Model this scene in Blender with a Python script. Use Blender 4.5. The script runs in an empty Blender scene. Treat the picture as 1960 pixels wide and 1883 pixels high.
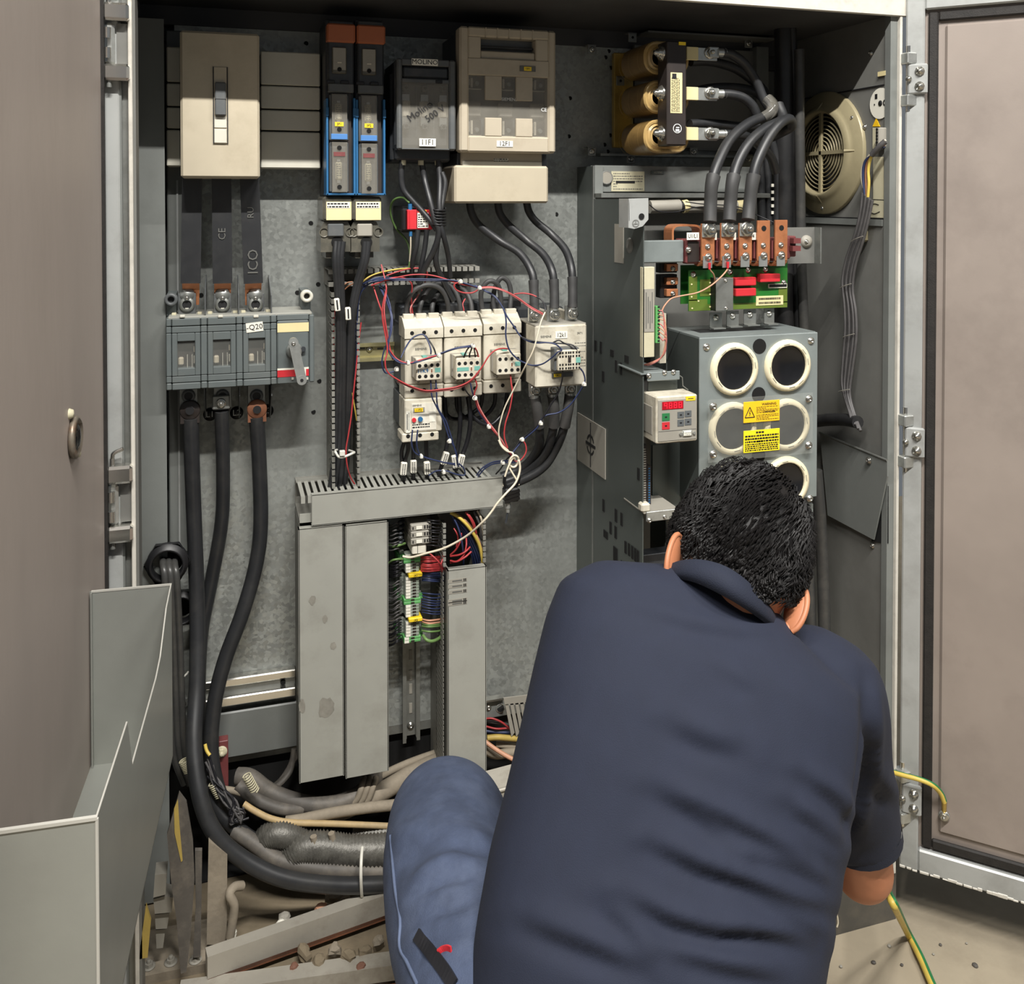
import bpy, math, random
from mathutils import Vector, Matrix, noise
R = random.Random(7)
sc = bpy.context.scene
COL = sc.collection
# ---------------------------------------------------------------- camera, sky, lamps, exposure
F_PX = 1774.0; PPX = 980.0; PPY = 414.0; YAW = math.radians(17.2); PITCH = math.radians(1.1)
CAM = Vector((0.0, -1.53, 1.45))
cd = bpy.data.cameras.new('camera'); cam = bpy.data.objects.new('camera', cd); COL.objects.link(cam)
cd.sensor_fit = 'HORIZONTAL'; cd.sensor_width = 36; cd.lens = 36 * F_PX / 1960
cd.shift_x = 0; cd.shift_y = (PPY - 941.5) / 1960; cd.clip_start = 0.05; cd.clip_end = 60
CR = Matrix.Rotation(-YAW, 3, 'Z') @ Matrix.Rotation(math.pi / 2 - PITCH, 3, 'X')
cam.matrix_world = Matrix.Translation(CAM) @ CR.to_4x4()
sc.camera = cam
w = bpy.data.worlds.new('world'); sc.world = w; w.use_nodes = True
bgn = w.node_tree.nodes['Background']; bgn.inputs[0].default_value = (0.86, 0.93, 1.0, 1); bgn.inputs[1].default_value = 0.19
def lamp(name, loc, tgt, sx, sy, power, col):
    l = bpy.data.lights.new(name, 'AREA'); l.shape = 'RECTANGLE'; l.size = sx; l.size_y = sy; l.energy = power; l.color = col
    o = bpy.data.objects.new(name, l); COL.objects.link(o); o.location = loc
    o.rotation_euler = (Vector(tgt) - Vector(loc)).to_track_quat('-Z', 'Y').to_euler(); return o
lamp('ceiling_lamp', (0.25, -2.15, 4.0), (0.25, -0.1, 0.6), 1.2, 0.04, 215, (1.0, 0.97, 0.92))
lamp('ceiling_lamp', (-1.4, -2.25, 4.1), (-1.4, -0.1, 0.6), 1.2, 0.06, 105, (1.0, 0.97, 0.92))
lamp('ceiling_lamp', (2.2, -2.25, 4.1), (2.2, -0.1, 0.6), 1.2, 0.06, 85, (1.0, 0.97, 0.92))
sc.view_settings.view_transform = 'Standard'; sc.view_settings.look = 'None'
sc.view_settings.exposure = -0.2; sc.view_settings.gamma = 1; sc.view_settings.use_curve_mapping = False
# ---------------------------------------------------------------- photo measurements to world points
def ray(px, py): return CR @ Vector(((px - PPX) / F_PX, -(py - PPY) / F_PX, -1.0))
def U(px, py, y):                      # the point of the plane at depth y behind the cabinet's front that was measured at px,py
    d = ray(px, py); return CAM + d * ((y - CAM.y) / d.y)
def UX(px, py, X): d = ray(px, py); return CAM + d * ((X - CAM.x) / d.x)
def UZ(px, py, Z): d = ray(px, py); return CAM + d * ((Z - CAM.z) / d.z)
def UD(px, py, dist): return CAM + ray(px, py) * dist
def rect(x0, y0, x1, y1, y):
    a = U(x0, (y0 + y1) / 2, y).x; b = U(x1, (y0 + y1) / 2, y).x
    return a, b, U((x0 + x1) / 2, y1, y).z, U((x0 + x1) / 2, y0, y).z      # X0 X1 Z0 Z1
# ---------------------------------------------------------------- materials
def lin(c):
    return tuple(((v / 255) / 12.92 if v / 255 <= 0.04045 else ((v / 255 + 0.055) / 1.055) ** 2.4) for v in c)
MATS = {}
def mat(name, c, rough=0.5, metal=0.0, var=0.12, scale=9.0, bump=0.0, bscale=60.0, dirt=None, damt=0.4, dscale=3.0,
        stretch=None, alpha=1.0, emit=0, spangle=0, spec=0.5, coat=0.0):
    m = bpy.data.materials.new(name); m.use_nodes = True; MATS[name] = m
    nt = m.node_tree; N = nt.nodes; L = nt.links; b = N['Principled BSDF']
    b.inputs['Roughness'].default_value = rough; b.inputs['Metallic'].default_value = metal
    b.inputs['Specular IOR Level'].default_value = spec
    if coat: b.inputs['Coat Weight'].default_value = coat
    col = lin(c)
    tc = N.new('ShaderNodeTexCoord'); src = tc.outputs['Object']
    if stretch:
        mp = N.new('ShaderNodeMapping'); mp.inputs['Scale'].default_value = stretch; L.new(src, mp.inputs['Vector']); src = mp.outputs['Vector']
    out = None
    def mix(f, a, bb):
        x = N.new('ShaderNodeMix'); x.data_type = 'RGBA'
        for s, v in ((x.inputs[0], f), (x.inputs[6], a), (x.inputs[7], bb)):
            if hasattr(v, 'is_linked'): L.new(v, s)
            else: s.default_value = v if isinstance(v, float) else (*v[:3], 1)
        return x.outputs[2]
    def nz(sc_, det=4.0, ro=0.6):
        n = N.new('ShaderNodeTexNoise'); n.inputs['Scale'].default_value = sc_; n.inputs['Detail'].default_value = det
        n.inputs['Roughness'].default_value = ro; L.new(src, n.inputs['Vector']); return n.outputs['Fac']
    def ramp(f, a, bb):
        r = N.new('ShaderNodeMapRange'); r.inputs[1].default_value = a; r.inputs[2].default_value = bb; L.new(f, r.inputs[0]); return r.outputs[0]
    if var > 0:
        out = mix(ramp(nz(scale), 0.3, 0.7), tuple(v * (1 - var) for v in col), tuple(min(1, v * (1 + var)) for v in col))
    if spangle:
        vo = N.new('ShaderNodeTexVoronoi'); vo.inputs['Scale'].default_value = spangle; L.new(src, vo.inputs['Vector'])
        sx = N.new('ShaderNodeSeparateColor'); L.new(vo.outputs['Color'], sx.inputs[0])
        out = mix(ramp(sx.outputs[0], 0.0, 1.0), tuple(v * 0.72 for v in col), tuple(min(1, v * 1.3) for v in col))
        big = ramp(nz(2.2), 0.35, 0.65)
        out = mix(big, out, mix(ramp(nz(scale), .3, .7), tuple(v * .9 for v in col), tuple(v * 1.08 for v in col)))
        rr = N.new('ShaderNodeMapRange'); L.new(sx.outputs[1], rr.inputs[0]); rr.inputs[3].default_value = rough - .12; rr.inputs[4].default_value = rough + .18
        L.new(rr.outputs[0], b.inputs['Roughness'])
    if dirt:
        f = ramp(nz(dscale, 6.0, 0.7), 0.48, 0.72)
        mu = N.new('ShaderNodeMath'); mu.operation = 'MULTIPLY'; L.new(f, mu.inputs[0]); mu.inputs[1].default_value = damt
        out = mix(mu.outputs[0], out if out is not None else col, lin(dirt))
    if out is not None: L.new(out, b.inputs['Base Color'])
    else: b.inputs['Base Color'].default_value = (*col, 1)
    if bump:
        bp = N.new('ShaderNodeBump'); bp.inputs['Strength'].default_value = bump; bp.inputs['Distance'].default_value = 0.002
        L.new(nz(bscale, 3.0), bp.inputs['Height']); L.new(bp.outputs[0], b.inputs['Normal'])
    if alpha < 1: b.inputs['Alpha'].default_value = alpha
    if emit: b.inputs['Emission Color'].default_value = (*col, 1); b.inputs['Emission Strength'].default_value = emit
    return m
mat('galv', (152, 155, 151), .40, .3, .1, 14, spangle=150, bump=.08, bscale=200, dirt=(70, 72, 68), damt=.35, dscale=3.5)
mat('grey_paint', (116, 119, 116), .45, .0, .1, 5, bump=.05, bscale=260, dirt=(60, 58, 54), damt=.35)
mat('dark_paint', (112, 112, 108), .5, .0, .12, 5, bump=.05, bscale=260, dirt=(76, 74, 70), damt=.4)
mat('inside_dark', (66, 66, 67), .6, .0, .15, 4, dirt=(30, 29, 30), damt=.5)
mat('post_grey', (166, 168, 166), .38, .1, .07, 8, dirt=(96, 92, 86), damt=.35, dscale=7)
mat('frame_white', (202, 198, 188), .5, 0, .06, 30, bump=.05, dirt=(120, 112, 100), damt=.3, dscale=25)
mat('door_brown', (166, 155, 147), .5, .15, .12, 4, bump=.04, bscale=300, dirt=(126, 116, 108), damt=.4, dscale=4, stretch=(1, 1, .25))
mat('door_tan', (148, 137, 129), .5, .1, .1, 4, bump=.04, bscale=300, dirt=(110, 100, 94), damt=.45, dscale=3)
mat('pocket_grey', (150, 152, 146), .34, .35, .06, 3, bump=.03, bscale=300, dirt=(112, 110, 106), damt=.3, dscale=2)
mat('pocket_edge_highlight', (186, 184, 176), .4, .2, 0)  # pale rim colour stands in for the highlights along the pocket's edges
mat('gasket', (34, 31, 29), .7, 0, .3, 60, bump=.3, bscale=400)
mat('steel', (196, 198, 194), .32, .75, .1, 40, dirt=(110, 104, 94), damt=.3, dscale=30)
mat('steel_dull', (140, 142, 138), .42, .6, .12, 30, dirt=(90, 86, 78), damt=.4, dscale=20)
mat('latch_steel', (124, 116, 104), .4, .4, .2, 60, dirt=(122, 84, 56), damt=.8, dscale=40)
mat('chrome', (214, 212, 206), .16, .95, .05, 20)
mat('zinc_bolt', (190, 188, 180), .22, .9, .1, 90)
mat('beige', (182, 172, 151), .5, 0, .05, 12, dirt=(150, 138, 116), damt=.45, dscale=9)
mat('beige_light', (204, 201, 188), .5, 0, .04, 12, dirt=(176, 168, 150), damt=.3, dscale=9)
mat('taupe', (178, 168, 149), .5, 0, .05, 14, dirt=(146, 133, 115), damt=.45, dscale=10)
mat('switch_grey', (96, 103, 103), .48, 0, .05, 20, dirt=(120, 118, 110), damt=.2, dscale=22)
mat('dark_plastic', (50, 53, 57), .45, 0, .12, 30, dirt=(88, 86, 82), damt=.35, dscale=26)
mat('mid_plastic', (86, 89, 90), .45, 0, .1, 30, dirt=(120, 116, 108), damt=.35, dscale=26)
mat('black', (26, 26, 28), .45, 0, .15, 30)
mat('black_gloss', (18, 18, 20), .15, 0, 0)
mat('void', (8, 8, 8), .9, 0, 0)
mat('rubber', (40, 41, 43), .42, 0, .15, 30, dirt=(74, 72, 68), damt=.3, dscale=16)
mat('rubber_dusty', (84, 80, 75), .6, 0, .15, 30, dirt=(128, 120, 108), damt=.7, dscale=14, bump=.2)
mat('rubber_grey', (60, 60, 60), .55, 0, .12, 30, dirt=(100, 96, 90), damt=.4)
mat('dusty', (140, 130, 114), .8, 0, .2, 30, dirt=(90, 82, 70), damt=.6, dscale=14, bump=.3)
mat('copper', (198, 130, 90), .34, .45, .15, 30, dirt=(120, 72, 48), damt=.4, dscale=20)
mat('maroon', (112, 58, 58), .5, 0, .1, 30, dirt=(140, 100, 92), damt=.25, dscale=30)
mat('orange', (170, 98, 64), .5, 0, .08, 20, dirt=(140, 74, 44), damt=.3, dscale=20)
mat('blue', (44, 100, 146), .42, 0, .08, 20)
mat('blue_label', (72, 122, 182), .5, 0, .04, 20)
mat('red', (200, 48, 56), .4, 0, .08, 20)
mat('yellow', (240, 206, 40), .5, 0, .05, 20, dirt=(206, 168, 40), damt=.3)
mat('label_white', (232, 229, 216), .55, 0, .03, 30)
mat('label_old', (196, 190, 162), .55, 0, .05, 30, dirt=(160, 150, 120), damt=.3, dscale=20)
mat('label_cream', (222, 208, 158), .55, 0, .04, 30)
mat('label_grey', (150, 146, 136), .55, 0, .05, 30)
mat('ink', (24, 24, 26), .6, 0, 0)
mat('ink_soft', (96, 96, 92), .6, 0, 0)
mat('ink_light', (226, 228, 226), .6, 0, 0)
mat('ivory', (206, 200, 183), .48, 0, .05, 20, dirt=(138, 126, 104), damt=.75, dscale=15)
mat('ivory_clean', (222, 218, 204), .48, 0, .04, 20, dirt=(180, 170, 150), damt=.4, dscale=30)
mat('teal', (110, 168, 156), .5, 0, .05, 20)
mat('smoky_clear', (150, 146, 136), .12, 0, .1, 30, alpha=.3, spec=.6)
mat('smoked_clear', (142, 148, 138), .3, 0, .12, 60, dirt=(96, 120, 92), damt=.4, dscale=40)
mat('clear', (170, 172, 166), .12, 0, .1, 30, alpha=.12, spec=.6)
mat('smoked', (84, 82, 74), .25, 0, .15, 25, dirt=(140, 132, 114), damt=.4, dscale=24)
mat('duct_grey', (158, 158, 150), .5, 0, .05, 8, dirt=(116, 112, 102), damt=.45, dscale=7)
mat('duct_comb', (132, 131, 124), .55, 0, .08, 30, dirt=(96, 92, 84), damt=.5, dscale=24)
mat('coil', (140, 112, 66), .35, 0, .2, 40, dirt=(104, 82, 50), damt=.5, dscale=20, coat=.3)
mat('coil_end', (190, 160, 104), .3, 0, .25, 60, dirt=(120, 92, 52), damt=.5, dscale=30, coat=.4)
mat('core_black', (44, 38, 36), .45, 0, .15, 30, dirt=(72, 62, 54), damt=.3)
mat('brass', (188, 160, 88), .35, .6, .15, 30)
mat('rail_yellow', (196, 188, 140), .32, .55, .1, 30)
mat('pcb', (34, 108, 40), .4, 0, .15, 40, dirt=(76, 110, 40), damt=.5, dscale=24)
mat('pcb_olive', (96, 112, 44), .4, 0, .1, 40, dirt=(64, 110, 44), damt=.4, dscale=20)
mat('conn_green', (92, 160, 92), .45, 0, .06, 40)
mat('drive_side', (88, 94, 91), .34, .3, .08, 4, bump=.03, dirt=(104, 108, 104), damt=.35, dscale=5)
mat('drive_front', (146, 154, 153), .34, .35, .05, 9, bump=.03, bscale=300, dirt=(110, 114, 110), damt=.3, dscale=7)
mat('cap_ring', (232, 222, 190), .5, 0, .05, 40)
mat('cap_top', (23, 23, 25), .22, 0, .3, 14)
mat('led', (150, 14, 30), .3, 0, 0, emit=.25)
mat('led_seg', (255, 40, 60), .3, 0, 0, emit=.8)
mat('btn_green', (42, 116, 68), .5, 0, 0)
mat('btn_grey', (92, 96, 98), .5, 0, 0)
mat('warn', (246, 196, 34), .5, 0, .04, 20)
mat('warn2', (250, 226, 36), .5, 0, .03, 20)
mat('fan_beige', (160, 150, 120), .38, .15, .07, 10, dirt=(118, 108, 84), damt=.3, dscale=9)
mat('w_black', (28, 28, 32), .4, 0, .1, 30)
mat('w_grey', (84, 82, 82), .5, 0, .15, 60)
mat('w_red', (168, 56, 58), .42, 0, .1, 30)
mat('w_pink', (190, 112, 108), .42, 0, .1, 30)
mat('w_blue', (44, 54, 88), .42, 0, .12, 30)
mat('w_white', (216, 206, 184), .45, 0, .08, 30)
mat('w_yellow', (206, 180, 84), .45, 0, .08, 30)
mat('w_green', (104, 136, 78), .45, 0, .1, 30)
mat('w_brown', (146, 100, 74), .45, 0, .1, 30)
mat('w_flesh', (196, 146, 118), .45, 0, .1, 30)
mat('smudge', (138, 135, 126), .6, 0, .2, 60)
mat('tie', (216, 214, 204), .4, 0, .05, 30)
mat('pipe_tan', (178, 154, 112), .6, 0, .12, 30, dirt=(124, 114, 96), damt=.6, dscale=14)
mat('hose', (96, 94, 88), .45, .3, .2, 50, dirt=(52, 50, 46), damt=.6, dscale=40, bump=.4, bscale=160)
mat('pipe_black', (36, 36, 37), .38, 0, .15, 20, dirt=(70, 68, 64), damt=.35, dscale=14)
mat('pipe_grey', (62, 62, 61), .38, .1, .15, 20, dirt=(110, 106, 98), damt=.3, dscale=18)
mat('rust', (120, 76, 52), .8, 0, .25, 30, dirt=(80, 52, 38), damt=.6)
mat('tape_yellow', (176, 152, 78), .55, 0, .1, 30, dirt=(140, 124, 80), damt=.5, dscale=20)
mat('beam', (168, 163, 152), .5, .2, .1, 12, dirt=(108, 96, 80), damt=.6, dscale=9, bump=.1)
mat('concrete', (158, 147, 127), .85, 0, .1, 5, bump=.25, bscale=60, dirt=(128, 116, 98), damt=.55, dscale=4)
mat('rubble', (124, 112, 92), .9, 0, .25, 20, bump=.5, bscale=60, dirt=(70, 62, 50), damt=.6, dscale=10)
mat('brick_red', (122, 86, 70), .8, 0, .2, 30)
mat('plinth', (84, 82, 77), .6, 0, .12, 6, dirt=(130, 120, 104), damt=.4, dscale=7)
mat('skin', (182, 118, 84), .5, 0, .06, 14, bump=.05, bscale=300)
mat('hair', (17, 15, 15), .55, 0, .3, 60, spec=.3)
mat('shirt', (25, 31, 49), .85, 0, .06, 30, bump=.25, bscale=900)
mat('shirt_dark', (25, 31, 48), .85, 0, .06, 30, bump=.35, bscale=700)
mat('denim', (64, 74, 97), .85, 0, .2, 26, bump=.4, bscale=600, dirt=(98, 108, 130), damt=.45, dscale=9)
mat('denim_seam', (88, 100, 126), .8, 0, .1, 60)
mat('leather', (30, 30, 34), .5, 0, .1, 30)
mat('shoe', (44, 42, 42), .6, 0, .1, 30)
# ---------------------------------------------------------------- mesh builder
PI = math.pi
def frame_of(d):
    d = d.normalized(); u = Vector((0, 0, 1)) if abs(d.z) < .9 else Vector((1, 0, 0))
    a = d.cross(u).normalized(); return a, d.cross(a).normalized()
def smooth_path(pts, n=6):
    p = [Vector(q) for q in pts]
    if len(p) < 3: return p
    q = [p[0] * 2 - p[1]] + p + [p[-1] * 2 - p[-2]]; out = []
    for i in range(1, len(q) - 2):
        a, b, c, d = q[i - 1:i + 3]
        for k in range(n):
            t = k / n
            out.append(.5 * ((2 * b) + (c - a) * t + (2 * a - 5 * b + 4 * c - d) * t * t + (3 * b - a - 3 * c + d) * t ** 3))
    out.append(p[-1]); return out
class MB:
    def __init__(s, m='steel'): s.v = []; s.f = []; s.mi = []; s.sm = []; s.mats = []; s.m = m; s.M = None
    def add(s, vs, fs, m=None, smooth=False):
        m = m or s.m
        if m not in s.mats: s.mats.append(m)
        k = s.mats.index(m); o = len(s.v)
        s.v += [(s.M @ Vector(p)) if s.M else Vector(p) for p in vs]
        for f in fs: s.f.append([i + o for i in f]); s.mi.append(k); s.sm.append(smooth)
        return s
    def box(s, x0, x1, y0, y1, z0, z1, m=None, ch=0.0):
        if x0 > x1: x0, x1 = x1, x0
        if y0 > y1: y0, y1 = y1, y0
        if z0 > z1: z0, z1 = z1, z0
        if ch <= 0:
            vs = [(x, y, z) for x in (x0, x1) for y in (y0, y1) for z in (z0, z1)]
            return s.add(vs, [(0, 1, 3, 2), (4, 6, 7, 5), (0, 4, 5, 1), (2, 3, 7, 6), (0, 2, 6, 4), (1, 5, 7, 3)], m)
        ch = min(ch, (x1 - x0) / 2.01, (y1 - y0) / 2.01, (z1 - z0) / 2.01)
        vs = []; idx = {}
        for i, (x, sx) in enumerate(((x0, 1), (x1, -1))):
            for j, (y, sy) in enumerate(((y0, 1), (y1, -1))):
                for k, (z, sz) in enumerate(((z0, 1), (z1, -1))):
                    idx[i, j, k] = len(vs)
                    vs += [(x, y + sy * ch, z + sz * ch), (x + sx * ch, y, z + sz * ch), (x + sx * ch, y + sy * ch, z)]
        I = lambda i, j, k, a: idx[i, j, k] + a
        fs = [(I(0,0,0,0),I(0,0,1,0),I(0,1,1,0),I(0,1,0,0)), (I(1,0,0,0),I(1,1,0,0),I(1,1,1,0),I(1,0,1,0)),
              (I(0,0,0,1),I(1,0,0,1),I(1,0,1,1),I(0,0,1,1)), (I(0,1,0,1),I(0,1,1,1),I(1,1,1,1),I(1,1,0,1)),
              (I(0,0,0,2),I(0,1,0,2),I(1,1,0,2),I(1,0,0,2)), (I(0,0,1,2),I(1,0,1,2),I(1,1,1,2),I(0,1,1,2))]
        for a in (0, 1):
            for b in (0, 1):
                fs.append((I(a,b,0,0),I(a,b,0,1),I(a,b,1,1),I(a,b,1,0)))
                fs.append((I(a,0,b,0),I(a,0,b,2),I(a,1,b,2),I(a,1,b,0)))
                fs.append((I(0,a,b,1),I(0,a,b,2),I(1,a,b,2),I(1,a,b,1)))
                for c in (0, 1): fs.append((I(a,b,c,0),I(a,b,c,1),I(a,b,c,2)))
        return s.add(vs, fs, m)
    def pb(s, px0, py0, px1, py1, yf, yb, m=None, ch=0.0):           # a box whose front face was measured in the photo, at depth yf
        a, b, c, d = rect(px0, py0, px1, py1, yf); return s.box(a, b, yf, yb, c, d, m, ch)
    def cyl(s, p0, p1, r0, r1=None, n=14, m=None, smooth=True, phase=0.0, caps=True):
        p0 = Vector(p0); p1 = Vector(p1); r1 = r0 if r1 is None else r1; a, b = frame_of(p1 - p0); vs = []
        for p, r in ((p0, r0), (p1, r1)):
            vs += [p + (a * math.cos(phase + 2 * PI * i / n) + b * math.sin(phase + 2 * PI * i / n)) * r for i in range(n)]
        s.add(vs, [(i, (i + 1) % n, n + (i + 1) % n, n + i) for i in range(n)], m, smooth)
        if caps: s.add(vs[:n], [tuple(range(n))[::-1]], m); s.add(vs[n:], [tuple(range(n))], m)
        return s
    def tube(s, pts, r, n=8, m=None, sub=6, caps=True, flat=None):
        raw = [Vector(p) for p in pts]; P = smooth_path(raw, sub) if sub else raw
        N = len(P); rr = r if isinstance(r, (list, tuple)) else [r, r]
        ra = []
        for i in range(N):
            t = i / max(1, N - 1) * (len(rr) - 1); k = min(int(t), len(rr) - 2); ra.append(rr[k] + (rr[k + 1] - rr[k]) * (t - k))
        d = (P[1] - P[0]).normalized(); a, b = frame_of(d); vs = []
        if flat: a, b = Vector(flat), d.cross(Vector(flat)).normalized()
        for i in range(N):
            dd = (P[min(i + 1, N - 1)] - P[max(i - 1, 0)])
            dd = dd.normalized() if dd.length > 1e-9 else d
            q = d.rotation_difference(dd); a = q @ a; b = q @ b; d = dd
            vs += [P[i] + (a * math.cos(2 * PI * k / n) + b * math.sin(2 * PI * k / n)) * ra[i] for k in range(n)]
        fs = [(i * n + k, i * n + (k + 1) % n, (i + 1) * n + (k + 1) % n, (i + 1) * n + k) for i in range(N - 1) for k in range(n)]
        s.add(vs, fs, m, True)
        if caps: s.add(vs[:n], [tuple(range(n))[::-1]], m); s.add(vs[-n:], [tuple(range(n))], m)
        return s
    def strap(s, pts, w, t, side, m=None, sub=6):                     # a flat band along pts, width along 'side'
        P = smooth_path(pts, sub) if sub else [Vector(p) for p in pts]; N = len(P); sd = Vector(side).normalized(); vs = []
        for i in range(N):
            d = (P[min(i + 1, N - 1)] - P[max(i - 1, 0)]).normalized(); u = (sd - d * sd.dot(d)).normalized(); nn = d.cross(u)
            vs += [P[i] + u * w / 2 + nn * t / 2, P[i] - u * w / 2 + nn * t / 2, P[i] - u * w / 2 - nn * t / 2, P[i] + u * w / 2 - nn * t / 2]
        fs = [(i * 4 + k, i * 4 + (k + 1) % 4, i * 4 + 4 + (k + 1) % 4, i * 4 + 4 + k) for i in range(N - 1) for k in range(4)]
        return s.add(vs, fs + [(3, 2, 1, 0), tuple(len(vs) - 4 + k for k in range(4))], m)
    def prism(s, poly, y0, y1, m=None, axis='y'):                     # poly in the two other axes
        n = len(poly)
        g = {'y': lambda u, v, h: (u, h, v), 'x': lambda u, v, h: (h, u, v), 'z': lambda u, v, h: (u, v, h)}[axis]
        vs = [g(u, v, y0) for u, v in poly] + [g(u, v, y1) for u, v in poly]
        return s.add(vs, [tuple(range(n)), tuple(range(2 * n - 1, n - 1, -1))] + [(i, n + i, n + (i + 1) % n, (i + 1) % n) for i in range(n)], m)
    def lathe(s, prof, c, ax=(0, -1, 0), n=24, m=None, smooth=True):  # prof: (radius, height along ax)
        c = Vector(c); ax = Vector(ax).normalized(); a, b = frame_of(ax); vs = []
        for r, h in prof: vs += [c + ax * h + (a * math.cos(2 * PI * i / n) + b * math.sin(2 * PI * i / n)) * r for i in range(n)]
        fs = [(j * n + i, j * n + (i + 1) % n, (j + 1) * n + (i + 1) % n, (j + 1) * n + i) for j in range(len(prof) - 1) for i in range(n)]
        return s.add(vs, fs, m, smooth)
    def ball(s, c, r, nu=12, nv=8, m=None):
        r = Vector((r, r, r)) if not hasattr(r, '__len__') else Vector(r); c = Vector(c); vs = []
        for j in range(nv + 1):
            th = PI * j / nv
            vs += [c + Vector((r.x * math.sin(th) * math.cos(2 * PI * i / nu), r.y * math.sin(th) * math.sin(2 * PI * i / nu), r.z * math.cos(th))) for i in range(nu)]
        return s.add(vs, [(j * nu + i, (j + 1) * nu + i, (j + 1) * nu + (i + 1) % nu, j * nu + (i + 1) % nu) for j in range(nv) for i in range(nu)], m, True)
    def quadp(s, pts, t, m=None):                                     # thin plate from a planar polygon, given thickness along its normal
        p = [Vector(q) for q in pts]; n = len(p); nn = (p[1] - p[0]).cross(p[2] - p[0]).normalized() * t
        return s.add(p + [q + nn for q in p], [tuple(range(n))[::-1], tuple(range(n, 2 * n))] + [(i, (i + 1) % n, n + (i + 1) % n, n + i) for i in range(n)], m)
    def screw(s, c, r, ax=(0, -1, 0), m='zinc_bolt'):
        c = Vector(c); ax = Vector(ax); s.lathe([(0, 0), (r * 1.25, 0), (r * 1.25, r * .2), (r, r * .25), (r * .92, r * .6), (r * .5, r * .85), (r * .42, r * .85), (r * .42, r * .5), (0, r * .5)], c, ax, 12, m); return s
    def bolt(s, c, r, ax=(0, -1, 0), m='zinc_bolt'):
        c = Vector(c); ax = Vector(ax)
        s.lathe([(0, 0), (r * 1.5, 0), (r * 1.5, r * .25), (r * .9, r * .25)], c, ax, 16, m)
        s.cyl(c + ax * r * .25, c + ax * r * 1.0, r, r * .95, 6, m, False)
        s.lathe([(r * .5, r), (r * .5, r * 1.6), (r * .4, r * 1.7), (0, r * 1.7)], c, ax, 10, m); return s
    def mesh(s, name, off):
        me = bpy.data.meshes.new(name); me.from_pydata([p - off for p in s.v], [], s.f)
        for m in s.mats: me.materials.append(MATS[m])
        me.polygons.foreach_set('material_index', s.mi); me.polygons.foreach_set('use_smooth', s.sm); me.update(); return me
# ---------------------------------------------------------------- objects
def props(o, label=None, cat=None, group=None, kind=None):
    for k, v in (('label', label), ('category', cat), ('group', group), ('kind', kind)):
        if v: o[k] = v
    return o
def T(name, label, cat, loc, group=None):
    o = bpy.data.objects.new(name, None); COL.objects.link(o); o.location = loc; o.empty_display_size = .02; return props(o, label, cat, group)
def root_loc(o):
    l = Vector(o.location)
    while o.parent: o = o.parent; l += Vector(o.location)
    return l
def part(name, mb, parent, label=None, kind=None):
    o = bpy.data.objects.new(name, mb.mesh(name, root_loc(parent))); COL.objects.link(o); o.parent = parent; return props(o, label, None, None, kind)
def top(name, mb, label=None, cat=None, group=None, kind=None, at=None):
    if at is None:
        lo = [min(p[i] for p in mb.v) for i in range(3)]; hi = [max(p[i] for p in mb.v) for i in range(3)]
        at = Vector(((lo[0] + hi[0]) / 2, (lo[1] + hi[1]) / 2, lo[2]))
    o = bpy.data.objects.new(name, mb.mesh(name, at)); COL.objects.link(o); o.location = at; return props(o, label, cat, group, kind)
FACE = Matrix(((1, 0, 0), (0, 0, -1), (0, 1, 0)))                       # text facing the viewer (towards -y)
def text(name, s, pos, size, m, parent, M=FACE, align='CENTER', sx=1.0, label=None):
    cu = bpy.data.curves.new(name, 'FONT'); cu.body = s; cu.size = size; cu.align_x = align; cu.align_y = 'CENTER'; cu.extrude = .0002; cu.resolution_u = 2
    t = bpy.data.objects.new(name, cu); me = bpy.data.meshes.new_from_object(t); bpy.data.objects.remove(t)
    me.transform(Matrix.Diagonal((sx, 1, 1, 1))); me.transform(M.to_4x4()); me.transform(Matrix.Translation(Vector(pos) - root_loc(parent)))
    me.materials.clear(); me.materials.append(MATS[m])
    o = bpy.data.objects.new(name, me); COL.objects.link(o); o.parent = parent; return props(o, label)
def dup(o, dx, label=None, group=None):
    r = o.copy(); COL.objects.link(r); r.location = Vector(o.location) + Vector(dx)
    if label: r['label'] = label
    if group: r['group'] = group
    for ch in list(o.children):
        c = ch.copy(); COL.objects.link(c); c.parent = r
        for g in ch.children: d = g.copy(); COL.objects.link(d); d.parent = c
    return r
def pts_of(seq): return [U(*p) for p in seq]
def wire(name, label, pts, r, m, cat='wire', group=None, n=6, sub=5):
    mb = MB(m); mb.tube(pts_of(pts), r, n, m, sub); return top(name, mb, label, cat, group)
def lines(mb, x0, x1, z0, z1, y, nrow, m='ink_soft', fill=.5, seed=1, ragged=True):   # rows of illegible small print
    rr = random.Random(seed); h = (z1 - z0) / nrow
    for i in range(nrow):
        z = z1 - h * (i + .5); x = x0
        while x < x1 - .001:
            wd = rr.uniform(.0018, .006); e = min(x1, x + wd)
            mb.add([(x, y, z - h * fill / 2), (e, y, z - h * fill / 2), (e, y, z + h * fill / 2), (x, y, z + h * fill / 2)], [(0, 1, 2, 3)], m); x = e + .0012
            if ragged and rr.random() < .06: break
PL = .33                                                               # depth of the mounting plate behind the cabinet's front
O_ = 'first second third fourth fifth sixth seventh eighth ninth tenth eleventh twelfth thirteenth fourteenth fifteenth sixteenth seventeenth eighteenth nineteenth twentieth'.split(); ORD = O_
# ================================================================ setting: floor
mb = MB('concrete'); mb.box(-3.2, 4.4, -3.6, 2.2, -.06, 0); f = top('floor', mb, at=Vector((0, 0, 0))); f['kind'] = 'structure'
f['label'] = 'worn dusty concrete floor in front of the cabinet'
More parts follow.
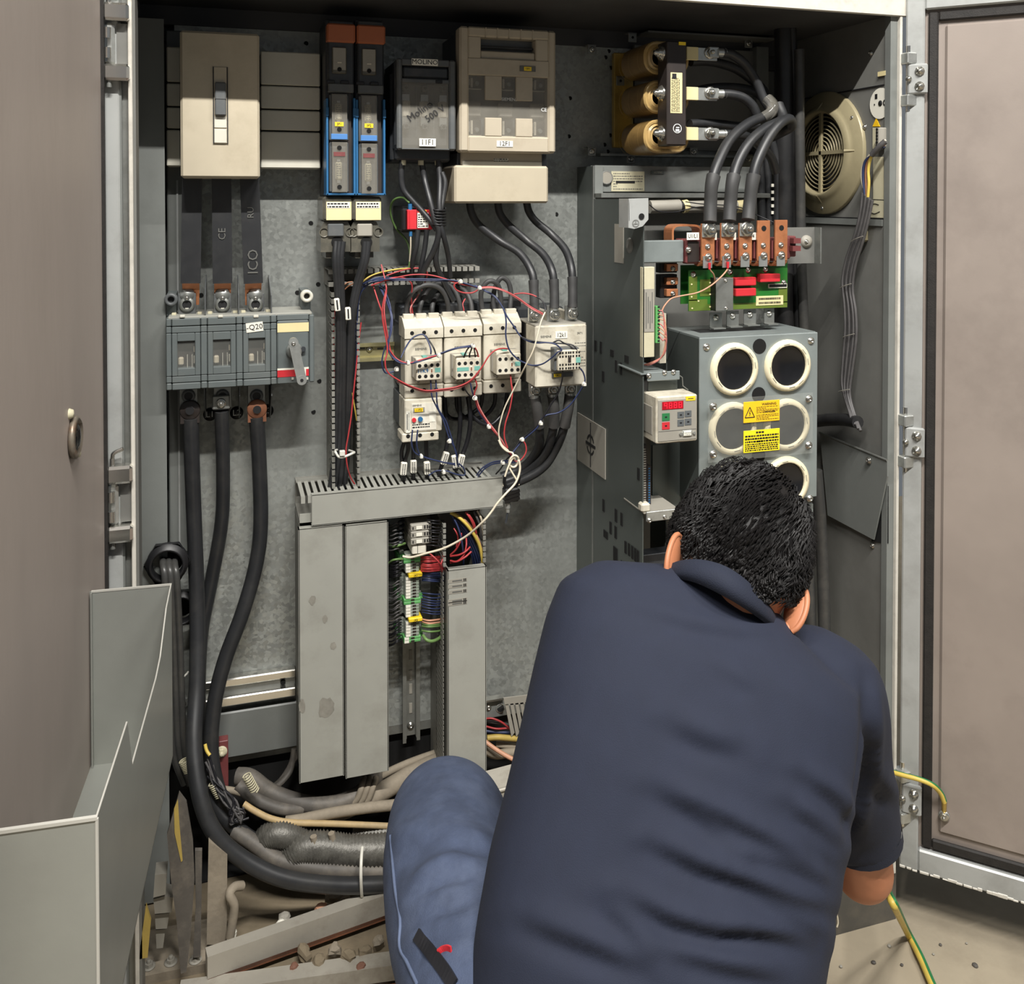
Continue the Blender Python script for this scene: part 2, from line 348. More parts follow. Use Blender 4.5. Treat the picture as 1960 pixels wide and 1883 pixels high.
# ================================================================ cabinet
XL, XR, ZT, YB = -.150, 1.257, 1.812, .40
cab = T('electrical_cabinet', 'large grey steel electrical cabinet standing open with both doors swung out', 'cabinet', (.566, .2, 0))
part('rear_panel', MB('grey_paint').box(XL - .03, XR + .03, YB, YB + .015, .1, ZT + .05), cab)
part('side_panel', MB('grey_paint').box(XL - .02, XL, .0, YB, .1, ZT + .05), cab)
mb = MB('dark_paint').box(XR, XR + .02, .0, YB, .1, ZT + .05)
for z in (1.675, 1.408): mb.box(XR - .0025, XR, .02, YB, z, z + .0025, 'black')
mb.box(XR - .004, XR, .02, YB, 1.395, 1.408, 'grey_paint')
part('side_panel', mb, cab, 'dark grey right side panel carrying the fan')
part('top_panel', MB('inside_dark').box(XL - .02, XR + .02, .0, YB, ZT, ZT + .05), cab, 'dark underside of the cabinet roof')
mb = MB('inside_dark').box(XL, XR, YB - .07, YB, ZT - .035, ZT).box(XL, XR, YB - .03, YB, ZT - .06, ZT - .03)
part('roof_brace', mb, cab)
# front frame: profiled posts, top rail, plinth
def post(x0, x1, flip):
    m = MB('post_grey'); s = 1 if flip else -1
    a = x0; w_ = x1 - x0
    if not flip:
        m.box(a - .012, a + .027, -.002, .03, .1, ZT + .06, None, .002); m.box(a + .027, a + .043, .006, .03, .1, ZT + .06, 'steel_dull')
        m.box(a + .040, a + .046, -.008, .03, .1, ZT + .06, 'frame_white', .001); m.box(a + .046, a + .05, .0, .05, .1, ZT + .06, 'dark_paint')
    else:
        m.box(a - .004, a + .012, -.002, .014, .1, ZT + .06, 'grey_paint'); m.box(a + .012, a + .018, -.010, .03, .1, ZT + .06, 'frame_white', .001)
        m.box(a + .018, a + .027, .004, .03, .1, ZT + .06, 'dark_paint')
    return m
part('post', post(-.180, -.13, False), cab, 'left door post'); part('post', post(XR, XR + .03, True), cab, 'right door post')
mb = MB('frame_white').box(-.2, XR + .03, -.012, .012, ZT, ZT + .07, None, .003).box(-.2, XR + .03, -.012, -.002, ZT - .004, ZT + .004, 'frame_white', .001)
part('top_rail', mb, cab, 'pale chipped rail above the opening')
mb = MB('plinth').box(.3, XR + .025, -.002, .3, 0, .1).box(.55, XR + .025, .004, .03, .1, .19)
part('plinth', mb, cab)
part('floor_pan', MB('rubble').box(XL, XR, .02, YB, .1, .165), cab, 'dirty cabinet base')
# left door, opened a little past square
AL = math.radians(-94)
def door_frame(hx, hy, ang, inner_sign):
    u = Vector((math.cos(ang), math.sin(ang), 0)); n = Vector((-u.y, u.x, 0)) * inner_sign
    return Matrix(((u.x, n.x, 0, hx), (u.y, n.y, 0, hy), (0, 0, 1, 0), (0, 0, 0, 1)))
ML = door_frame(-.176, -.025, AL, 1)
mb = MB('door_brown'); mb.M = ML
mb.box(0, .72, -.03, 0, .12, 1.9, None, .002)
dl = part('door', mb, cab, 'left door seen along its brown stained inner face')
mb = MB('gasket'); mb.M = ML; mb.box(-.012, .002, -.03, .004, .12, 1.9, 'gasket', .003); part('gasket', mb, dl)
def hinge_l(z):
    m = MB('steel_dull')
    for a, b in ((z + .045, z + .072), (z - .045, z - .018 - .002)):
        m.box(-.174, -.137, -.022, .002, a, b, 'chrome', .004)
    m.box(-.172, -.158, -.012, .002, z - .02, z + .043, 'steel', .004)
    for dz in (-.004, .026): m.cyl((-.167, -.018, z + dz - .008), (-.167, -.018, z + dz + .008), .005, None, 10, 'chrome')
    m.box(-.156, -.140, -.004, .002, z - .018, z + .043, 'dark_paint')
    m.cyl((-.166, -.012, z + .07), (-.166, -.012, z + .083), .0035, None, 8, 'chrome'); m.tube([(-.166, -.012, z + .083), (-.163, -.016, z + .092), (-.150, -.018, z + .098)], .0032, 8, 'chrome')
    m.cyl((-.166, -.012, z - .055), (-.166, -.012, z - .045), .004, .004, 8, 'steel_dull')
    return m
part('hinge', hinge_l(U(225, 100, 0).z), dl, 'upper left hinge'); part('hinge', hinge_l(U(234, 975, 0).z), dl, 'lower left hinge')
p = ML.inverted() @ UX(122, 838, -.2); lx = p.x; lz = p.z
mb = MB('rust'); mb.M = ML
mb.lathe([(.0, .001), (.027, .001), (.028, .006), (.022, .009), (.021, .002), (0, .002)], (lx, 0, lz), (0, 1, 0), 18, 'latch_steel')
mb.ball((lx, .004, lz), (.019, .006, .019), 12, 6, 'black_gloss')
for dz, dx in ((.034, .015), (-.026, -.022)): mb.lathe([(0, .006), (.005, .005), (.007, 0)], (lx + dx, 0, lz + dz), (0, 1, 0), 10, 'label_old')
part('latch', mb, dl, 'rusty round latch cup')
# right door, opened to about 135 degrees
AR = math.radians(-44)
MR = door_frame(1.287, -.006, AR, -1); DB, DT = .118, 1.862
mb = MB('door_tan'); mb.M = MR
mb.box(.0, .8, -.03, 0, DB, DT, 'door_tan', .002)
for a in ((.0, .034, DB, DT), (.034, .8, DB, DB + .045), (.034, .8, DT - .045, DT)): mb.box(a[0], a[1], -.002, .014, a[2], a[3], 'post_grey', .003)
mb.box(.07, .8, -.002, .006, DB + .085, DT - .075, 'door_tan', .004)
dr = part('door', mb, cab, 'right door with a smudged tan inner face')
mb = MB('gasket'); mb.M = MR
for a in ((.040, .058, DB + .05, DT - .05), (.058, .8, DB + .05, DB + .07), (.058, .8, DT - .068, DT - .05)): mb.box(a[0], a[1], 0, .009, a[2], a[3], 'gasket', .003)
part('gasket', mb, dr)
mb = MB('frame_white'); mb.M = MR
for k in range(60): x = .002 + k * .0125 + R.uniform(-.004, .004); mb.box(x, x + R.uniform(.008, .022), -.004, .0148 + R.uniform(0, .0008), DB - R.uniform(0, .0015), DB + R.uniform(.002, .008), 'frame_white', .001)
part('chipped_edge', mb, dr, 'pale flaked lower edge')
def hinge_r(z):
    m = MB('steel'); X0 = XR + .018
    m.box(X0 - .004, X0 + .030, -.030, -.004, z + .030, z + .052, 'steel', .002); m.box(X0 - .004, X0 + .030, -.030, -.004, z - .052, z - .030, 'steel', .002)
    m.cyl((X0 + .008, -.017, z - .062), (X0 + .008, -.017, z + .066), .005, None, 10, 'chrome')
    m.M = MR
    m.box(.004, .040, .012, .022, z - .030, z + .029, 'post_grey', .003)
    for dz in (-.015, .014): m.lathe([(.009, 0), (.009, .003), (.0055, .004), (.005, .008), (0, .009)], (.026, .022, z + dz), (0, 1, 0), 10, 'zinc_bolt'); 
    m.lathe([(.006, 0), (.006, .005), (0, .007)], (.006, .022, z), (0, 1, 0), 10, 'zinc_bolt')
    return m
for py, l in ((152, 'upper right hinge'), (843, 'middle right hinge'), (1520, 'lower right hinge')): part('hinge', hinge_r(U(1738, py, -.02).z), dr, l)
# ---------------------------------------------------------------- document pocket on the left door
PK = T('document_pocket', 'grey sheet steel document pocket fixed low on the left door, front edge notched', 'pocket', ML @ Vector((.38, 0, .66)))
x0, x1, d0, z0, z1 = .105, .616, .108, .655, .902
mb = MB('pocket_grey'); mb.M = ML; mb.box(x0, x0 + .002, 0, d0, z0, z1); mb.box(x0 - .0006, x0 + .0026, .002, d0, z1 - .0015, z1 + .001, 'pocket_edge_highlight'); mb.box(x0-.001, x0+.010, .0024, .004, z0, z1,'pocket_grey'); part('end_panel', mb, PK, 'tall far end panel')
mb = MB('pocket_grey'); mb.M = ML; mb.box(x1 - .002, x1, 0, d0, z0, z1); mb.box(x1 - .0028, x1 + .0012, 0, d0, z1 - .002, z1 + .001, 'pocket_edge_highlight'); mb.box(x1 - .002, x1 + .001, d0 - .002, d0 + .001, z0, z1, 'pocket_edge_highlight', .0008); part('end_panel', mb, PK, 'near end panel')
xa, xb = x0 + (x1 - x0) * .20, x0 + (x1 - x0) * .70                      # finger notch along the front panel's top
prof = [(x0, z1), (xa - .05, z1 - .012), (xa + .01, z1 - .05), (xa + .05, z1 - .058), (xb - .028, z1 - .062), (xb, z1), (x1, z1)]
mb = MB('pocket_grey'); mb.M = ML @ Matrix(((1, 0, 0, 0), (0, 1, 0, 0), (0, 0, 1, 0), (0, 0, 0, 1)))
mb.prism([(x0, z0)] + prof + [(x1, z0)], d0 - .002, d0)
for (a, b), (c, d) in zip(prof, prof[1:]): mb.tube([(a, d0 - .001, b), (c, d0 - .001, d)], .0011, 6, 'pocket_edge_highlight', 0)
part('front_panel', mb, PK, 'front panel with a finger notch')
mb = MB('pocket_grey'); mb.M = ML; mb.box(x0, x1, 0, d0, z0, z0 + .002); part('bottom_panel', mb, PK)
# ================================================================ mounting plate
X0, X1, Z0, Z1 = U(338, 700, PL).x, U(1470, 300, PL).x, U(480, 1440, PL).z, U(450, 54, PL).z
mp = T('mounting_plate', 'galvanized steel mounting plate behind all the devices', 'plate', ((X0 + X1) / 2, PL, Z0))
mb = MB('galv').box(X0, X1, PL, PL + .003, Z0, Z1).box(X0 + .02, X1, PL - .001, PL + .02, Z0 - .012, Z0 + .006, 'steel_dull')
part('sheet', mb, mp)
a, b, c, d = rect(322, 345, 360, 1058, PL - .008)
part('edge_strip', MB('grey_paint').box(a, b, PL - .008, PL + .03, c, U(340, 60, PL).z, None, .002).box((a + b) / 2 - .001, (a + b) / 2 + .002, PL - .0095, PL - .007, c, d, 'post_grey'), mp)
part('inner_strip', MB('grey_paint').box(XL + .001, U(318, 700, .25).x, .25, .256, .17, ZT - .04), cab, 'grey inner strip at the left')
mb = MB('void')
for px, py in [(348, 429), (333, 429), (595, 427), (609, 544), (343, 550), (385, 565), (569, 560), (586, 83), (611, 729), (600, 788), (338, 808), (1091, 188), (1089, 261), (1165, 98), (1159, 110), (1169, 130), (1168, 259), (1157, 277), (1163, 290), (1065, 410), (600, 320)]:
    mb.cyl(U(px, py, PL + .002), U(px, py, PL - .0006), .0045, None, 10)
part('drill_holes', mb, mp, 'small dark drill holes', 'stuff')
mb = MB('chrome')
a, b, c, d = rect(392, 1290, 566, 1305, .318); mb.box(a, b, .31, .33, c, d, 'chrome', .002)
a, b, c, d = rect(392, 1325, 566, 1342, .312); mb.box(a, b, .305, .33, c, d, 'chrome', .002); mb.box(a, b, .32, .33, c, U(480, 1300, .32).z, 'steel_dull')
a, b, c, d = rect(538, 1301, 545, 1308, .32); mb.cyl(((a + b) / 2, .316, (c + d) / 2), ((a + b) / 2, .321, (c + d) / 2), .005, None, 10, 'void')
top('mounting_rail', mb, 'bright double lipped support rail across the foot of the mounting plate', 'rail')
a, b, c, d = rect(400, 1352, 575, 1440, .322)
top('skirt_panel', MB('grey_paint').box(a, b, .316, .328, c, d, None, .003), 'grey skirt panel below the bright support rail', 'panel')
# ================================================================ busbar cover strips behind and beside the big breaker
def strip(name, px, yf, label, m):
    a, b, c, d = rect(*px, yf); return top(name, MB(m).box(a, b, yf, PL, c + .0006, d - .0006, None, .002), label, 'cover', 'beige busbar cover strips')
for px, l in (((499, 99, 613, 164), 'beige busbar cover strip right of the big breaker, topmost of four'),
              ((499, 165, 613, 209), 'narrow beige busbar cover strip right of the big breaker, second from the top'),
              ((499, 211, 613, 250), 'narrow pale busbar cover strip right of the big breaker, third from the top'),
              ((499, 252, 613, 323), 'pale busbar cover strip right of the big breaker, lowest of four')):
    o = strip('busbar_cover', px, .27, l, 'beige_light')
for px, l in (((319, 89, 346, 157), 'short beige busbar cover end left of the big breaker, topmost of four'),
              ((319, 159, 346, 203), 'short beige busbar cover end left of the big breaker, second from the top'),
              ((319, 205, 346, 246), 'short pale busbar cover end left of the big breaker, third from the top'),
              ((319, 248, 346, 319), 'short pale busbar cover end left of the big breaker, lowest of four')):
    strip('busbar_cover', px, .27, l, 'beige_light')
# ================================================================ moulded case breaker
a, b, c, d = rect(345, 61, 497, 341, .17)
t = T('circuit_breaker', 'large blank beige moulded case circuit breaker with a slim vertical toggle', 'breaker', ((a + b) / 2, PL, c))
part('body', MB('beige').box(a, b, .17, .26, c, d, None, .004).box(a + .01, b - .01, .25, PL, c + .012, d - .01, 'dark_plastic'), t)
g = rect(409, 128, 435, 275, .168)
part('toggle_slot', MB('beige').box(g[0], g[1], .168, .18, g[2], g[3], None, .001).box(g[0] - .0012, g[0] + .0005, .1675, .18, g[2], g[3], 'ink').box(g[1] - .0005, g[1] + .0012, .1675, .18, g[2], g[3], 'ink'), t)
h = rect(411, 157, 433, 221, .158)
mb = MB('mid_plastic').box(h[0], h[1], .158, .172, h[2], h[3], None, .002).box(h[0], h[1], .1575, .16, (h[2] + h[3]) / 2 - .0008, (h[2] + h[3]) / 2, 'ink')
part('toggle', mb, t, 'grey toggle')
mb = MB('beige_light'); g2 = rect(410, 223, 434, 245, .166); mb.box(*g2[:2], .166, .17, *g2[2:], None, .001); g2 = rect(410, 247, 434, 274, .166); mb.box(*g2[:2], .166, .17, *g2[2:], None, .001)
part('slot_shutter', mb, t)
# ================================================================ flat insulated busbars
for i, (xt0, xt1, xb0, xb1, l) in enumerate(((352, 384, 349, 381, 'leftmost'), (408, 440, 410, 442, 'middle'), (461, 494, 469, 501, 'rightmost'))):
    p0 = U((xt0 + xt1) / 2, 338, .235); p1 = U((xb0 + xb1) / 2, 542, .235); wd = .034
    t = T('flat_busbar', 'flat black insulated busbar under the big breaker, %s of three' % l, 'busbar', p1, 'flat insulated busbars under the big breaker')
    part('insulation', MB('black').strap([p0, (p0 + p1) / 2, p1], wd, .009, (1, 0, 0), 'rubber', 0), t)
    e = U((xb0 + xb1) / 2, 582, .262)
    part('copper_end', MB('copper').strap([p1 + Vector((0, .002, .002)), p1 + Vector((0, .016, -.012)), e], wd * .86, .006, (1, 0, 0), 'copper', 0), t)
    if i == 2: text('print', 'ICO', p1 + Vector((0, -.0058, .04)), .026, 'ink_soft', t, Matrix.Rotation(-PI / 2, 3, 'Y') @ FACE); text('print', 'RU', p1 + Vector((-.004, -.0058, .13)), .016, 'ink_soft', t, Matrix.Rotation(-PI / 2, 3, 'Y') @ FACE)
    if i == 1: text('print', 'CE', p1 + Vector((0, -.0058, .09)), .018, 'ink_soft', t, Matrix.Rotation(-PI / 2, 3, 'Y') @ FACE)
# ================================================================ switch disconnector
YF = .205
a, b, c, d = rect(317, 604.5, 602, 741, YF); X = lambda px: U(px, 670, YF).x; Z = lambda py, px=430: U(px, py, YF).z
t = T('switch_disconnector', 'wide slate grey three pole switch disconnector with a metal lever', 'switch', ((a + b) / 2, PL, c))
mb = MB('switch_grey').box(a, b, YF + .02, PL - .02, c, d, None, .003)
mb.box(a + .004, b - .004, YF + .004, PL - .02, d - .003, d + .002, 'duct_grey', .001)
part('body', mb, t)
za, zb, zc, zd = Z(733), Z(716), Z(634), Z(613)
cols = [(318, 328), (329, 383.5), (384.5, 396.5), (397.5, 451.5), (452.5, 464.5), (465.5, 517.5), (518.5, 529.5)]
for i, (p, q) in enumerate(cols):
    mb = MB('switch_grey'); yy = YF if i % 2 else YF + .002
    mb.box(X(p), X(q), yy, YF + .02, c + .001, zb - .012, None, .0015); mb.box(X(p), X(q), yy + .0005, YF + .02, zb - .011, zb, None, .001)
    mb.box(X(p), X(q), yy, YF + .02, zc + .012, d - .001, None, .0015); mb.box(X(p), X(q), yy + .0005, YF + .02, zc, zc + .011, None, .001)
    if i % 2:
        wx0, wx1 = X(p) + .009, X(q) - .009; wz0, wz1 = Z(701), Z(650)
        mb.box(X(p), wx0, yy, YF + .02, zb + .0006, zc - .0006, None, .001); mb.box(wx1, X(q), yy, YF + .02, zb + .0006, zc - .0006, None, .001)
        mb.box(wx0, wx1, yy, YF + .02, zb + .0006, wz0, None, .001); mb.box(wx0, wx1, yy, YF + .02, wz1, zc - .0006, None, .001)
    else: mb.box(X(p), X(q), yy, YF + .02, zb + .0006, zc - .0006, None, .001)
    o = part('pole_module' if i % 2 else 'bridge', mb, t)
    if i % 2:
        w_ = MB('black').box(wx0, wx1, YF + .018, YF + .022, wz0, wz1, 'core_black')
        w_.box(wx0 + .026, wx1, YF + .012, YF + .02, wz0 + .03, wz1 - .004, 'dark_plastic').box(wx0 + .027, wx1 - .001, YF + .009, YF + .02, wz0 + .006, wz0 + .02, 'beige_light', .002)
        w_.box(wx0 + .001, wx0 + .010, YF + .009, YF + .02, wz0 + .004, wz0 + .018, 'beige', .002).box(wx0 + .027, wx1 - .001, YF + .010, YF + .02, wz0 + .026, wz0 + .038, 'beige', .002)
        for k in (.016, .024): w_.box(wx0 + k, wx0 + k + .0008, YF + .008, YF + .02, wz0, wz0 + .022, 'beige_light')
        part('contact_set', w_, o); part('window', MB('clear').box(wx0, wx1, YF + .004, YF + .0055, wz0, wz1), o)
X0, X1 = X(530.5), X(591); mb = MB('switch_grey').box(X0, X1, YF, YF + .02, c + .001, d - .012, None, .002).box(X(592), X(602), YF + .003, YF + .02, c + .001, d - .003, None, .002).box(X0, X1, YF + .002, YF + .02, d - .0115, d - .001, None, .001)
dm = part('drive_module', mb, t)
g = rect(531, 618, 591, 635, YF - .0006); part('blank_label', MB('label_old').box(*g[:2], YF - .0007, YF + .001, *g[2:], 'label_cream'), dm)
g = rect(531, 706, 591, 720.5, YF - .0006); part('red_band', MB('red').box(*g[:2], YF - .0007, YF + .001, *g[2:]).box(g[0], g[1], YF - .0009, YF + .001, g[3] - .0012, g[3] + .002, 'label_white').box(g[1] - .009, g[1] - .005, YF - .001, YF, g[2], g[3], 'label_white'), dm)
p = U(563, 670, YF); e = U(577.5, 727, YF - .03); p0 = U(561.5, 655, YF - .03)
mb = MB('steel').lathe([(0, 0), (.0145, 0), (.0145, .006), (.012, .008), (.012, .022), (0, .023)], p, n=20)
mb.strap([p0, e], .017, .007, (1, 0, .2), 'steel', 0).cyl(e + Vector((0, .004, 0)), e - Vector((0, .004, 0)), .0088, None, 16).cyl(p0 + Vector((0, .004, 0)), p0 - Vector((0, .004, 0)), .0086, None, 16)
mb.screw(p0 + Vector((0, -.003, -.002)), .004).cyl(e - Vector((0, .004, 0)), e - Vector((0, .005, 0)), .003, None, 8, 'ink').cyl(p + Vector((.016, -.001, .002)), p + Vector((.016, -.008, .002)), .0045, None, 10, 'dark_plastic')
part('lever', mb, dm, 'worn metal lever')
for px in (560, 588): g = rect(px - 2, 722, px + 2, 726, YF); part('stop_peg', MB('beige_light').box(*g[:2], YF - .003, YF, *g[2:]), dm)
lb = rect(471, 617, 503.5, 635, YF - .001); mm = MB('label_white'); mm.M = Matrix.Translation(Vector(((lb[0] + lb[1]) / 2, 0, (lb[2] + lb[3]) / 2))) @ Matrix.Rotation(-.09, 4, 'Y')
hw, hh = (lb[1] - lb[0]) / 2, (lb[3] - lb[2]) / 2; mm.box(-hw, hw, YF - .0012, YF - .0002, -hh, hh)
l_ = part('paper_label', mm, t, 'white stuck on label'); text('print', '-Q20', ((lb[0] + lb[1]) / 2, YF - .0014, (lb[2] + lb[3]) / 2), .0135, 'ink', l_, Matrix.Rotation(-.09, 3, 'Y') @ FACE)
for px in (349, 422, 490): g = rect(px - 5, 603, px + 5, 608, YF); part('catch', MB('beige_light').box(*g[:2], YF - .002, YF + .01, *g[2:], None, .001), t)
for i, px in enumerate((358, 426, 489)):
    p = U(px, 578, .25); mb = MB('steel_dull'); mb.box(p.x - .0155, p.x + .0155, .246, .252, Z(604), p.z + .016, 'mid_plastic', .001)
    mb.lathe([(.007, 0), (.0135, 0), (.0135, .003), (.008, .0035)], (p.x, .246, p.z - .004), n=18, m='steel_dull').cyl((p.x, .247, p.z - .006), (p.x, .2448, p.z - .006), .0078, None, 14, 'ink')
    mb.box(p.x - .003, p.x + .003, .244, .247, p.z - .016, p.z - .010, 'beige_light')
    for s in (-1, 1): mb.box(p.x + s * .022 - .004, p.x + s * .022 + .004, .235, .25, Z(604) - .004, Z(604) + .004, 'label_old', .001)
    mb.lathe([(0, 0), (.013, 0), (.013, .004), (0, .005)], (p.x, .250, p.z + .014), n=18, m='steel').bolt((p.x, .248, p.z + .008), .006)
    part('top_terminal', mb, t)
    q = U((361, 426, 491)[i], 757, .25); mb = MB('core_black').box(q.x - .016, q.x + .016, .248, .256, q.z - .022, Z(742), 'steel_dull', .001)
    mb.lathe([(.0075, 0), (.012, 0), (.012, .003), (.0075, .0035)], (q.x, .248, q.z), n=18, m='mid_plastic').cyl((q.x, .249, q.z), (q.x, .2465, q.z), .0075, None, 14, 'ink').box(q.x - .014, q.x + .014, .252, .29, q.z - .03, q.z + .02, 'core_black')
    part('bottom_terminal', mb, t)
for px in (392.5, 456.7, 519.5):
    x = U(px, 560, .21).x; z0_ = U(px, 602, .21).z; zz = U(px, 528, .30).z
    part('phase_barrier', MB('mid_plastic').prism([(.212, z0_), (.212, z0_ + .035), (.30, zz), (.325, zz), (.325, z0_)], x - .001, x + .001, axis='x'), t)
for px in (391, 459, 521):
    x = U(px, 760, .21).x; z0_ = U(px, 740, .21).z; zz = U(px, 800, .30).z
    part('phase_barrier', MB('mid_plastic').prism([(.225, z0_), (.225, z0_ - .02), (.30, zz), (.325, zz), (.325, z0_)], x - .001, x + .001, axis='x'), t)
for px, py in ((327.5, 573), (587, 566.5)):
    p = U(px, py, .24); part('mounting_eyelet', MB('steel_dull').lathe([(.0055, -.01), (.0055, .006), (.0075, .008), (.0115, .007), (.0115, -.01)], p, n=20, m='mid_plastic' if px < 400 else 'beige_light').cyl(p + Vector((0, .01, 0)), p + Vector((0, .001, 0)), .0055, None, 12, 'ink').box(p.x - .008, p.x + .008, .25, PL, p.z - .03, p.z + .008, 'switch_grey'), t)
for px, py, s in ((402, 793, 'L1'), (453, 790, 'L2'), (511, 786, 'L3')):
    p = U(px, py, PL - .0005); o = top('phase_sticker', MB('black').lathe([(0, .0008), (.0125, .0008), (.0125, 0)], p, n=24), 'round black sticker reading %s under the switch disconnector' % s, 'sticker', 'round phase stickers')
    text('print', s, p + Vector((0, -.0012, 0)), .016, 'ink_light', o)
# ================================================================ three heavy supply cables
def cable(label, pts, r, group, lug=None, lug_end=None, sleeve=None, m='rubber', name='power_cable', n=12, sleeve_end=None):
    P = pts_of(pts); t = T(name, label, 'cable', P[0], group)
    part('insulation', MB(m).tube(P, r, n, m, 7), t)
    def sl(P, k):
        q = smooth_path(P, 8); o = [q[0]]; L_ = 0
        for i in range(1, len(q)):
            L_ += (q[i] - q[i - 1]).length; o.append(q[i])
            if L_ > k: break
        return o
    for s_, PP in ((sleeve, P), (sleeve_end, P[::-1])):
        if s_:
            q = sl(PP, s_); mb = MB('rubber_grey').tube(q, [r * 1.22, r * 1.2, r * 1.18, r * 1.3], n, 'rubber_grey', 0); part('heat_shrink', mb, t)
    for lg, p, q in ((lug, P[0], P[1]), (lug_end, P[-1], P[-2])):
        if lg:
            d = Vector((0, 0, 1 if p.z > q.z else -1)); c = p + d * r * 1.6; mb = MB('steel')
            mb.cyl(p - d * r * .6, p + d * r * .5, r * 1.0, r * 1.0, n, 'steel').box(c.x - r * 1.12, c.x + r * 1.12, c.y - r * .25, c.y + r * .25, c.z - r * 1.35, c.z + r * 1.35, 'steel', .002)
            l_ = part('cable_lug', mb, t); part('bolt', MB().bolt(c + Vector((0, -r * .25, 0)), lg), l_)
    return t
def dark_lug(t, px, py, m):
    p = U(px, py, .243); part('cable_lug', MB(m).lathe([(0, .004), (.008, .004), (.0095, .002), (.016, .002), (.018, 0), (.018, -.007)], p, n=20).cyl(p + Vector((0, -.001, 0)), p + Vector((0, -.005, 0)), .0075, None, 14, 'ink').strap([p + Vector((0, .004, 0)), p + Vector((0, .004, -.024))], .033, .008, (1, 0, 0), m, 0), t)
G3 = 'heavy black supply cables on the left'
k = cable('heavy black supply cable under the switch disconnector, leftmost of three', [(365, 800, .25), (368, 900, .26), (372, 1010, .27), (377, 1150, .26), (377, 1300, .22), (371, 1420, .17), (382, 1520, .13), (410, 1592, .11), (462, 1642, .10), (540, 1680, .09), (640, 1694, .09), (760, 1692, .09)], .0138, G3, n=16)
dark_lug(k, 363.5, 785, 'core_black')
k = cable('heavy black supply cable under the switch disconnector, middle of three', [(424, 786, .25), (427, 900, .27), (424, 1000, .29), (405, 1110, .31), (386, 1210, .31), (380, 1330, .28), (384, 1450, .24), (412, 1540, .22), (480, 1605, .19), (580, 1650, .16), (760, 1662, .14)], .0128, G3, n=14)
p = U(423, 771, .243); part('cable_lug', MB('steel_dull').box(p.x - .0155, p.x + .0155, .24, .25, p.z - .012, p.z + .014, 'steel_dull', .002).bolt(p + Vector((0, -.003, 0)), .006), k, 'bright lug')
k = cable('heavy black supply cable under the switch disconnector, rightmost of three', [(491, 797, .25), (496, 880, .26), (499, 1000, .27), (490, 1080, .27), (465, 1170, .26), (430, 1265, .25), (410, 1350, .24), (404, 1440, .23), (420, 1520, .22), (452, 1570, .22)], .0138, G3, n=16)
dark_lug(k, 492, 783, 'rust')
